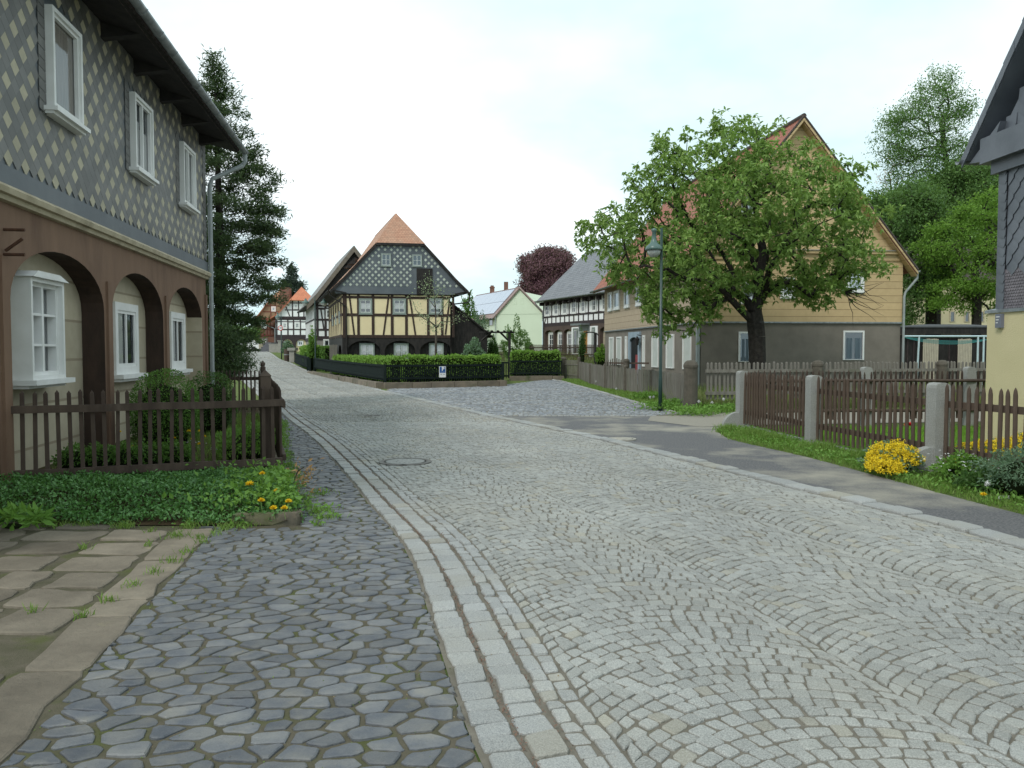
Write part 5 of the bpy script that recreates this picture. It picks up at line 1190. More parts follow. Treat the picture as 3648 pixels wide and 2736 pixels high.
M_bark2=mt('grey_bark',(.10,.085,.07),(.06,.05,.042),scale=9,rough=.95,bump=.8,bscale=20,bdist=.02)
M_core=mt('dark_core',(.012,.018,.008),(.02,.026,.012),scale=12,rough=1,spec=0)  # solid dark filler added inside bushes and hedges to block seeing through the leaves
def unit(n): v=rng.normal(size=(n,3)); return v/np.linalg.norm(v,axis=1)[:,None]
def leaves(C,size,asp=.5,tdir=None,tb=0.,nb=.5,droop=0.,sv=.3):
    """kite-shaped leaves rooted at C. tdir: preferred axis, nb: how far the normals turn up"""
    n=len(C); t=unit(n)
    if tdir is not None: t=t*(1-tb)+tdir*tb
    t[:,2]-=droop; t/=np.linalg.norm(t,axis=1)[:,None]
    u=unit(n); u[:,2]+=nb*1.6; s=np.cross(t,u); s/=np.linalg.norm(s,axis=1)[:,None]+1e-9; nn=np.cross(s,t)
    L=size*(1+rng.uniform(-sv,sv,n))[:,None]; w=L*asp*.5
    a=C; b=C+t*L*.45+s*w+nn*L*.06; c=C+t*L-nn*L*.05; d=C+t*L*.45-s*w+nn*L*.06
    return np.stack([a,b,c,d],1).reshape(-1,3)
def leafobj(name,Vs,mat,parent,mi=None,loc=None,kind=None):
    V=np.concatenate(Vs) if isinstance(Vs,list) else Vs
    Q=np.arange(len(V)).reshape(-1,4)
    return np_mesh(name,V,Q,mat,parent,loc=loc,mi=mi,kind=kind)
def grow(base,trunk,targets,step=.5,pull=.25,wig=.12):
    """connect every target to the nearest branch node; returns nodes, parents"""
    nodes=[np.array(trunk[0],float)];par=[-1];dep=[0.]
    for p in trunk[1:]:
        nodes.append(np.array(p,float));par.append(len(nodes)-2);dep.append(dep[-1]+np.linalg.norm(nodes[-1]-nodes[-2]))
    k0=max(1,len(trunk)//2)
    top=nodes[-1]; targets=sorted(targets,key=lambda q:np.linalg.norm(q-top))
    leafn=[]
    A=np.array(nodes);D=np.array(dep);ok=np.array([i>=k0 for i in range(len(nodes))])
    for q in targets:
        d=np.linalg.norm(A-q,axis=1); cost=d+pull*D+np.where(ok,0,50)+np.where(A[:,2]>q[2]+.6,.8,0); i=int(np.argmin(cost)); p=A[i]; L=d[i]; n=max(1,int(L/step)); last=i
        for k in range(1,n+1):
            f=k/n; r=p+(q-p)*f; 
            if k<n: r=r+rng.normal(0,wig*min(1,L*.3),3)+np.array([0,0,wig*L*.35*math.sin(f*PI)])
            A=np.vstack([A,r]);D=np.append(D,D[last]+L/n);ok=np.append(ok,True);par.append(last);last=len(par)-1
        leafn.append(last)
    return A,par,leafn
def limbs(A,par,leafn,r0,rt,e=2.3,nside=6,minr=0,mat=None,name='branches',parent=None,maxr=None,trunk_n=0):
    n=len(par);acc=np.zeros(n)
    for i in leafn: acc[i]+=r0**e
    for i in range(n-1,0,-1):
        if acc[i]==0: acc[i]=r0**e
        acc[par[i]]+=acc[i]
    rad=acc**(1/e); 
    if rt: rad=rad*np.where(rad>0,1,1); sc=(rt/rad[0]); rad=r0+(rad-r0)*((rt-r0)/max(1e-6,rad[0]-r0))
    V=[];Q=[];b=0;th=np.arange(nside)*2*PI/nside; mainc={}
    for i in range(1,n):
        if par[i] not in mainc or acc[i]>acc[mainc[par[i]]]: mainc[par[i]]=i
    for i in range(1,n):
        if rad[i]<minr: continue
        p=A[par[i]];q=A[i];t=q-p;L=np.linalg.norm(t)
        if L<1e-4: continue
        t=t/L;a=np.cross(t,(0.13,.21,.97) if abs(t[2])<.9 else (1,0,0));a/=np.linalg.norm(a);bb=np.cross(t,a)
        mc=mainc[par[i]]==i; rp=rad[par[i]] if mc else min(rad[par[i]],rad[i]*1.35); ring=lambda c,r:c+r*(np.cos(th)[:,None]*a+np.sin(th)[:,None]*bb)
        V.append(ring(p if mc else p-t*rp*.15,rp));V.append(ring(q,rad[i]))
        for j in range(nside): Q.append((b+j,b+(j+1)%nside,b+nside+(j+1)%nside,b+nside+j))
        b+=2*nside
    return np_mesh(name,np.concatenate(V),np.array(Q),mat or M_bark,parent),rad
def pdist(x,z,poly):
    best=1e9
    for i in range(len(poly)):
        a=np.array(poly[i]);b=np.array(poly[(i+1)%len(poly)]);p=np.array([x,z]);t=np.clip(np.dot(p-a,b-a)/max(1e-9,np.dot(b-a,b-a)),0,1);best=min(best,np.linalg.norm(p-a-(b-a)*t))
    return best
def crown_pts(outline,Y,n,thick,tmax,shell=.5,sep=0):
    poly=[(P(x,y,Y)[0],P(x,y,Y)[2]) for x,y in outline]
    x0,x1=min(p[0] for p in poly),max(p[0] for p in poly);z0,z1=min(p[1] for p in poly),max(p[1] for p in poly);out=[];k=0
    while len(out)<n and k<n*60:
        k+=1;x=R.uniform(x0,x1);z=R.uniform(z0,z1)
        if not inpoly((x,z),poly): continue
        d=pdist(x,z,poly);ty=thick*math.sqrt(min(1,d/tmax)); u=R.uniform(-1,1)
        if R.random()<shell: u=math.copysign(abs(u)**.4,u)
        y=Y+ty*u
        if sep and out and np.min(np.linalg.norm(np.array(out)-np.array([x,y,z]),axis=1))<sep: continue
        out.append(np.array([x,y,z]))
    return out
def outline_tree(name,label,cat,outline,Y,base,trunk,n,thick,tmax,leafsize,per,spread,mat,rt=.3,r0=.02,bark=None,group=None,asp=.5,droop=.3,palm=0,nside=6,minr=0.,shell=.5,sep=0,nb=.5,step=.6,wig=.12,gz=None,up=0):
    bx_,by_=base; z0=tzf(bx_,by_) if gz is None else gz
    t=thing(name,(bx_,by_,z0),label,cat,group)
    tg=crown_pts(outline,Y,n,thick,tmax,shell,sep)
    A,par,ln=grow(None,[(bx_,by_,z0-.1)]+trunk,tg,step=step,wig=wig)
    limbs(A,par,ln,r0,rt,mat=bark or M_bark,name='trunk',parent=t,nside=nside,minr=minr)
    T_=np.array(tg); C=np.repeat(T_,per,0)+rng.normal(0,spread,(len(T_)*per,3))*np.array([1,1,.75])
    if palm:
        C=np.repeat(C,palm,0); V=leaves(C,leafsize,asp,droop=droop,nb=nb)
    else: V=leaves(C,leafsize,asp,droop=droop,nb=nb,tdir=np.array([0,0,1.]),tb=up)
    leafobj('foliage',V,mat,t); return t
def bush(name,label,cat,c,rx,ry,h,n,ls,mat,group=None,asp=.55,core=.8,lump=.16,z0=None,low=.15,nb=.4,spike=0):
    x,y=c; z=(tzf(x,y) if z0 is None else z0); t=thing(name,(x,y,z),label,cat,group)
    u=unit(n); u[:,2]=np.abs(u[:,2])*1.0-low*rng.random(n)*2; u/=np.linalg.norm(u,axis=1)[:,None]
    ph=rng.uniform(0,6,6); lum=1+lump*(np.sin(u[:,0]*5+ph[0])*np.sin(u[:,1]*5+ph[1])+.6*np.sin(u[:,2]*8+ph[2]+u[:,0]*7))
    r=(1-.25*rng.random(n)**2)*lum; hz=h/2
    C=np.stack([x+u[:,0]*rx*r,y+u[:,1]*ry*r,z+h*.45+u[:,2]*h*.55*r],1)
    leafobj('foliage',leaves(C,ls,asp,tdir=u,tb=.45+spike,nb=nb),mat,t)
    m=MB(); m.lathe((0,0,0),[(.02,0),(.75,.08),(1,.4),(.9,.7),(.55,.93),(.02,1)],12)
    m.v=[(x+v[0]*rx*core,y+v[1]*ry*core,z+v[2]*h*core) for v in m.v]; m.build('dark_core',M_core,t,smooth=True); return t
def hedge(name,label,pts,w,z0,z1,dens,ls,mat,group=None):
    t=thing(name,(pts[0][0],pts[0][1],z0),label,'hedge',group); Cs=[];Us=[];m=MB()
    for a,b in zip(pts[:-1],pts[1:]):
        a=np.array(a,float);b=np.array(b,float);d=b-a;L=np.linalg.norm(d);d/=L;nn=np.array([d[1],-d[0]]); H=z1-z0
        for (area,kind) in ((L*w*1.6,'t'),(L*H,'s'),(L*H,'r'),(w*H,'e'),(w*H,'f')):
            k=int(area*dens); s=rng.uniform(-.02,L+.02,k);v=rng.uniform(-w/2,w/2,k);q=rng.uniform(0,H,k); o=np.zeros((k,3))
            if kind=='t': q=H+rng.normal(0,.035,k)+.03*np.sin(s*3.1)+.025*np.sin(s*7.7+v*4); o[:,2]=1
            elif kind=='s': v=np.full(k,-w/2)+rng.normal(0,.03,k); o[:,:2]=-nn
            elif kind=='r': v=np.full(k,w/2)+rng.normal(0,.03,k); o[:,:2]=nn
            elif kind=='e': s=rng.normal(0,.03,k); o[:,:2]=-d
            else: s=L+rng.normal(0,.03,k); o[:,:2]=d
            xy=a+d*s[:,None]+nn*v[:,None]; zz=z0+q+(tz(xy[:,0],xy[:,1]) if z0<.6 else 0)*0
            Cs.append(np.concatenate([xy,zz[:,None]],1));Us.append(o)
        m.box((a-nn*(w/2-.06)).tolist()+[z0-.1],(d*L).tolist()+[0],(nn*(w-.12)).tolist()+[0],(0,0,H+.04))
    C=np.concatenate(Cs);U=np.concatenate(Us); leafobj('foliage',leaves(C,ls,.55,tdir=U,tb=.35,nb=.5),mat,t); m.build('dark_core',M_core,t); return t
# ================================================================ fences
M_fw=mt('weathered_brown_wood',(.055,.038,.03),(.10,.072,.055),scale=6,rough=.85,bump=.6,bscale=30,bdist=.006,stretch=(1,1,.25),c3=(.16,.13,.11),s3=5,l3=.55,h3=.75,f3=.6)
M_fb=mt('red_brown_stain',(.075,.052,.04),(.125,.09,.068),scale=5,rough=.85,bump=.5,bscale=30,stretch=(1,1,.25),c3=(.10,.10,.065),s3=3,l3=.52,h3=.72,f3=.8)
M_fg=mt('silver_grey_wood',(.22,.205,.18),(.15,.135,.115),scale=6,rough=.9,bump=.5,bscale=30,stretch=(1,1,.2),c3=(.11,.12,.075),s3=2,l3=.5,h3=.75,f3=.7)
M_fgr=mt('black_green_paint',(.009,.014,.013),(.016,.024,.022),scale=6,rough=.9,spec=.08,bump=.2)
M_cpost=mt('washed_concrete',(.36,.36,.345),(.27,.27,.255),scale=60,rough=.95,spec=.15,bump=.8,bscale=130,bdist=.006,c3=(.22,.215,.19),s3=1.5,l3=.5,h3=.8,f3=.7)
M_spost=mt('lichened_stone',(.12,.105,.085),(.085,.075,.06),scale=8,rough=.95,bump=.6,bscale=30,c3=(.18,.17,.13),s3=4,l3=.6,h3=.75)
def picket_mesh(name,w,d,h,tip,mat,style='point'):
    m=MB()
    if style=='round':
        m.tube([(0,0,0),(0,0,h-tip),(0,0,h-tip*.4),(0,0,h)],[w/2,w/2,w*.36,.003],8)
    else:
        a,b=w/2,d/2; m.box8([(-a,-b,0),(a,-b,0),(a,b,0),(-a,b,0)],[(-a,-b,h-tip),(a,-b,h-tip),(a,b,h-tip),(-a,b,h-tip)])
        m.add([(-a,-b,h-tip),(a,-b,h-tip),(a,b,h-tip),(-a,b,h-tip),(0,-b*.4,h),(0,b*.4,h)],[(0,1,4),(1,2,5,4),(2,3,5),(3,0,4,5)])
    me=bpy.data.meshes.new(name); me.from_pydata(m.v,[],m.f); me.materials.append(mat); me.update(); auto_uv(me); return me
def pickets(t,me,A,B,n,z,off=0,jit=.008,hj=.01):
    A=np.array(A,float);B=np.array(B,float);d=(B-A);L=np.linalg.norm(d);d/=L;nn=np.array([d[1],-d[0]]);ang=math.atan2(d[1],d[0]);b=wl(t)
    for k in range(n):
        p=A+d*(L*(k+.5)/n+R.uniform(-jit,jit))+nn*off; zz=(z(k/n) if callable(z) else z)+R.uniform(-hj,hj)
        o=bpy.data.objects.new('picket',me); COL.objects.link(o); o.parent=t; o.location=(p[0]-b[0],p[1]-b[1],zz-b[2]); o.rotation_euler=(R.uniform(-.012,.012),R.uniform(-.018,.018),ang+R.uniform(-.06,.06))
def rail(t,A,B,z0,z1,w,h,off,mat,name='rail',ext=.0,round_=False):
    A=np.array(A,float);B=np.array(B,float);d=(B-A)/np.linalg.norm(B-A);nn=np.array([d[1],-d[0]]);A=A-d*ext;B=B+d*ext
    m=MB(); a=A+nn*off;b=B+nn*off; n=6; k=[]
    for i in range(n+1):
        f=i/n; q=a+(b-a)*f; k.append((q[0],q[1],z0+(z1-z0)*f+R.uniform(-.006,.006)))
    if round_: m.tube(k,h/2,7)
    else:
        for i in range(n):
            p,q=np.array(k[i]),np.array(k[i+1]); o=np.array([nn[0],nn[1],0])*w/2
            vs=[p-o-(0,0,h/2),q-o-(0,0,h/2),q+o-(0,0,h/2),p+o-(0,0,h/2)]; m.box8(vs,[v+np.array([0,0,h]) for v in vs])
    return m.build(name,mat,t)
def post(t,c,w,z0,z1,mat,style='flat',ang=0,name='post'):
    m=MB(); a=w/2; cs,sn=math.cos(ang),math.sin(ang); T=lambda x,y,z:(c[0]+x*cs-y*sn,c[1]+x*sn+y*cs,z)
    if style=='pyr':
        m.box8([T(-a,-a,z0),T(a,-a,z0),T(a,a,z0),T(-a,a,z0)],[T(-a,-a,z1-.08),T(a,-a,z1-.08),T(a,a,z1-.08),T(-a,a,z1-.08)]); b=a*1.15
        m.add([T(-b,-b,z1-.08),T(b,-b,z1-.08),T(b,b,z1-.08),T(-b,b,z1-.08),T(0,0,z1+.0)],[(3,2,1,0),(0,1,4),(1,2,4),(2,3,4),(3,0,4)])
    elif style=='barrel':   # concrete post with an arched top
        n=8; pr=[(-a,z0),(a,z0)]+[(a*math.cos(PI*i/n)*(1 if 0<i<n else 1),z1-a*.7+a*.7*math.sin(PI*i/n)**.6) for i in range(n+1)]
        m.prism([T(x,-a,z) for x,z in pr],np.array(T(0,2*a,0))-np.array(T(0,0,0)))
    elif style=='round': m.lathe((c[0],c[1],0),[(a,z0),(a*.96,z1-a*1.1),(a*1.04,z1-a*1.05),(a*1.04,z1-a*.7),(a*.85,z1-a*.3),(a*.5,z1-.01),(.01,z1)],14)
    elif style=='finial': m.lathe((c[0],c[1],0),[(a,z0),(a,z1-.16),(a*.6,z1-.14),(a*.9,z1-.10),(a*.9,z1-.06),(a*.3,z1-.02),(.01,z1)],10)
    else: m.box8([T(-a,-a,z0),T(a,-a,z0),T(a,a,z0),T(-a,a,z0)],[T(-a,-a,z1),T(a,-a,z1),T(a,a,z1),T(-a,a,z1)])
    return m.build(name,mat,t)
# --- left garden
FL=(-5.62,9.05);FR=(-3.0,10.2)
t=thing('picket_fence',(-4.3,9.6,.2),'dark brown picket fence in front of the left house garden, nearest the viewer','fence','fences round the left front garden')
pm=picket_mesh('picket',.043,.043,1.02,.035,M_fw)
pickets(t,pm,FL,FR,24,.23,jit=.01)
rail(t,FL,FR,1.03,1.04,.05,.085,.05,M_fw,ext=.08); rail(t,FL,FR,.30,.29,.05,.09,.05,M_fw,ext=.05); post(t,(-3.17,10.27),.13,.0,1.46,M_fw,'pyr',.4)
t=thing('picket_fence',(-4.6,15,.1),'dark picket fence along the street side of the left garden, seen almost end on','fence','fences round the left front garden')
pm2=picket_mesh('picket',.04,.035,1.0,.05,M_fw,'round'); SA=(-3.0,10.35);SB=(-6.15,19.75)
pickets(t,pm2,SA,SB,78,lambda f:.22,jit=.012); rail(t,SA,SB,1.0,1.0,.045,.08,.04,M_fw); rail(t,SA,SB,.32,.32,.045,.08,.04,M_fw); post(t,SB,.13,0,1.46,M_fw,'finial')
t=thing('picket_fence',(-6.7,19.8,.1),'short dark picket fence across the far end of the left garden','fence','fences round the left front garden')
pickets(t,pm2,(-7.5,19.75),(-6.2,19.75),13,.22); rail(t,(-7.5,19.75),(-6.2,19.75),1.02,1.02,.045,.08,-.04,M_fw); rail(t,(-7.5,19.75),(-6.2,19.75),.34,.34,.045,.08,-.04,M_fw)
# --- right road fence
RPst=[(5.06,17.55),(5.42,14.35),(5.87,11.0),(6.33,7.7)]
t=thing('picket_fence',(5.5,14,0),'red brown picket fence between pale concrete posts along the gravel path','fence')
pm3=picket_mesh('picket',.052,.05,1.13,.09,M_fb,'round')
for i,(a,b) in enumerate(zip(RPst[:-1],RPst[1:])):
    a=np.array(a);b=np.array(b);d=(b-a)/np.linalg.norm(b-a);a2=a+d*.14;b2=b-d*.14
    pickets(t,pm3,a2,b2,22,.12,off=.03,jit=.012,hj=.012)
    rail(t,a2,b2,.98,.98,.04,.09,-.02,M_fb); rail(t,a2,b2,.36,.36,.04,.09,-.02,M_fb)
    m=MB(); nn=np.array([d[1],-d[0]]); m.box((a2-nn*.05).tolist()+[-.02],(b2-a2).tolist()+[0],(nn*.06).tolist()+[0],(0,0,.10)); m.build('plinth',M_cpost,t)
for p in RPst: post(t,p,.215,-.05,1.265,M_cpost,'barrel',math.atan2(-1,.13)+PI/2)
for p,r in ((RPst[0],.36),(RPst[2],.38)):
    m=MB(); pr=[(-.08,-.02),(-.08-r,-.02)]+[(-.08-r*math.cos(q),r*math.sin(q)) for q in np.linspace(0.05,PI/2,9)]
    m.prism([(p[0]+x,p[1]-.09,z) for x,z in pr],(0,.17,0)); m.build('guard_stone',M_cpost,t)
# --- brown fence across the yard
t=thing('picket_fence',(7.8,18,0),'dark brown picket fence with round rails across the yard behind the concrete post fence','fence')
pm4=picket_mesh('picket',.05,.05,1.10,.10,M_fw,'round'); YA=(5.3,17.7);YB=(10.9,18.2)
pickets(t,pm4,YA,YB,46,.17,jit=.015,hj=.015); rail(t,YA,YB,1.03,1.03,.05,.07,.05,M_fw,round_=True); rail(t,YA,YB,.36,.36,.05,.07,.05,M_fw,round_=True)
post(t,(7.98,18.02),.2,0,1.34,M_cpost,'barrel'); post(t,(10.42,18.22),.2,0,1.34,M_cpost,'barrel')
# --- grey fence in front of the tan house
t=thing('picket_fence',(10,23,0),'silver grey picket fence with dark round topped stone posts below the tree','fence')
pm5=picket_mesh('picket',.06,.03,1.05,.03,M_fg,'point'); GA=(5.45,22.6);GB=(15.6,24.6)
pickets(t,pm5,GA,GB,80,lambda f:.33,jit=.02,hj=.02); rail(t,GA,GB,1.13,1.13,.05,.09,.04,M_fg); rail(t,GA,GB,.50,.50,.05,.09,.04,M_fg)
for x in (2918,3358): 
    f_=0
    for q in np.linspace(0,1,200):
        c=(GA[0]+(GB[0]-GA[0])*q,GA[1]+(GB[1]-GA[1])*q)
        if abs(c[0]/c[1]-(x-1824)/F)<.003: break
    post(t,(c[0],c[1]-.08),.32,0,1.43,M_spost,'round')
# --- old tight paling fence beside the parking bay
t=thing('paling_fence',(4,34,0),'old silver grey paling fence of tight upright boards right of the parking bay','fence')
PP=[(5.05,22.6)]+[GP(x,y) for x,y in ((2323,1408),(2229,1397),(2158,1388),(2105,1372),(2063,1353))]
HT=[1.02,.96,.99,1.04,1.06,1.08]
for i,(a,b) in enumerate(zip(PP[:-1],PP[1:])):
    a=np.array(a);b=np.array(b);L=np.linalg.norm(b-a);d=(b-a)/L;n=int(L/.062);m=MB();nn=np.array([d[1],-d[0]])
    for k in range(n):
        p=a+d*(L*(k+.5)/n); h=HT[i]+(HT[i+1]-HT[i])*k/n+R.uniform(-.04,.03); w=.026; q=p-nn*.02+nn*R.uniform(-.01,.01); lz=R.uniform(-.01,.01)
        m.box8([(q[0]-d[0]*w,q[1]-d[1]*w,.04),(q[0]+d[0]*w,q[1]+d[1]*w,.04),(q[0]+d[0]*w+nn[0]*.02,q[1]+d[1]*w+nn[1]*.02,.04),(q[0]-d[0]*w+nn[0]*.02,q[1]-d[1]*w+nn[1]*.02,.04)],
               [(q[0]-d[0]*w*.7+lz,q[1]-d[1]*w*.7,h),(q[0]+d[0]*w*.7+lz,q[1]+d[1]*w*.7,h),(q[0]+d[0]*w*.7+lz+nn[0]*.02,q[1]+d[1]*w*.7+nn[1]*.02,h),(q[0]-d[0]*w*.7+lz+nn[0]*.02,q[1]-d[1]*w*.7+nn[1]*.02,h)])
    m.build('paling_panel',M_fg,t); rail(t,a,b,.75,.75,.04,.07,.04,M_fg)
post(t,PP[0],.40,-.1,1.44,M_spost,'round')
for p,h in zip(PP[1:],(1.0,1.12,1.16,1.1,1.36)): post(t,p,.20,-.1,h,M_spost,'round')
a=GP(2008,1347); post(t,a,.34,-.1,1.36,M_spost,'round')
g=np.array(PP[-1]);a=np.array(a); t2=thing('garden_gate',(g[0],g[1],0),'thin grey picket gate between two round topped stone posts beyond the parking bay','gate')
m=MB(); n=13
for k in range(n): p=a+(g-a)*(k+1)/(n+1); m.cbox((p[0],p[1],.62),.05,.025,1.1)
m.build('pickets',M_fg,t2); rail(t2,a,g,.9,.9,.04,.06,.02,M_fg); rail(t2,a,g,.3,.3,.04,.06,.02,M_fg)
t=thing('old_gate',(5.5,33,0),'low rusty brown gate rail with a stone post in front of the blue door surround','gate')
a=P(2155,1293,35);b=P(2312,1293,34.2); post(t,(P(2232,1280,34.4)[0],34.4),.26,-.1,1.37,M_spost,'round'); rail(t,a[:2],b[:2],1.17,1.17,.05,.07,0,M_fw)
m=MB()
for k in range(9): p=P(2160+k*7.5,1279+R.uniform(-4,4),34.9); m.cbox((p[0],p[1],p[2]/2),.05,.03,p[2])
m.build('pickets',M_fg,t)
# --- dark green fence and stone wall round the hedge garden
FC=(-5.75,36.3); FE=(-.45,38.7); FW=(-13.83,56.0)
def panelfence(t,A,B,zb,zt,step,mat,w=.05,solid=False,rails=True,plen=2.4):
    A=np.array(A,float);B=np.array(B,float);L=np.linalg.norm(B-A);d=(B-A)/L;nn=np.array([d[1],-d[0]]);np_=max(1,int(round(L/plen)))
    if nn[1]>0: nn=-nn
    for i in range(np_):
        a=A+d*L*i/np_;l=L/np_;m=MB();n=int(l/step)
        for k in range(n):
            p=a+d*(l*(k+.5)/n); zz=tzf(p[0],p[1]); o=nn*.0
            m.box((p-d*w/2).tolist()+[zz+zb],(d*w).tolist()+[0],(nn*-.025).tolist()+[0],(0,0,zt-zb-.04))
        m.build('slat_panel',mat,t)
        if rails:
            for zr,hh in ((zt-.06,.10),(zb+.14,.09)):
                m=MB(); za_=tzf(*a);b=a+d*l;zb2=tzf(*b); o=nn*.05
                m.box8([(a[0],a[1],za_+zr-hh/2),(b[0],b[1],zb2+zr-hh/2),(b[0]+o[0],b[1]+o[1],zb2+zr-hh/2),(a[0]+o[0],a[1]+o[1],za_+zr-hh/2)],[(a[0],a[1],za_+zr+hh/2),(b[0],b[1],zb2+zr+hh/2),(b[0]+o[0],b[1]+o[1],zb2+zr+hh/2),(a[0]+o[0],a[1]+o[1],za_+zr+hh/2)])
                m.build('rail',mat,t)
def stonewall(name,label,A,B,h0,h1,w,cat='wall'):
    A=np.array(A,float);B=np.array(B,float);L=np.linalg.norm(B-A);d=(B-A)/L;nn=np.array([d[1],-d[0]]); n=max(1,int(L/1.0)); t=thing(name,(A[0],A[1],tzf(*A)),label,cat); m=MB()
    if nn[1]>0: nn=-nn
    s=0
    while s<L-.1:
        l=min(R.uniform(.7,1.4),L-s); a=A+d*(s+.012);b=A+d*(s+l-.012); j=R.uniform(-.015,.015); h=h0+(h1-h0)*s/L+R.uniform(-.02,.02); o=nn*(w/2+j); o2=-nn*w/2
        za_=tzf(*a)-.1;zb2=tzf(*b)-.1
        m.box8([(*(a+o),za_),(*(b+o),zb2),(*(b+o2),zb2),(*(a+o2),za_)],[(*(a+o*.9),za_+h+.1),(*(b+o*.9),zb2+h+.1),(*(b+o2),zb2+h+.1),(*(a+o2),za_+h+.1)]); s+=l
    m.build('blocks',M_kerb2,t); return t
M_kerb2=mt('sandstone_kerb',(.20,.165,.125),(.14,.12,.095),scale=3,rough=.95,bump=.7,bscale=25,bdist=.02,isl=.15,c3=(.10,.11,.06),s3=1.5,l3=.55,h3=.75)
sw_w=(-15.3,61.0)
stonewall('stone_kerb_wall','mossy sandstone wall under the dark fence along the cobbled street',(-5.95,35.95),(-14.15,56.0),.30,.14,.36)
stonewall('stone_kerb_wall','straight sandstone wall under the dark fence facing the parking bay',(-5.75,35.9),(-.3,38.4),.28,.28,.36)
t=thing('board_fence',(-10,47,0),'black green close boarded fence along the cobbled street below the hedge','fence'); panelfence(t,FC,FW,.34,1.08,.052,M_fgr,w=.055,plen=4.5); post(t,FW,.12,.1,1.15,M_fgr)
t=thing('slat_fence',(-3,37.5,0),'black green slatted fence carrying the blue parking sign','fence'); panelfence(t,FC,FE,.30,1.08,.09,M_fgr,w=.05,plen=2.6); post(t,FE,.12,.2,1.1,M_fgr); post(t,(FC[0],FC[1]-.03),.12,.2,1.1,M_fgr)
F2A=(-14.95,59.0);F2B=(-17.9,66.0)
t=thing('board_fence',(-17,66,0),'farther short black green board fence near the stone block','fence'); panelfence(t,F2A,F2B,.2,1.05,.052,M_fgr,w=.055,plen=3.5); post(t,F2A,.3,.0,1.15,M_fgr)
G2A=(-.15,45.2);G2B=(2.85,45.6)
stonewall('stone_kerb_wall','short sandstone wall below the farther dark slatted fence',G2A,(2.95,45.5),.24,.24,.3)
t=thing('slat_fence',(1,45.2,0),'short black green slatted fence in front of the smaller hedge','fence'); panelfence(t,(-.1,45.4),(2.85,45.7),.24,1.12,.09,M_fgr,w=.05,plen=1.5)
t=thing('slat_gate',(-.5,44,0),'narrow black green slatted gate between the two hedges','gate'); panelfence(t,(-1.0,45.2),(-.15,45.3),.1,1.05,.12,M_fgr,w=.05)
t=thing('slat_fence',(-.5,41,0),'black green slatted fence returning from the hedge corner towards the gate','fence'); panelfence(t,(-.45,38.9),(-.75,45.0),.25,1.05,.10,M_fgr,w=.05,plen=3)
hedge('clipped_hedge','long light green clipped hedge behind the dark fence with the parking sign',[(-5.1,37.3),(-.75,39.4)],.75,.25,1.40,420,.10,L_hedge,'clipped hedges')
hedge('clipped_hedge','light green clipped hedge running along the street side of the dark fence',[(-5.35,37.4),(-11.35,52.0)],.6,.25,1.33,260,.10,L_hedge,'clipped hedges')
hedge('clipped_hedge','short clipped hedge right of the slatted gate',[(.0,46.2),(2.7,46.5)],.8,.25,1.62,420,.10,L_hedge,'clipped hedges')
hedge('clipped_hedge','far clipped hedge beside the street behind the farther board fence',[(-15.1,61.5),(-17.4,67.5)],.9,.3,2.0,160,.13,L_hedge,'clipped hedges')
hedge('clipped_hedge','darker clipped hedge in front of the narrow shingled house',[(-13.3,58.6),(-14.3,60.6)],.8,.2,1.95,160,.13,L_box,'clipped hedges')
# board screen beside the timbered house
t=thing('board_screen',(P(1185,1250,52.6)[0],52.6,0),'pale grey upright boards beside the left corner of the black and yellow house','fence'); m=MB()
for k in range(7): p=P(1176+k*4,1270,52.6); m.cbox((p[0],52.6,1.05),.06,.03,2.15+R.uniform(-.1,.1))
m.build('boards',M_fg,t)
# far brown fence
t=thing('picket_fence',(3,63,1),'far dark brown picket fence in front of the white timbered house','fence')
for xa,xb in ((1735,1800),(1870,1960),(1960,2060),(2060,2190)):
    n=int((xb-xa)/3.6); m=MB(); Yq=63
    for k in range(n):
        p=P(xa+(xb-xa)*k/n,1228+R.uniform(-1,1),Yq); m.cbox((p[0],Yq,(p[2]+.9)/2),.05,.03,p[2]-.9)
    m.build('slat_panel',M_fw,t)
    a=P(xa,1238,Yq);b=P(xb,1238,Yq); rail(t,a[:2],b[:2],a[2],b[2],.05,.08,.04,M_fw); rail(t,a[:2],b[:2],a[2]-.55,b[2]-.55,.05,.08,.04,M_fw)
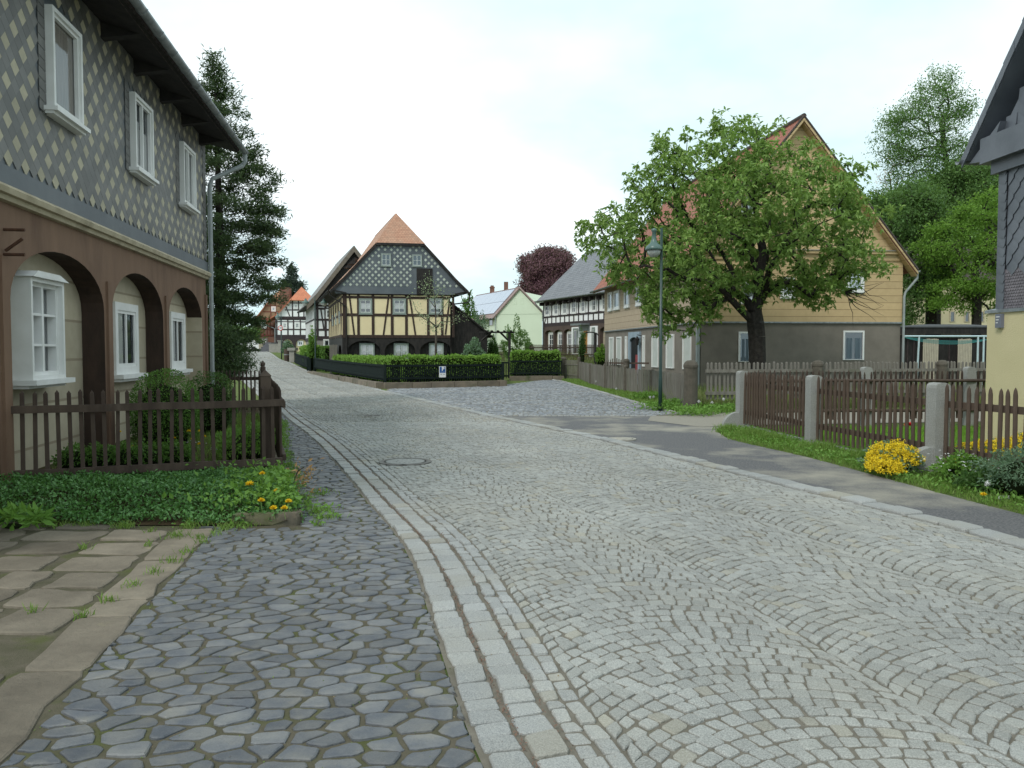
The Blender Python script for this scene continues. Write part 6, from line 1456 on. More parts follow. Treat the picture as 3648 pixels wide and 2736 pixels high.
# ================================================================ street furniture
M_lg=mt('dark_green_enamel',(.013,.038,.032),(.02,.05,.043),scale=5,rough=.35,spec=.5); M_lgs=mt('green_grey_enamel',(.07,.13,.115),(.09,.15,.135),scale=5,rough=.35,spec=.5)
M_bowl=mt('cloudy_bowl',(.42,.44,.42),(.32,.34,.32),scale=30,rough=.25,spec=.6)
def lamp(px,py,Y,label,zs,ztop,armr,side=-1,double=False,rp=.055,sr=.245,base=None):
    x,y=base or GP(px,py); z0=tzf(x,y); t=thing('street_lamp',(x,y,z0),label,'street lamp','green street lamps')
    m=MB(); m.tube([(x,y,z0-.05),(x,y,z0+.9),(x,y,z0+.95),(x,y,ztop-armr)],[rp,rp,rp*.8,rp*.62],12); m.build('pole',M_lg,t,smooth=True)
    for sd in ((-1,1) if double else (side,)):
        m=MB(); pts=[(x,y,ztop-armr)]+[(x+sd*(armr-armr*math.cos(q)),y,ztop-armr+armr*math.sin(q)) for q in np.linspace(0,PI,10)]+[(x+sd*2*armr,y,ztop-armr*1.6)]
        m.tube(pts,rp*.55,8); m.build('arm',M_lg,t,smooth=True); c=(x+sd*2*armr,y,zs)
        m=MB(); m.lathe(c,[(sr*.98,0),(sr,.03),(sr*.9,.10),(sr*.45,.19),(sr*.26,.30),(sr*.22,max(.34,ztop-armr*1.5-zs-.06)),(sr*.3,ztop-armr*1.5-zs-.04),(sr*.3,ztop-armr*1.5-zs+.02),(.01,ztop-armr*1.5-zs+.05)],18); s=m.build('lamp_shade',M_lgs,t,smooth=True)
        m=MB(); m.lathe(c,[(.01,-.20),(sr*.4,-.185),(sr*.7,-.11),(sr*.8,0.0)],18); m.build('glass_bowl',M_bowl,t,smooth=True)
    return t
lamp(2352,1465,22,'tall dark green street lamp standing before the spreading tree',4.52,5.24,.105)
xl=P(1123,1200,57.3)[0]; lamp(0,0,0,'green street lamp with two curved arms behind the dark board fence',5.1,5.85,.33,double=True,base=(xl,57.3))
xl=P(1003,1270,74)[0]; lamp(0,0,0,'farthest green street lamp, carrying the round speed limit sign',P(990,1131,74)[2],P(995,1106,74)[2],.16,base=(xl,74))
def text_mesh(par,txt,size,loc,rot,mat,name='lettering',w=1.0,ext=.003,bold=0):
    c=bpy.data.curves.new(name,'FONT'); c.body=txt; c.size=size; c.extrude=ext; c.align_x='CENTER'; c.align_y='CENTER'; c.offset=bold
    o=bpy.data.objects.new(name,c); COL.objects.link(o); dg=bpy.context.evaluated_depsgraph_get(); me=bpy.data.meshes.new_from_object(o.evaluated_get(dg)); bpy.data.objects.remove(o)
    me.materials.clear(); me.materials.append(mat); q=bpy.data.objects.new(name,me); COL.objects.link(q); q.parent=par; b=wl(par); q.location=(loc[0]-b[0],loc[1]-b[1],loc[2]-b[2]); q.rotation_euler=rot; q.scale=(w,1,1); return q
M_sr=mt('sign_red',(.55,.03,.03),rough=.4); M_sb=mt('sign_blue',(.02,.09,.30),rough=.4); M_sw=mt('sign_white',(.80,.80,.80),rough=.4); M_sk=mt('sign_black',(.02,.02,.02),rough=.5)
c=P(999,1168.5,73.7); t=thing('speed_limit_sign',c,'round white sign with a red ring reading 10 on the farthest lamp post','sign')
m=MB(); m.tube([(c[0],c[1],c[2]),(c[0],c[1]+.02,c[2])],.235,24); m.build('disc',M_sr,t); m=MB(); m.tube([(c[0],c[1]-.004,c[2]),(c[0],c[1]+.0,c[2])],.175,24); m.build('face',M_sw,t)
text_mesh(t,'10',.24,(c[0],c[1]-.006,c[2]),(PI/2,0,0),M_sk,bold=.006)
q_=(1573.5-1824)/F
f_=0
for q in np.linspace(0,1,400):
    cx_=FC[0]+(FE[0]-FC[0])*q;cy_=FC[1]+(FE[1]-FC[1])*q
    if cx_/cy_>=q_: break
ang=math.atan2(FE[1]-FC[1],FE[0]-FC[0]); zt=P(1573,1305,cy_)[2]; zb=P(1573,1344,cy_)[2]; cz=(zt+zb)/2
wS=.33; nS=np.array([math.sin(ang),-math.cos(ang),0]); tS=np.array([math.cos(ang),math.sin(ang),0]); c0=np.array([cx_,cy_,cz])+nS*.085
t=thing('parking_sign',tuple(c0),'blue and white parking sign with a white letter P on the dark slatted fence','sign'); H_=zt-zb
def sbox(u0,u1,v0,v1,d0,d1,mat,name): m=MB(); m.box(c0+tS*u0+np.array([0,0,v0])+nS*d0,tS*(u1-u0),(0,0,v1-v0),nS*(d1-d0)); return m.build(name,mat,t)
sbox(-wS/2,wS/2,-H_/2,H_/2,-.01,.004,M_sw,'plate'); sbox(-wS*.42,wS*.42,-H_*.10,H_/2-.02,.004,.007,M_sb,'blue_panel')
text_mesh(t,'P',.25,tuple(c0+tS*.02+np.array([0,0,H_*.25])+nS*.009),(PI/2,0,ang),M_sw,bold=.010)
sbox(-wS*.27,wS*.33,-H_*.005,H_*.012,.007,.010,mt('sign_pale_blue',(.35,.45,.65),rough=.4),'text_line'); sbox(-wS*.27,wS*.30,-H_*.06,-H_*.04,.007,.010,MATS['sign_pale_blue'],'text_line')
for sd in (-1,1):
    m=MB(); pts=[c0+tS*(sd*.065+.035*math.cos(q))+np.array([0,0,-H_*.26+.022*math.sin(q)])+nS*.008 for q in (np.linspace(PI*.95,.1,7))]; m.tube(pts,.008,5); m.build('wheel_mark',M_sk,t)
# pergola
Yp=48.; z=lambda x,y:P(*Z6(x,y),Yp)
t=thing('pergola',(z(668,965)[0],Yp,0),'dark timber pergola behind the hedges between the black lean to and the green house','pergola')
m=MB(); a=z(649,700);b=z(686,965); m.box((a[0],Yp,-.1),(b[0]-a[0],0,0),(0,.16,0),(0,0,a[2]+.1)); m.build('post',M_black,t)
m=MB(); a=z(255,712);b=z(740,690); m.box((a[0],Yp-.02,a[2]),(b[0]-a[0],0,0),(0,.14,0),(0,0,b[2]-a[2])); m.build('beam',M_black,t)
for x in (350,425,510,597,690): m=MB(); a=z(x-16,690);b=z(x+16,675); m.box((a[0],Yp-.3,a[2]),(b[0]-a[0],0,0),(0,2.4,0),(0,0,b[2]-a[2])); m.build('cross_beam',M_black,t)
for x0,y0,x1,y1 in ((650,810,545,705),(290,810,415,705)): m=MB(); a=z(x0,y0);b=z(x1,y1); m.tube([a+(0,.06,0),b+(0,.06,0)],.06,4); m.build('brace',M_black,t)
# arbor before the white timbered house
Ya=58.; z=lambda x,y:P(*Z6(x,y),Ya)
t=thing('garden_arch',(z(1750,1020)[0],Ya,.9),'dark arched garden arbor in front of the door of the white timbered house','garden arch')
m=MB(); pts=[z(1655,1030)]+[z(1765+110*math.cos(q)*1.0,745-45*math.sin(q)) for q in np.linspace(PI,0,9)]; m.tube(pts[1:],.05,6); m.build('arch',M_black,t)
for x in (1660,1838): m=MB(); a=z(x-16,715 if x>1700 else 745);b=z(x+16,1035); m.box((a[0],Ya,.6),(b[0]-a[0],0,0),(0,.4,0),(0,0,a[2]-.6)); m.build('post',M_black,t)
Yg=60.; p=P(*Z6(1628,990),Yg); g_=tzf(p[0],Yg); t=thing('garden_table',(p[0],Yg,g_),'round white garden table behind the far brown fence','table'); m=MB(); m.lathe((p[0],Yg,0),[(.65,p[2]-.03),(.66,p[2]),(.01,p[2]+.01)],18); m.build('tabletop',M_white,t); m=MB(); m.tube([(p[0],Yg,g_),(p[0],Yg,p[2])],.05,8); m.build('leg',M_white,t)
# wooden planter
Yq=71.; a=P(*S3(690,1400),Yq);g_=tzf(a[0],Yq)
t=thing('wooden_planter',(a[0]+.6,Yq,g_),'weathered wooden tub under the bush beside the farthest lamp','planter'); x0=P(*S3(665,0),Yq)[0];x1=P(*S3(765,0),Yq)[0];zt=P(*S3(700,1262),Yq)[2]
m=MB(); m.lathe(((x0+x1)/2,Yq,g_-.1),[((x1-x0)*.42,0),((x1-x0)*.5,(zt-g_)*.6),((x1-x0)*.46,zt-g_+.1),(.02,zt-g_+.05)],14); m.build('staves',M_fw,t); 
m=MB(); m.lathe(((x0+x1)/2,Yq,g_-.1),[((x1-x0)*.505,(zt-g_)*.6),((x1-x0)*.505,(zt-g_)*.6+.08)],14); m.build('hoop',M_lead,t)
# ================================================================ trees and plants
# spreading tree
ol=[(2055,845),(2100,785),(2170,740),(2270,680),(2320,590),(2380,540),(2450,515),(2520,530),(2570,490),(2660,500),(2730,500),(2790,560),(2870,570),(2960,610),(3050,625),(3010,700),(3100,780),(3060,850),(3110,940),(3040,1040),(2940,1090),(2860,1080),(2800,1000),(2740,1060),(2620,1050),(2560,1080),(2480,1140),(2400,1155),(2330,1160),(2290,1060),(2180,1000),(2120,950),(2080,900)]
YT=27.
tb=P(2697,1300,YT)
def TP(x,y,dy=0): q=P(x,y,YT+dy); return (q[0],q[1],q[2])
t=thing('spreading_tree',(tb[0],YT,0),'wide spreading leafy tree with a forked dark trunk in front of the tan house','tree')
tg=crown_pts(ol,YT,470,3.8,3.0,.5,.33)
for x,y in ((2545,425),(2550,455),(2600,470),(2640,435),(2645,480),(2690,450),(2780,445),(2450,480),(2345,520),(2290,600),(2060,845),(2080,800),(3075,600),(3040,640),(3150,740),(3160,960),(2250,640),(2370,505),(2860,520),(3010,580),(2555,440),(2560,470),(2648,450),(2643,465),(2695,470),(2700,490),(2350,500),(2360,540),(2300,610),(2800,520),(2900,540),(2390,1175),(2460,1180),(2350,1195),(2540,1120)): tg.append(np.array(TP(x,y,R.uniform(-1,1))))
nodes=[TP(2697,1330),TP(2697,1290),TP(2695,1200),TP(2690,1150),TP(2685,1110)]
A=[np.array(n) for n in nodes];par=[-1,0,1,2,3]
def limb(start,pts):
    last=start
    for x,y,dy in pts: A.append(np.array(TP(x,y,dy)));par.append(last);last=len(A)-1
    return last
l1=limb(3,[(2640,1105,-.3),(2600,1060,-.6),(2560,1020,-.9),(2500,1000,-1.2),(2420,985,-1.4),(2380,960,-1.5)])
l2=limb(4,[(2660,1070,.2),(2620,1040,.4),(2560,1030,.6),(2480,980,1.4),(2370,920,2)])
l3=limb(4,[(2700,1060,0),(2705,980,.2),(2720,900,.4),(2700,820,.6),(2660,760,.8),(2640,680,1)])
l4=limb(4,[(2720,1050,.3),(2740,960,-.5),(2790,880,-1),(2860,840,-1.4),(2940,860,-1.6),(3020,930,-1.6)])
l5=limb(len(A)-4,[(2830,800,-1.0),(2870,740,-.8),(2900,690,-.5)])
l6=limb(9,[(2500,930,-2),(2420,870,-2.4),(2330,820,-2.5)])
An=np.array(A);D=np.zeros(len(A))
for i in range(1,len(A)): D[i]=D[par[i]]+np.linalg.norm(A[i]-A[par[i]])
ok=np.array([i>4 for i in range(len(A))]); ln=[]
for q in sorted(tg,key=lambda q:np.linalg.norm(q-np.array(TP(2690,900)))):
    d=np.linalg.norm(An-q,axis=1); i=int(np.argmin(d+.12*D+np.where(ok,0,60))); p=An[i];L=d[i];n=max(1,int(L/.45));last=i
    for k in range(1,n+1):
        f=k/n;r=p+(q-p)*f
        if k<n: r=r+rng.normal(0,.07*min(1,L),3)+np.array([0,0,.10*L*math.sin(f*PI)])
        An=np.vstack([An,r]);D=np.append(D,D[last]+L/n);ok=np.append(ok,True);par.append(last);last=len(par)-1
    ln.append(last)
limbs(An,par,ln,.009,.29,e=1.95,mat=M_bark,name='trunk',parent=t,nside=7)
T_=np.array(tg); C=np.repeat(T_,13,0)+rng.normal(0,.19,(len(T_)*13,3))*np.array([1,1,.8]); 
i=rng.integers(5,len(An),1400); C=np.concatenate([C,An[i][An[i][:,2]>2.6]+rng.normal(0,.12,(int((An[i][:,2]>2.6).sum()),3))])
C6_=np.repeat(C,6,0); V=leaves(C6_,.17,.42,droop=.55,nb=.7); o=leafobj('foliage',V,L_chest,t)
# hanging dead twigs at the right
t2=[]; m=MB()
b0=np.array(TP(3010,1040,-.5))
for k in range(10):
    p=b0.copy(); pts=[p.copy()]; d=np.array([R.uniform(.1,1),R.uniform(-.3,.3),R.uniform(-.9,.15)])
    for j in range(5): d=d+rng.normal(0,.25,3)+np.array([.12,0,-.02]); p=p+nrm(d)*R.uniform(.18,.34); pts.append(p.copy())
    m.tube(pts,[.018-.003*j for j in range(6)],4,cap=False)
m.build('dead_twigs',M_bark,t)
# dark conifer left
co=[(764,195),(778,250),(805,285),(795,330),(838,345),(835,400),(885,440),(870,490),(945,525),(915,590),(985,640),(960,700),(1000,740),(985,830),(1000,890),(975,960),(1015,1000),(990,1060),(935,1090),(950,1130),(900,1180),(920,1225),(870,1240),(900,1290),(830,1310),(740,1330),(640,1330),(610,1000),(640,600),(715,430),(745,300)]
Yc=24.; tb=P(782,1320,Yc)
t=thing('dark_conifer',(tb[0],Yc,0),'tall dark ragged conifer beside the left house','tree')
tg=crown_pts(co,Yc,560,1.5,1.2,.4,.17)
tg=[q for q in tg if q[0]<tb[0]+.3 or math.sin(q[0]*5.1+q[2]*3.3)*math.sin(q[2]*4.7+2*q[1])>-.22]
tg+=[np.array(P(x_,y_,Yc)) for x_,y_ in ((763,196),(765,215),(758,235),(772,238),(766,258),(782,262),(752,272),(770,285),(792,290),(760,305),(780,310))]
for q in tg[:-11]: q[2]=q[2]*.6+.4*(round((q[2]+.1*abs(q[0]-tb[0]))/.55)*.55-.1*abs(q[0]-tb[0]))
tr=[(tb[0],Yc,-.1)]+[tuple(P(x,y,Yc)) for x,y in ((785,1200),(785,1050),(783,900),(780,760),(775,600),(770,450),(765,300),(762,215))]
An=np.array(tr);par=[-1]+list(range(len(tr)-1)); 
# conifer boughs leave the trunk a little below their tips
V=[np.array(x) for x in tr]; ln=[]; TS=np.array(tr)
for q in tg:
    z_=q[2]-.12*abs(q[0]-tb[0])-.15; x_=np.interp(z_,TS[:,2],TS[:,0]); st=np.array([x_,Yc,z_]); k=int(np.searchsorted(TS[:,2],z_))-1; k=max(0,min(len(tr)-1,k))
    V.append(st);par.append(k);a=len(V)-1; mid=st*.45+q*.55+np.array([0,0,-.12])+rng.normal(0,.05,3); V.append(mid);par.append(a);V.append(q);par.append(a+1);ln.append(a+2)
Vn=np.array(V); 
# avoid drawing the helper link from trunk node to bough start
par2=list(par); limbs(Vn,par2,ln,.006,.20,e=2.4,mat=M_bark,name='trunk',parent=t,nside=5)
T_=np.array(tg); side=np.sign(T_[:,0]-tb[0])[:,None]*np.array([[1.,0,0]])*.6+np.array([[0,0,.25]])
C=np.repeat(T_,120,0)+rng.normal(0,1,(len(T_)*120,3))*np.array([.15,.15,.075]); leafobj('foliage',leaves(C,.14,.22,tdir=np.repeat(side,120,0),tb=.45,nb=.2),L_con,t)
outline_tree('low_conifer','low dark conifer behind the finial post of the left garden','tree',[(745,1180),(800,1150),(850,1200),(870,1260),(900,1300),(870,1345),(750,1350)],20.8,(P(800,1300,20.8)[0],20.8),[P(800,1250,20.8)],90,.7,.5,.09,90,.13,L_con,rt=.05,r0=.006,asp=.3)
# far conifers and trees left
outline_tree('far_spruce','blue green far spruce behind the orange roofs','tree',[(1040,930),(1050,960),(1056,985),(1066,1010),(1070,1045),(1010,1045),(1016,1000),(1025,975),(1032,950)],126,(P(1040,1100,126)[0],126),[P(1040,1060,126),P(1040,935,126)],90,1.2,1,.5,26,.32,L_con2,rt=.2,r0=.02,asp=.3)
outline_tree('far_spruce','small far spruce at the right edge of the orange roof','tree',[(1075,1000),(1085,1030),(1062,1030)],128,(P(1075,1100,128)[0],128),[P(1075,1040,128),P(1075,1003,128)],14,.6,1,.4,20,.3,L_con2,rt=.1,r0=.02,asp=.3)
for i,(ol2,Y_,mt_,lb) in enumerate((([(835,1190),(870,1170),(912,1175),(915,1250),(830,1252)],112,L_tall,'far light green tree left of the brown house'),([(800,1150),(850,1160),(890,1200),(880,1255),(780,1255)],150,L_dk,'far dark green trees at the end of the street'))):
    outline_tree('far_tree',lb,'tree',ol2,Y_,(P(865,1250,Y_)[0],Y_),[P(865,1240,Y_)],70,3,2,.45,60,.5,mt_,rt=.25,r0=.03)
# white van glimpsed at the end of the street
Yv=108; p=P(875,1238,Yv); g_=tzf(p[0],Yv)
t=thing('parked_van',(p[0],Yv,g_),'small white van almost hidden behind the conifer at the end of the street','van')
m=MB(); m.prism([(p[0]-2.0,Yv,g_+.35),(p[0]+1.8,Yv,g_+.35),(p[0]+1.75,Yv,g_+1.0),(p[0]+.9,Yv,g_+1.2),(p[0]+.4,Yv,g_+1.85),(p[0]-2.0,Yv,g_+1.9)],(0,1.7,0)); m.build('body',M_white,t)
m=MB(); m.prism([(p[0]+.9,Yv-.01,g_+1.22),(p[0]+.42,Yv-.01,g_+1.75),(p[0]-.4,Yv-.01,g_+1.75),(p[0]-.4,Yv-.01,g_+1.2)],(0,.02,0)); m.build('side_window',M_glassd,t)
for dx in (-1.3,1.1): m=MB(); m.tube([(p[0]+dx,Yv-.02,g_+.33),(p[0]+dx,Yv+.2,g_+.33)],.33,14); m.build('wheel',M_black,t)
# copper beech
outline_tree('copper_beech','dark purple copper beech behind the green house roof','tree',[(1856,990),(1862,930),(1900,905),(1950,893),(2000,893),(2030,915),(2042,960),(2035,1060),(2000,1120),(1900,1120),(1872,1075)],122,(P(1960,1200,122)[0],122),[P(1960,1110,122),P(1958,1050,122)],420,4.5,3,.30,170,.5,L_cop,rt=.45,r0=.03,shell=.6,up=.35,droop=0)
# trees right
outline_tree('tall_tree','tallest airy tree with a thin upper crown at the right','tree',[(3335,235),(3375,270),(3400,330),(3470,380),(3455,420),(3400,450),(3460,540),(3430,640),(3440,760),(3400,800),(3200,800),(3180,700),(3190,590),(3130,540),(3110,500),(3180,460),(3130,430),(3200,380),(3260,340),(3290,290)],78,(P(3370,1150,78)[0],78),[P(3372,1000,78),P(3365,800,78),P(3382,640,78),P(3362,520,78),P(3350,420,78)],480,4.0,3,.20,72,.46,L_tall,rt=.30,r0=.012,shell=.4,sep=.3)
outline_tree('bare_tree','thin pinkish nearly leafless tree on the hillside skyline','tree',[(3180,520),(3220,560),(3230,640),(3160,720),(3110,700),(3130,600)],120,(P(3175,760,120)[0],120),[P(3175,730,120),P(3172,640,120)],90,1.5,2,.25,6,.4,L_dry,rt=.12,r0=.012,gz=20)
outline_tree('ivy_clad_tree','dark green dense tree with an ivy covered trunk behind the shed','tree',[(3070,730),(3110,690),(3160,700),(3200,650),(3260,670),(3310,640),(3350,730),(3400,800),(3330,900),(3370,980),(3300,1060),(3260,1150),(3190,1165),(3150,1000),(3100,850)],58,(P(3325,1160,58)[0],58),[P(3325,1050,58),P(3330,900,58),P(3320,780,58)],300,3.5,2.5,.20,110,.36,leafmat('mid_green_leaf',(.042,.095,.024),(.095,.17,.045),(.07,.13,.035),trans=.3),rt=.5,r0=.02)
outline_tree('bright_tree','bright yellow green spring tree in front of the cream house','tree',[(3240,850),(3290,850),(3330,790),(3390,800),(3420,730),(3480,740),(3510,680),(3580,690),(3640,650),(3640,1100),(3560,1130),(3500,1080),(3430,1110),(3380,1070),(3330,1100),(3300,1020),(3350,960),(3290,920)],54,(P(3480,1160,54)[0],54),[P(3480,1060,54),P(3470,950,54)],250,3.2,2.5,.17,130,.30,L_lime,rt=.3,r0=.02)
outline_tree('bright_tree','pale green tree high on the slope behind the slate gable','tree',[(3370,620),(3420,570),(3480,560),(3540,520),(3640,520),(3640,780),(3520,760),(3440,780),(3390,730)],74,(P(3520,1000,74)[0],74),[P(3520,800,74),P(3520,700,74)],170,3.0,2.5,.24,110,.45,L_tall,rt=.3,r0=.03,gz=3)
# hill with woodland
hx=np.arange(18,150,6.);hy=np.arange(84,260,8.); X,Y=np.meshgrid(hx,hy)
def hillz(x,y): return (38*sm(20,125,np.asarray(x,float)+.25*(np.asarray(y,float)-150))*sm(80,165,np.asarray(y,float)))+tz(x,y)-.3
Z=hillz(X,Y); V=np.stack([X,Y,Z],-1).reshape(-1,3); nx=len(hx);i,j=np.meshgrid(np.arange(len(hy)-1),np.arange(nx-1),indexing='ij');k=(i*nx+j).ravel()
o=np_mesh('hill',V,np.stack([k,k+1,k+nx+1,k+nx],1),M_ground,uv=True); o['kind']='structure'
Cc=[]
for _ in range(520):
    x=R.uniform(26,140);y=R.uniform(92,190)
    if not .36<x/y<.80: continue
    r=R.uniform(2.0,3.6);z=float(hillz(x,y))+r*.9; n=int(110); u=unit(n);u[:,2]=np.abs(u[:,2])*1.1-.2; Cc.append(np.array([x,y,z])+u*r*(.8+.3*rng.random((n,1))))
Cc=np.concatenate(Cc); o=leafobj('hillside_woodland',leaves(Cc,.95,.7,nb=.5),leafmat('woodland_leaf',(.045,.10,.025),(.12,.22,.05),(.17,.27,.07),trans=.3),None,kind='stuff'); tag(o,'green spring woodland covering the hillside at the right','woodland')
# young tree in front of the timbered house
Yy=41.; t=thing('young_tree',(P(1552,1250,Yy)[0],Yy,0),'slim young tree with sparse pale leaves in front of the black and yellow house','tree')
m=MB(); Pz=lambda x,y,dy=0:P(x,y,Yy+dy); ZA=lambda x,y,dy=0:P(1150+x*.2441,960+y*.2441,Yy+dy)
br=[([(1650,1300),(1650,1100),(1655,900),(1650,830)],[.07,.06,.055,.05]),([(1650,830),(1645,600),(1630,400),(1600,250),(1530,120)],[.045,.035,.025,.018,.008]),([(1650,830),(1580,770),(1450,700),(1360,590),(1300,430)],[.04,.03,.022,.015,.006]),([(1640,830),(1560,760),(1480,680)],[.03,.02,.008]),([(1655,850),(1720,770),(1900,750),(2080,670)],[.035,.028,.018,.006]),([(1655,700),(1740,600),(1800,500),(1880,400)],[.03,.022,.014,.006]),([(1650,830),(1570,850),(1600,860)],[.02,.012,.006]),([(1655,850),(1700,820),(1760,770)],[.02,.012,.006]),([(1640,560),(1560,450),(1500,330),(1460,210)],[.025,.016,.01,.005]),([(1630,420),(1700,340),(1740,280)],[.02,.012,.005])]
tips=[]
for pts,rd in br:
    q=[ZA(x,y,R.uniform(-.25,.25)*(k>0)) for k,(x,y) in enumerate(pts)]; m.tube(q,rd,6); tips+=q[2:]+[(q[a]+q[a+1])/2 for a in range(1,len(q)-1)]
m.build('trunk',M_bark2,t); C=np.repeat(np.array(tips),26,0)+rng.normal(0,.16,(len(tips)*26,3)); C=C[C[:,2]>2.55]; leafobj('foliage',leaves(C,.085,.5,nb=.4),leafmat('silvery_leaf',(.17,.22,.12),(.30,.36,.22),trans=.3),t)
# ---- shrubs (px centre, bottom, depth)
def shr(name,label,x0,x1,ytop,Y,n,ls,mat,cat='shrub',dep=None,group=None,zb=None,**k):
    a=P(x0,ytop,Y);b=P(x1,ytop,Y); g=tzf((a[0]+b[0])/2,Y) if zb is None else zb; r=(b[0]-a[0])/2
    return bush(name,label,cat,((a[0]+b[0])/2,Y),r,dep or r,(a[2]-g)*1.0,n,ls,mat,z0=g,group=group,**k)
bush('boxwood_ball','larger round clipped boxwood against the left house','shrub',(-5.44,12.5),.54,.54,1.27,12000,.03,L_box,z0=.15,group='clipped boxwoods',lump=.025,low=.45)
bush('boxwood_ball','smaller darker round boxwood under the third arch window','shrub',(-5.62,14.9),.46,.46,1.18,6000,.036,L_dk,z0=.15,group='clipped boxwoods',lump=.05,low=.45)
bush('leafy_shrub','loose pale green shrub inside the corner of the left picket fence','shrub',(-3.75,11.4),.36,.8,.50,2600,.05,L_fresh,z0=.12,lump=.2)
for k,x in enumerate(np.linspace(-5.35,-4.3,5)): bush('low_shrub','low dark shrub in the row just behind the left picket fence','shrub',(x,9.75+.38*(x+5.4)),.22,.2,.34,800,.04,L_box,z0=.2,group='low shrubs behind the left picket fence',lump=.15)
Zx=lambda x:1640+x*.2622; Zy=lambda y:1000+y*.2622
shr('leafy_shrub','rounded grey green shrub at the foot of the black lean to',Zx(45),Zx(345),Zy(815),45.5,2600,.11,L_grey,lump=.25)
shr('leafy_shrub','dark green shrub under the satellite dish',Zx(385),Zx(505),Zy(780),56,1500,.12,L_dk,lump=.2)
shr('tall_shrub','tall loose shrub against the left wall of the green house',Zx(140),Zx(370),Zy(455),62,2600,.14,L_grey,lump=.3)
shr('tall_shrub','tall airy shrub right of the pergola post',Zx(600),Zx(900),Zy(640),52,3400,.12,L_tall,lump=.38,core=.55,spike=.3)
shr('leafy_shrub','small bush at the right foot of the green house gable',Zx(890),Zx(990),Zy(830),66,700,.12,L_tall)
shr('leafy_shrub','light green bush at the right end of the far brown fence',Zx(1840),Zx(1990),Zy(910),56,1600,.11,L_lime,lump=.25)
shr('climbing_rose','leafy climber growing over the left post of the garden arch',Zx(1615),Zx(1700),Zy(690),57.5,1300,.10,L_dk,cat='climber',lump=.3)
shr('leafy_shrub','grey green bush above the wooden tub up the street',*[S3(x,0)[0] for x in (655,870)],S3(0,1130)[1],74,1500,.14,L_grey,lump=.2)
shr('clipped_topiary','dark clipped bush beside the two armed lamp',*[S3(x,0)[0] for x in (1050,1245)],S3(0,1290)[1],62,1400,.10,L_dk,lump=.05)
shr('tall_shrub','pale green bush against the narrow shingled house',*[S3(x,0)[0] for x in (1130,1265)],S3(0,950)[1],60,1400,.14,L_fresh,lump=.3)
shr('tall_shrub','green tree crown behind the black lean to roof',1640,1690,1062,90,1500,.3,L_tall,cat='tree',lump=.3)
# ---- left bed: periwinkle, grass, flowers
n=30000; x=rng.uniform(-6.2,-1.9,n);y=rng.uniform(7.66,10.0,n)
edge=np.interp(y,KB[:,1],KB[:,0]); frl=np.interp(x,[-5.6,-3.0],[9.25,10.25]); ok=(x<edge+.03)&(y<frl+.05)&(y>7.70+.05*np.sin(x*5)+.03*np.sin(x*17))
x=x[ok];y=y[ok]; hump=(.09+.11*sm(7.8,8.5,y))*(1-.5*sm(8.4,9.4,y+.2*(x+4)))+.03*np.sin(x*6)*np.sin(y*7); z_=soilz(x,y)+hump*rng.random(len(x))**.5
C=np.stack([x,y,z_],1); o=leafobj('periwinkle_bed',leaves(C,.041,.58,nb=.8),L_ivy,None,kind='stuff'); tag(o,'dense dark green periwinkle covering the bed before the left fence','ground cover')
def blades(x,y,zf,h,w,mat,name,label,cat,lean=.35):
    n=len(x); z=zf(x,y); C=np.stack([x,y,z],1); t=unit(n)*lean; t[:,2]=1; t/=np.linalg.norm(t,axis=1)[:,None]; s=np.cross(t,unit(n)); s/=np.linalg.norm(s,axis=1)[:,None]; L=(h*rng.uniform(.5,1.3,n))[:,None]
    t2=t+unit(n)*.35; t2[:,2]*=.7
    V=np.stack([C-s*w/2,C+s*w/2,C+t*L*.6+s*w*.4,C+t*L*.6-s*w*.4, C+t*L*.6-s*w*.4,C+t*L*.6+s*w*.4,C+t*L*.6+t2*L*.4+s*w*.05,C+t*L*.6+t2*L*.4-s*w*.05],1).reshape(-1,3)
    o=leafobj(name,V,mat,None,kind='stuff'); return tag(o,label,cat)
n=9000; y=rng.uniform(9.7,19,n); x=np.interp(y,KB[:,1],KB[:,0])-.2-rng.random(n)**1.2*3.2; ok=x>-4.3-.152*y+.05; x=x[ok];y=y[ok]
blades(x,y,soilz,.13,.008,L_grass,'garden_grass','uncut grass inside the left front garden','grass')
# weeds round the kerb and between slabs
def clumps(cs,r,n,h,w=.01,ls=.05):
    X=[];Yv=[]
    for cx_,cy_,q in cs:
        k=int(n*q); X.append(cx_+rng.normal(0,r*q,k));Yv.append(cy_+rng.normal(0,r*q,k))
    return np.concatenate(X),np.concatenate(Yv)
cs=[(float(bedx(y_))+.12+R.uniform(-.03,.1),y_,R.uniform(.35,1)) for y_ in np.arange(7.7,19,.28)]+[(-2.0,8.4,1.2),(-1.85,8.05,1.1),(-2.6,7.62,.9),(-3.1,7.6,.7),(-2.3,9.4,1.1)]+[(R.uniform(-5.5,-2.6),7.62+R.uniform(-.1,.1),.6) for _ in range(12)]+[(-2.72,y_,.5) for y_ in np.arange(5.0,7.6,.33)]+[(R.uniform(-4.5,-2.7),R.uniform(3.5,7.4),.35) for _ in range(16)]+[(-3.05,7.2,.9)]
x,y=clumps(cs,.07,60,.06); blades(x,y,lambda a,b:tz(a,b)+.01,.07,.007,L_grass,'kerb_weeds','small grass tufts growing along the left kerb stones and slab joints','weeds',lean=.7)
x,y=clumps(cs[:46],.07,26,.06); o=leafobj('broadleaf_weeds',leaves(np.stack([x,y,.02+.05*rng.random(len(x))],1),.05,.5,nb=.8),L_fresh,None,kind='stuff'); tag(o,'broad leaved weeds sprouting along the left kerb stones','weeds')
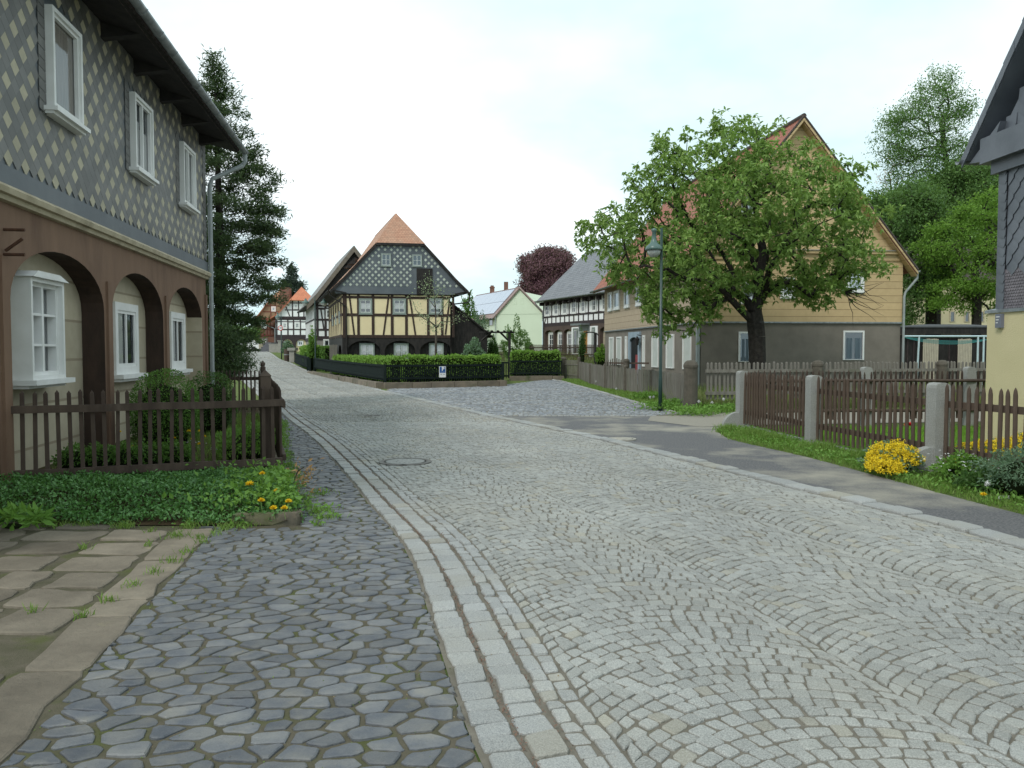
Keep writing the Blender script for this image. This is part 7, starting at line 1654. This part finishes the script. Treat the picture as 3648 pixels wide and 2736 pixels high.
# moss and crumbs in the pavement joints, debris in the gutter
n=5200; s=rng.uniform(.1,s_at_y(26),n); v=.184+rng.normal(0,.009,n)+.19*(rng.random(n)<.25); xy=LX(s,v); o=leafobj('gutter_debris',leaves(np.concatenate([xy,(.012+.008*rng.random(n))[:,None]],1),.015,.4,nb=2.5),leafmat('red_brown_crumbs',(.10,.055,.04),(.17,.10,.07),trans=0),None,kind='stuff'); tag(o,'reddish brown blossom debris lying in the joint of the granite gutter','debris')
n=1800; y=rng.uniform(2.6,9,n); s=np.interp(y,LC[:,1],LS); v=-rng.random(n)*2.0; xy=LX(s,v); o=leafobj('joint_moss',leaves(np.concatenate([xy,np.full((n,1),.004)],1),.012,.6,nb=1.0),leafmat('moss_tuft',(.07,.11,.02),(.13,.17,.05),trans=.1),None,kind='stuff'); tag(o,'tiny moss tufts and seedlings in the basalt pavement joints','moss')
n=700; y=rng.uniform(3,20,n); s=np.interp(y,LC[:,1],LS); v=rng.uniform(-1.8,5,n); xy=LX(s,v); o=leafobj('leaf_litter',leaves(np.concatenate([xy,np.full((n,1),.016)],1),.010,.6,nb=3),leafmat('litter',(.08,.05,.03),(.22,.17,.10),trans=0),None,kind='stuff'); tag(o,'scattered tiny dry leaves and crumbs on the paving','litter')
n=2600; x=-2.0-np.abs(rng.normal(0,.55,n));y=rng.uniform(7.9,9.9,n);ok=(x<np.interp(y,KB[:,1],KB[:,0]))&(y<np.interp(x,[-5.6,-3.0],[9.25,10.25]));x=x[ok];y=y[ok]
o=leafobj('leafy_weeds',leaves(np.stack([x,y,soilz(x,y)+.10+.14*rng.random(len(x))],1),.065,.6,nb=.9),L_fresh,None,kind='stuff'); tag(o,'lighter broad leaved weeds round the dandelions at the bed corner','weeds')
# dandelions
M_dan=mt('dandelion_yellow',(.88,.66,.03),(.80,.54,.02),scale=60,rough=.8); M_stem=mt('stem_green',(.16,.24,.07),rough=.7); M_clock=mt('seed_head_white',(.62,.62,.60),(.45,.45,.44),scale=80,rough=1)
def flower(px,py,Y,label,r=.022,zb=.1,mat=None,group=None,name='dandelion',clock=False):
    p=P(px,py,Y); t=thing(name,(p[0],p[1],zb),label,'flower',group); m=MB(); m.tube([(p[0]+.01,p[1]+.01,zb-.03),(p[0],p[1],(zb+p[2])/2),(p[0],p[1],p[2]-.005)],.0035,5); m.build('stem',M_stem,t)
    if clock: V=leaves(np.repeat(p[None],90,0),r*1.0,.25); m=MB(); m.lathe(p,[(.002,-r*.6),(r*.5,-r*.3),(r*.62,0),(r*.5,r*.35),(.002,r*.6)],8); m.build('seed_head_core',mat or M_clock,t); leafobj('seed_head',V,mat or M_clock,t)
    else:
        u=unit(220); u[:,2]=np.abs(u[:,2])*.75; V=leaves(p[None]+u*r*.35*rng.random((220,1)),r*.75,.35,tdir=u,tb=.85); leafobj('flower_head',V,mat or M_dan,t)
    return t
Z3=lambda x,y:(x*.5425,1200+y*.5425)
fl=[((1722,900),'highest dandelion of the bed, beside the end of the fence rail'),((1640,970),'large open double dandelion left of the others in the bed'),((1818,1015),'dandelion in the middle right of the bed clump'),((1895,1083),'rightmost dandelion by the kerb stone'),((1716,1077),'small dandelion at the left of the lower four'),((1795,1127),'lowest left dandelion above the kerb corner'),((1866,1127),'lowest right dandelion above the kerb corner')]
for (x,y),lb in fl: flower(*Z3(x,y),(1.7-.24+.14*7.85)/((Z3(x,y)[1]-1250)/2850+.14),lb,r=.034 if y!=970 else .045,zb=.12,group='dandelions in the front bed')
for x,y in ((1240,620),(1265,672),(1313,620),(1340,655),(1140,665),(1310,705),(865,722),(785,625)): flower(*Z3(x,y),11.5 if y<690 else 10.6,'yellow dandelion in the grass inside the left garden',r=.028,zb=.2,group='dandelions inside the left garden')
n=70; C=np.stack([rng.uniform(-4.9,-3.6,n),rng.uniform(10.6,13,n),rng.uniform(.30,.36,n)],1); C6_=np.repeat(C,8,0); u=unit(n*8);u[:,2]*=.1; o=leafobj('daisies',leaves(C6_,.016,.4,tdir=u,tb=.95),M_white,None,kind='stuff'); tag(o,'many small white daisies in the grass of the left garden','daisies')
# brown weed at the fence end, dead stems on the slabs
outl=[( -2.45,9.3),( -2.4,9.1),(-2.55,9.6)]; C=np.repeat(np.array([(x_,y_,.22) for x_,y_ in outl]),26,0)+rng.normal(0,.09,(78,3)); t=thing('withered_plant',(-2.45,9.3,.1),'withered orange brown plant hanging over the kerb at the fence end','plant'); leafobj('leaves',leaves(C,.07,.4,droop=.2),L_dry,t); m=MB(); m.tube([(-2.6,9.35,.1),(-2.5,9.3,.3),(-2.4,9.2,.36)],.006,5); m.build('stem',M_bark2,t)
for (x0,y0,x1,y1),lb in (((40,1190,240,1065),'thin dry stick lying at the far left edge of the bed'),((300,1165,545,1115),'longer dry stick lying along the front of the bed')):
    a=P(*Z3(x0,y0),7.9);b=P(*Z3(x1,y1),8.25); t=thing('dry_stick',tuple(a),lb,'stick'); m=MB(); md=(a+b)/2+np.array([0,0,.02]); m.tube([a,md,b],[.008,.007,.004],6); m.build('stick',M_bark2,t)
bush('broad_leaf_plant','broad leaved green weed on the slabs at the far left','plant',(-4.75,7.55),.32,.14,.16,160,.12,L_fresh,z0=.01,asp=.35,core=.3)
# ---- right verge
def vx_at(y): return np.interp(y,vy[:9],vx[:9])
n=15000; y=rng.uniform(6,17.2,n); xi=vx_at(y)+.03*np.sin(y*9)+.04*np.sin(y*23); xo=np.interp(y,[7.7,11,14.35,17.55],[6.35,5.85,5.42,5.05]); x=xi+(xo+.1-xi)*rng.random(n)**.9
blades(x,y,lambda a,b:tz(a,b),.09,.008,L_grass,'verge_grass','weedy grass verge between the gravel path and the concrete post fence','grass',lean=.6)
k=rng.random(n)<.35; o=leafobj('verge_weeds',leaves(np.stack([x[k],y[k],.03+.08*rng.random(k.sum())],1),.05,.55,nb=.8),L_fresh,None,kind='stuff'); tag(o,'broad leaved weeds along the foot of the concrete post fence','weeds')
for cx_,cy_,s_ in ((4.6,16.0,1),(4.9,14.6,.8),(5.15,13.2,.9),(4.35,17.0,.8)):
    pass
n=3500; x,y=clumps([(4.72,15.6,1.3),(4.85,14.9,1),(5.2,13.4,1.2),(5.45,12.3,1),(4.5,16.6,.9)],.12,500,.2); blades(x,y,lambda a,b:tz(a,b),.2,.009,L_grass,'grass_tufts','taller blue green grass tufts beside the first concrete post','grass',lean=.5)
# lawn behind, meadow round the tree, verge by the lamp
n=26000; x=rng.uniform(5.2,11,n);y=rng.uniform(9.5,17.5,n); ok=(x>np.interp(y,[7.7,17.55],[6.4,5.1])+.1)&(x/y<.70); blades(x[ok],y[ok],lambda a,b:tz(a,b),.10,.011,leafmat('lawn_blade',(.10,.24,.02),(.17,.34,.04),trans=.35),'lawn','bright green lawn behind the concrete post fence','grass')
n=22000; x=rng.uniform(4.8,17,n);y=22.9+rng.random(n)**1.3*9; ok=(x>5.2)&(x/y<.60)&(y>22.9+.19*(x-5.4)+.1); blades(x[ok],y[ok],lambda a,b:tz(a,b),.42,.018,L_mead,'meadow_grass','tall pale meadow grass behind the silver grey fence','grass',lean=.3)
n=9000; f=rng.random(n); PPn=np.array(PP); sP=arcl(PPn); s=f**1.0*sP[-1]; px_=np.interp(s,sP,PPn[:,0]);py_=np.interp(s,sP,PPn[:,1]); kr=np.array(park_r[:4]); kr=kr[np.argsort(kr[:,1])]; xk=np.interp(py_,kr[:,1],kr[:,0]); x=xk+.1+(px_-xk)*rng.random(n); blades(x,py_,lambda a,b:tz(a,b),.13,.015,L_grass,'lamp_verge_grass','green weeds between the parking bay edging and the old paling fence','grass',lean=.6)
n=5000; x,y=clumps([GP(2352,1462)+(1,),GP(2420,1450)+(1,),GP(2480,1480)+(1.2,),GP(2560,1470)+(1,),GP(2390,1425)+(1.2,),GP(2330,1420)+(1,),GP(2290,1425)+(.9,),GP(2600,1450)+(1,)],.28,700,.2); o=leafobj('nettle_patch',leaves(np.stack([x,y,.02+.22*rng.random(len(x))],1),.075,.55,nb=.7),L_fresh,None,kind='stuff'); tag(o,'fresh green weeds round the foot of the near street lamp and stone post','weeds')
n=7000; x=rng.uniform(-.8,14,n);y=rng.uniform(46.5,70,n); blades(x,y,lambda a,b:tz(a,b),.35,.03,L_mead,'rough_grass','rough pale grass beyond the gate towards the white timbered house','grass')
for i,((x,y,Y_),lb) in enumerate((((2490,1430,20.9),'white dandelion clock right of the big stone post'),((2537,1434,20.9),'largest white dandelion clock leaning before the grey fence'),((2577,1422,20.9),'pale dandelion clock nearest the first concrete post'),((2316,1415,24.5),'left of two white dandelion clocks beside the lamp post'),((2328,1414,24.5),'right of two white dandelion clocks beside the lamp post'),((2195,1385,30),'white dandelion clock at the foot of the old paling fence'),((2123,1359,33),'far dandelion clock at the curve of the parking edging'))): flower(x,y,Y_,lb,r=.045,zb=.0,clock=True,name='dandelion_clock')
for (x,y),lb in (((3517,1723),'white dandelion clock in front of the grey green plants at the right edge'),((3559,1773),'lower white dandelion clock at the right edge'),((3585,1772),'rightmost pale dandelion clock in the verge')): flower(x,y,9.0,lb,r=.035,zb=.0,clock=True,name='dandelion_clock')
for (x,y,Y_),lb in (((3504,1763,8.9),'single yellow dandelion under the grey green plants at the right'),((3178,1732,10.2),'yellow dandelion at the edge of the path below the yellow cushion'),((3236,1736,10.1),'yellow dandelion just left of the guard stone foot')): flower(x,y,Y_,lb,r=.035,zb=.0)
flower(3237,1515,13.4,'single red tulip on the lawn behind the concrete post fence',r=.07,zb=.0,mat=mt('tulip_red',(.6,.03,.03),rough=.5),name='tulip')
# yellow flower cushions
M_aly=mt('alyssum_yellow',(.78,.60,.03),(.70,.50,.02),scale=30,rough=.85)
def cushion(label,c,rx,ry,h,n):
    t=bush('flower_cushion',label,'flowers',c,rx,ry,h,900,.05,L_grey,core=.7,lump=.25,z0=-.02)
    x,y=c; u=unit(n);u[:,2]=np.abs(u[:,2]); r=(1+.14*np.sin(u[:,0]*6)*np.sin(u[:,1]*5+1))[:,None]; C=np.array([x,y,h*.42])+u*np.array([rx,ry,h*.60])*r*(.84+.26*rng.random((n,1))); q2=rng.random(n)<.35; C[q2]=np.array([x-rx*.75,y-ry*.6,h*.22])+u[q2]*np.array([rx*.7,ry*.7,h*.42])*(.85+.3*rng.random((q2.sum(),1)))
    C7=np.repeat(C,8,0)+rng.normal(0,.012,(n*8,3)); leafobj('blossoms',leaves(C7,.021,.8,nb=.6),M_aly,t); return t
cushion('bright yellow flower cushion spilling out beside the guard stone',(5.27,11.0),.30,.40,.42,1500)
cushion('bright yellow flower cushion behind the fence left of the yellow wall',(6.75,11.2),.5,.4,.42,1100)
cushion('bright yellow flower cushion at the foot of the yellow plaster wall',(7.75,11.5),.6,.5,.50,1300)
cushion('low yellow flower cushion behind the lower fence rail right of the third post',(6.35,10.2),.35,.3,.30,300)
bush('leafy_plant','green leafy plant with small white flowers in front of the guard stone','plant',(5.80,10.25),.28,.22,.36,1100,.055,L_fresh,core=.6,lump=.25)
bush('grey_green_plant','soft grey green bushy plant at the right edge before the fence','plant',(5.95,9.2),.42,.5,.55,3200,.05,L_grey,core=.75,lump=.25,asp=.3)
bush('grey_green_plant','blue green plant touching the right frame edge','plant',(6.1,8.3),.45,.4,.50,2400,.055,L_grey,core=.75,lump=.2,asp=.3)
bush('leafy_plant','dark green low plant between the guard stone and grey green plants','plant',(5.7,9.5),.3,.3,.26,1000,.06,L_dk,core=.7,lump=.2)
n=50; C=np.stack([rng.uniform(5.25,5.9,n),rng.uniform(9.4,10.6,n),rng.uniform(.25,.42,n)],1); C6_=np.repeat(C,7,0); u=unit(n*7);u[:,2]*=.2; o=leafobj('white_blossoms',leaves(C6_,.018,.5,tdir=u,tb=.9),M_white,None,kind='stuff'); tag(o,'small white blossoms over the leafy plants by the guard stone','flowers')
# ---------------------------------------------------------------- light, sky, camera
w=bpy.data.worlds.new('World'); SC.world=w; w.use_nodes=True; nt=w.node_tree; nt.nodes.clear()
def N(t,**k):
    n=nt.nodes.new(t)
    for a,b in k.items(): setattr(n,a,b)
    return n
SUN_EL=math.radians(48); SUN_AZ=math.radians(218)   # azimuth from +Y, clockwise: behind and to the left
sky=N('ShaderNodeTexSky',sky_type='NISHITA'); sky.sun_disc=False; sky.sun_elevation=SUN_EL; sky.sun_rotation=SUN_AZ
sc_=N('ShaderNodeVectorMath',operation='SCALE'); sc_.inputs[3].default_value=.10; nt.links.new(sky.outputs[0],sc_.inputs[0])
tc=N('ShaderNodeTexCoord'); sep=N('ShaderNodeSeparateXYZ'); nt.links.new(tc.outputs['Generated'],sep.inputs[0])
ad=N('ShaderNodeMath',operation='ADD'); nt.links.new(sep.outputs[2],ad.inputs[0]); ad.inputs[1].default_value=.28
mx0=N('ShaderNodeMath',operation='MAXIMUM'); nt.links.new(ad.outputs[0],mx0.inputs[0]); mx0.inputs[1].default_value=.05
dv=[]
for k in (0,1):
    d=N('ShaderNodeMath',operation='DIVIDE'); nt.links.new(sep.outputs[k],d.inputs[0]); nt.links.new(mx0.outputs[0],d.inputs[1]); dv.append(d)
cb=N('ShaderNodeCombineXYZ'); cb.inputs[2].default_value=3.7; nt.links.new(dv[0].outputs[0],cb.inputs[0]); nt.links.new(dv[1].outputs[0],cb.inputs[1])
nz=N('ShaderNodeTexNoise'); nz.inputs['Scale'].default_value=.8; nz.inputs['Detail'].default_value=6; nz.inputs['Roughness'].default_value=.5; nt.links.new(cb.outputs[0],nz.inputs[0])
mr=N('ShaderNodeMapRange'); nt.links.new(nz.outputs[0],mr.inputs[0]); mr.inputs[1].default_value=.43; mr.inputs[2].default_value=.68
cl=N('ShaderNodeMix',data_type='RGBA'); nt.links.new(mr.outputs[0],cl.inputs[0]); cl.inputs[6].default_value=(.53,.695,.725,1); cl.inputs[7].default_value=(1.0,1.01,1.01,1)
mm=N('ShaderNodeMix',data_type='RGBA'); mm.inputs[0].default_value=.92; nt.links.new(sc_.outputs[0],mm.inputs[6]); nt.links.new(cl.outputs[2],mm.inputs[7])
bg=N('ShaderNodeBackground'); bg.inputs[1].default_value=1.0; nt.links.new(mm.outputs[2],bg.inputs[0])
wo=N('ShaderNodeOutputWorld'); nt.links.new(bg.outputs[0],wo.inputs[0])
sd=bpy.data.lights.new('sun','SUN'); sd.energy=1.15; sd.angle=math.radians(14); sd.color=(1,.96,.9)
so=bpy.data.objects.new('sun',sd); COL.objects.link(so)
dirv=Vector((math.sin(SUN_AZ)*math.cos(SUN_EL),math.cos(SUN_AZ)*math.cos(SUN_EL),math.sin(SUN_EL)))
so.rotation_euler=dirv.to_track_quat('Z','Y').to_euler(); so.location=(-10,-10,30)
cd=bpy.data.cameras.new('camera'); cam=bpy.data.objects.new('camera',cd); COL.objects.link(cam)
cd.sensor_width=36; cd.lens=F/3648*36; cd.clip_end=2000; cd.clip_start=.05
cam.location=(0,0,E); cam.rotation_euler=(PI/2-TH,0,0); SC.camera=cam
SC.view_settings.view_transform='Standard'; SC.view_settings.look='None'; SC.view_settings.exposure=.58; SC.view_settings.gamma=1
SC.render.engine='CYCLES'; SC.cycles.max_bounces=8; SC.cycles.transparent_max_bounces=12
try: SC.cycles.use_denoising=True
except Exception: pass
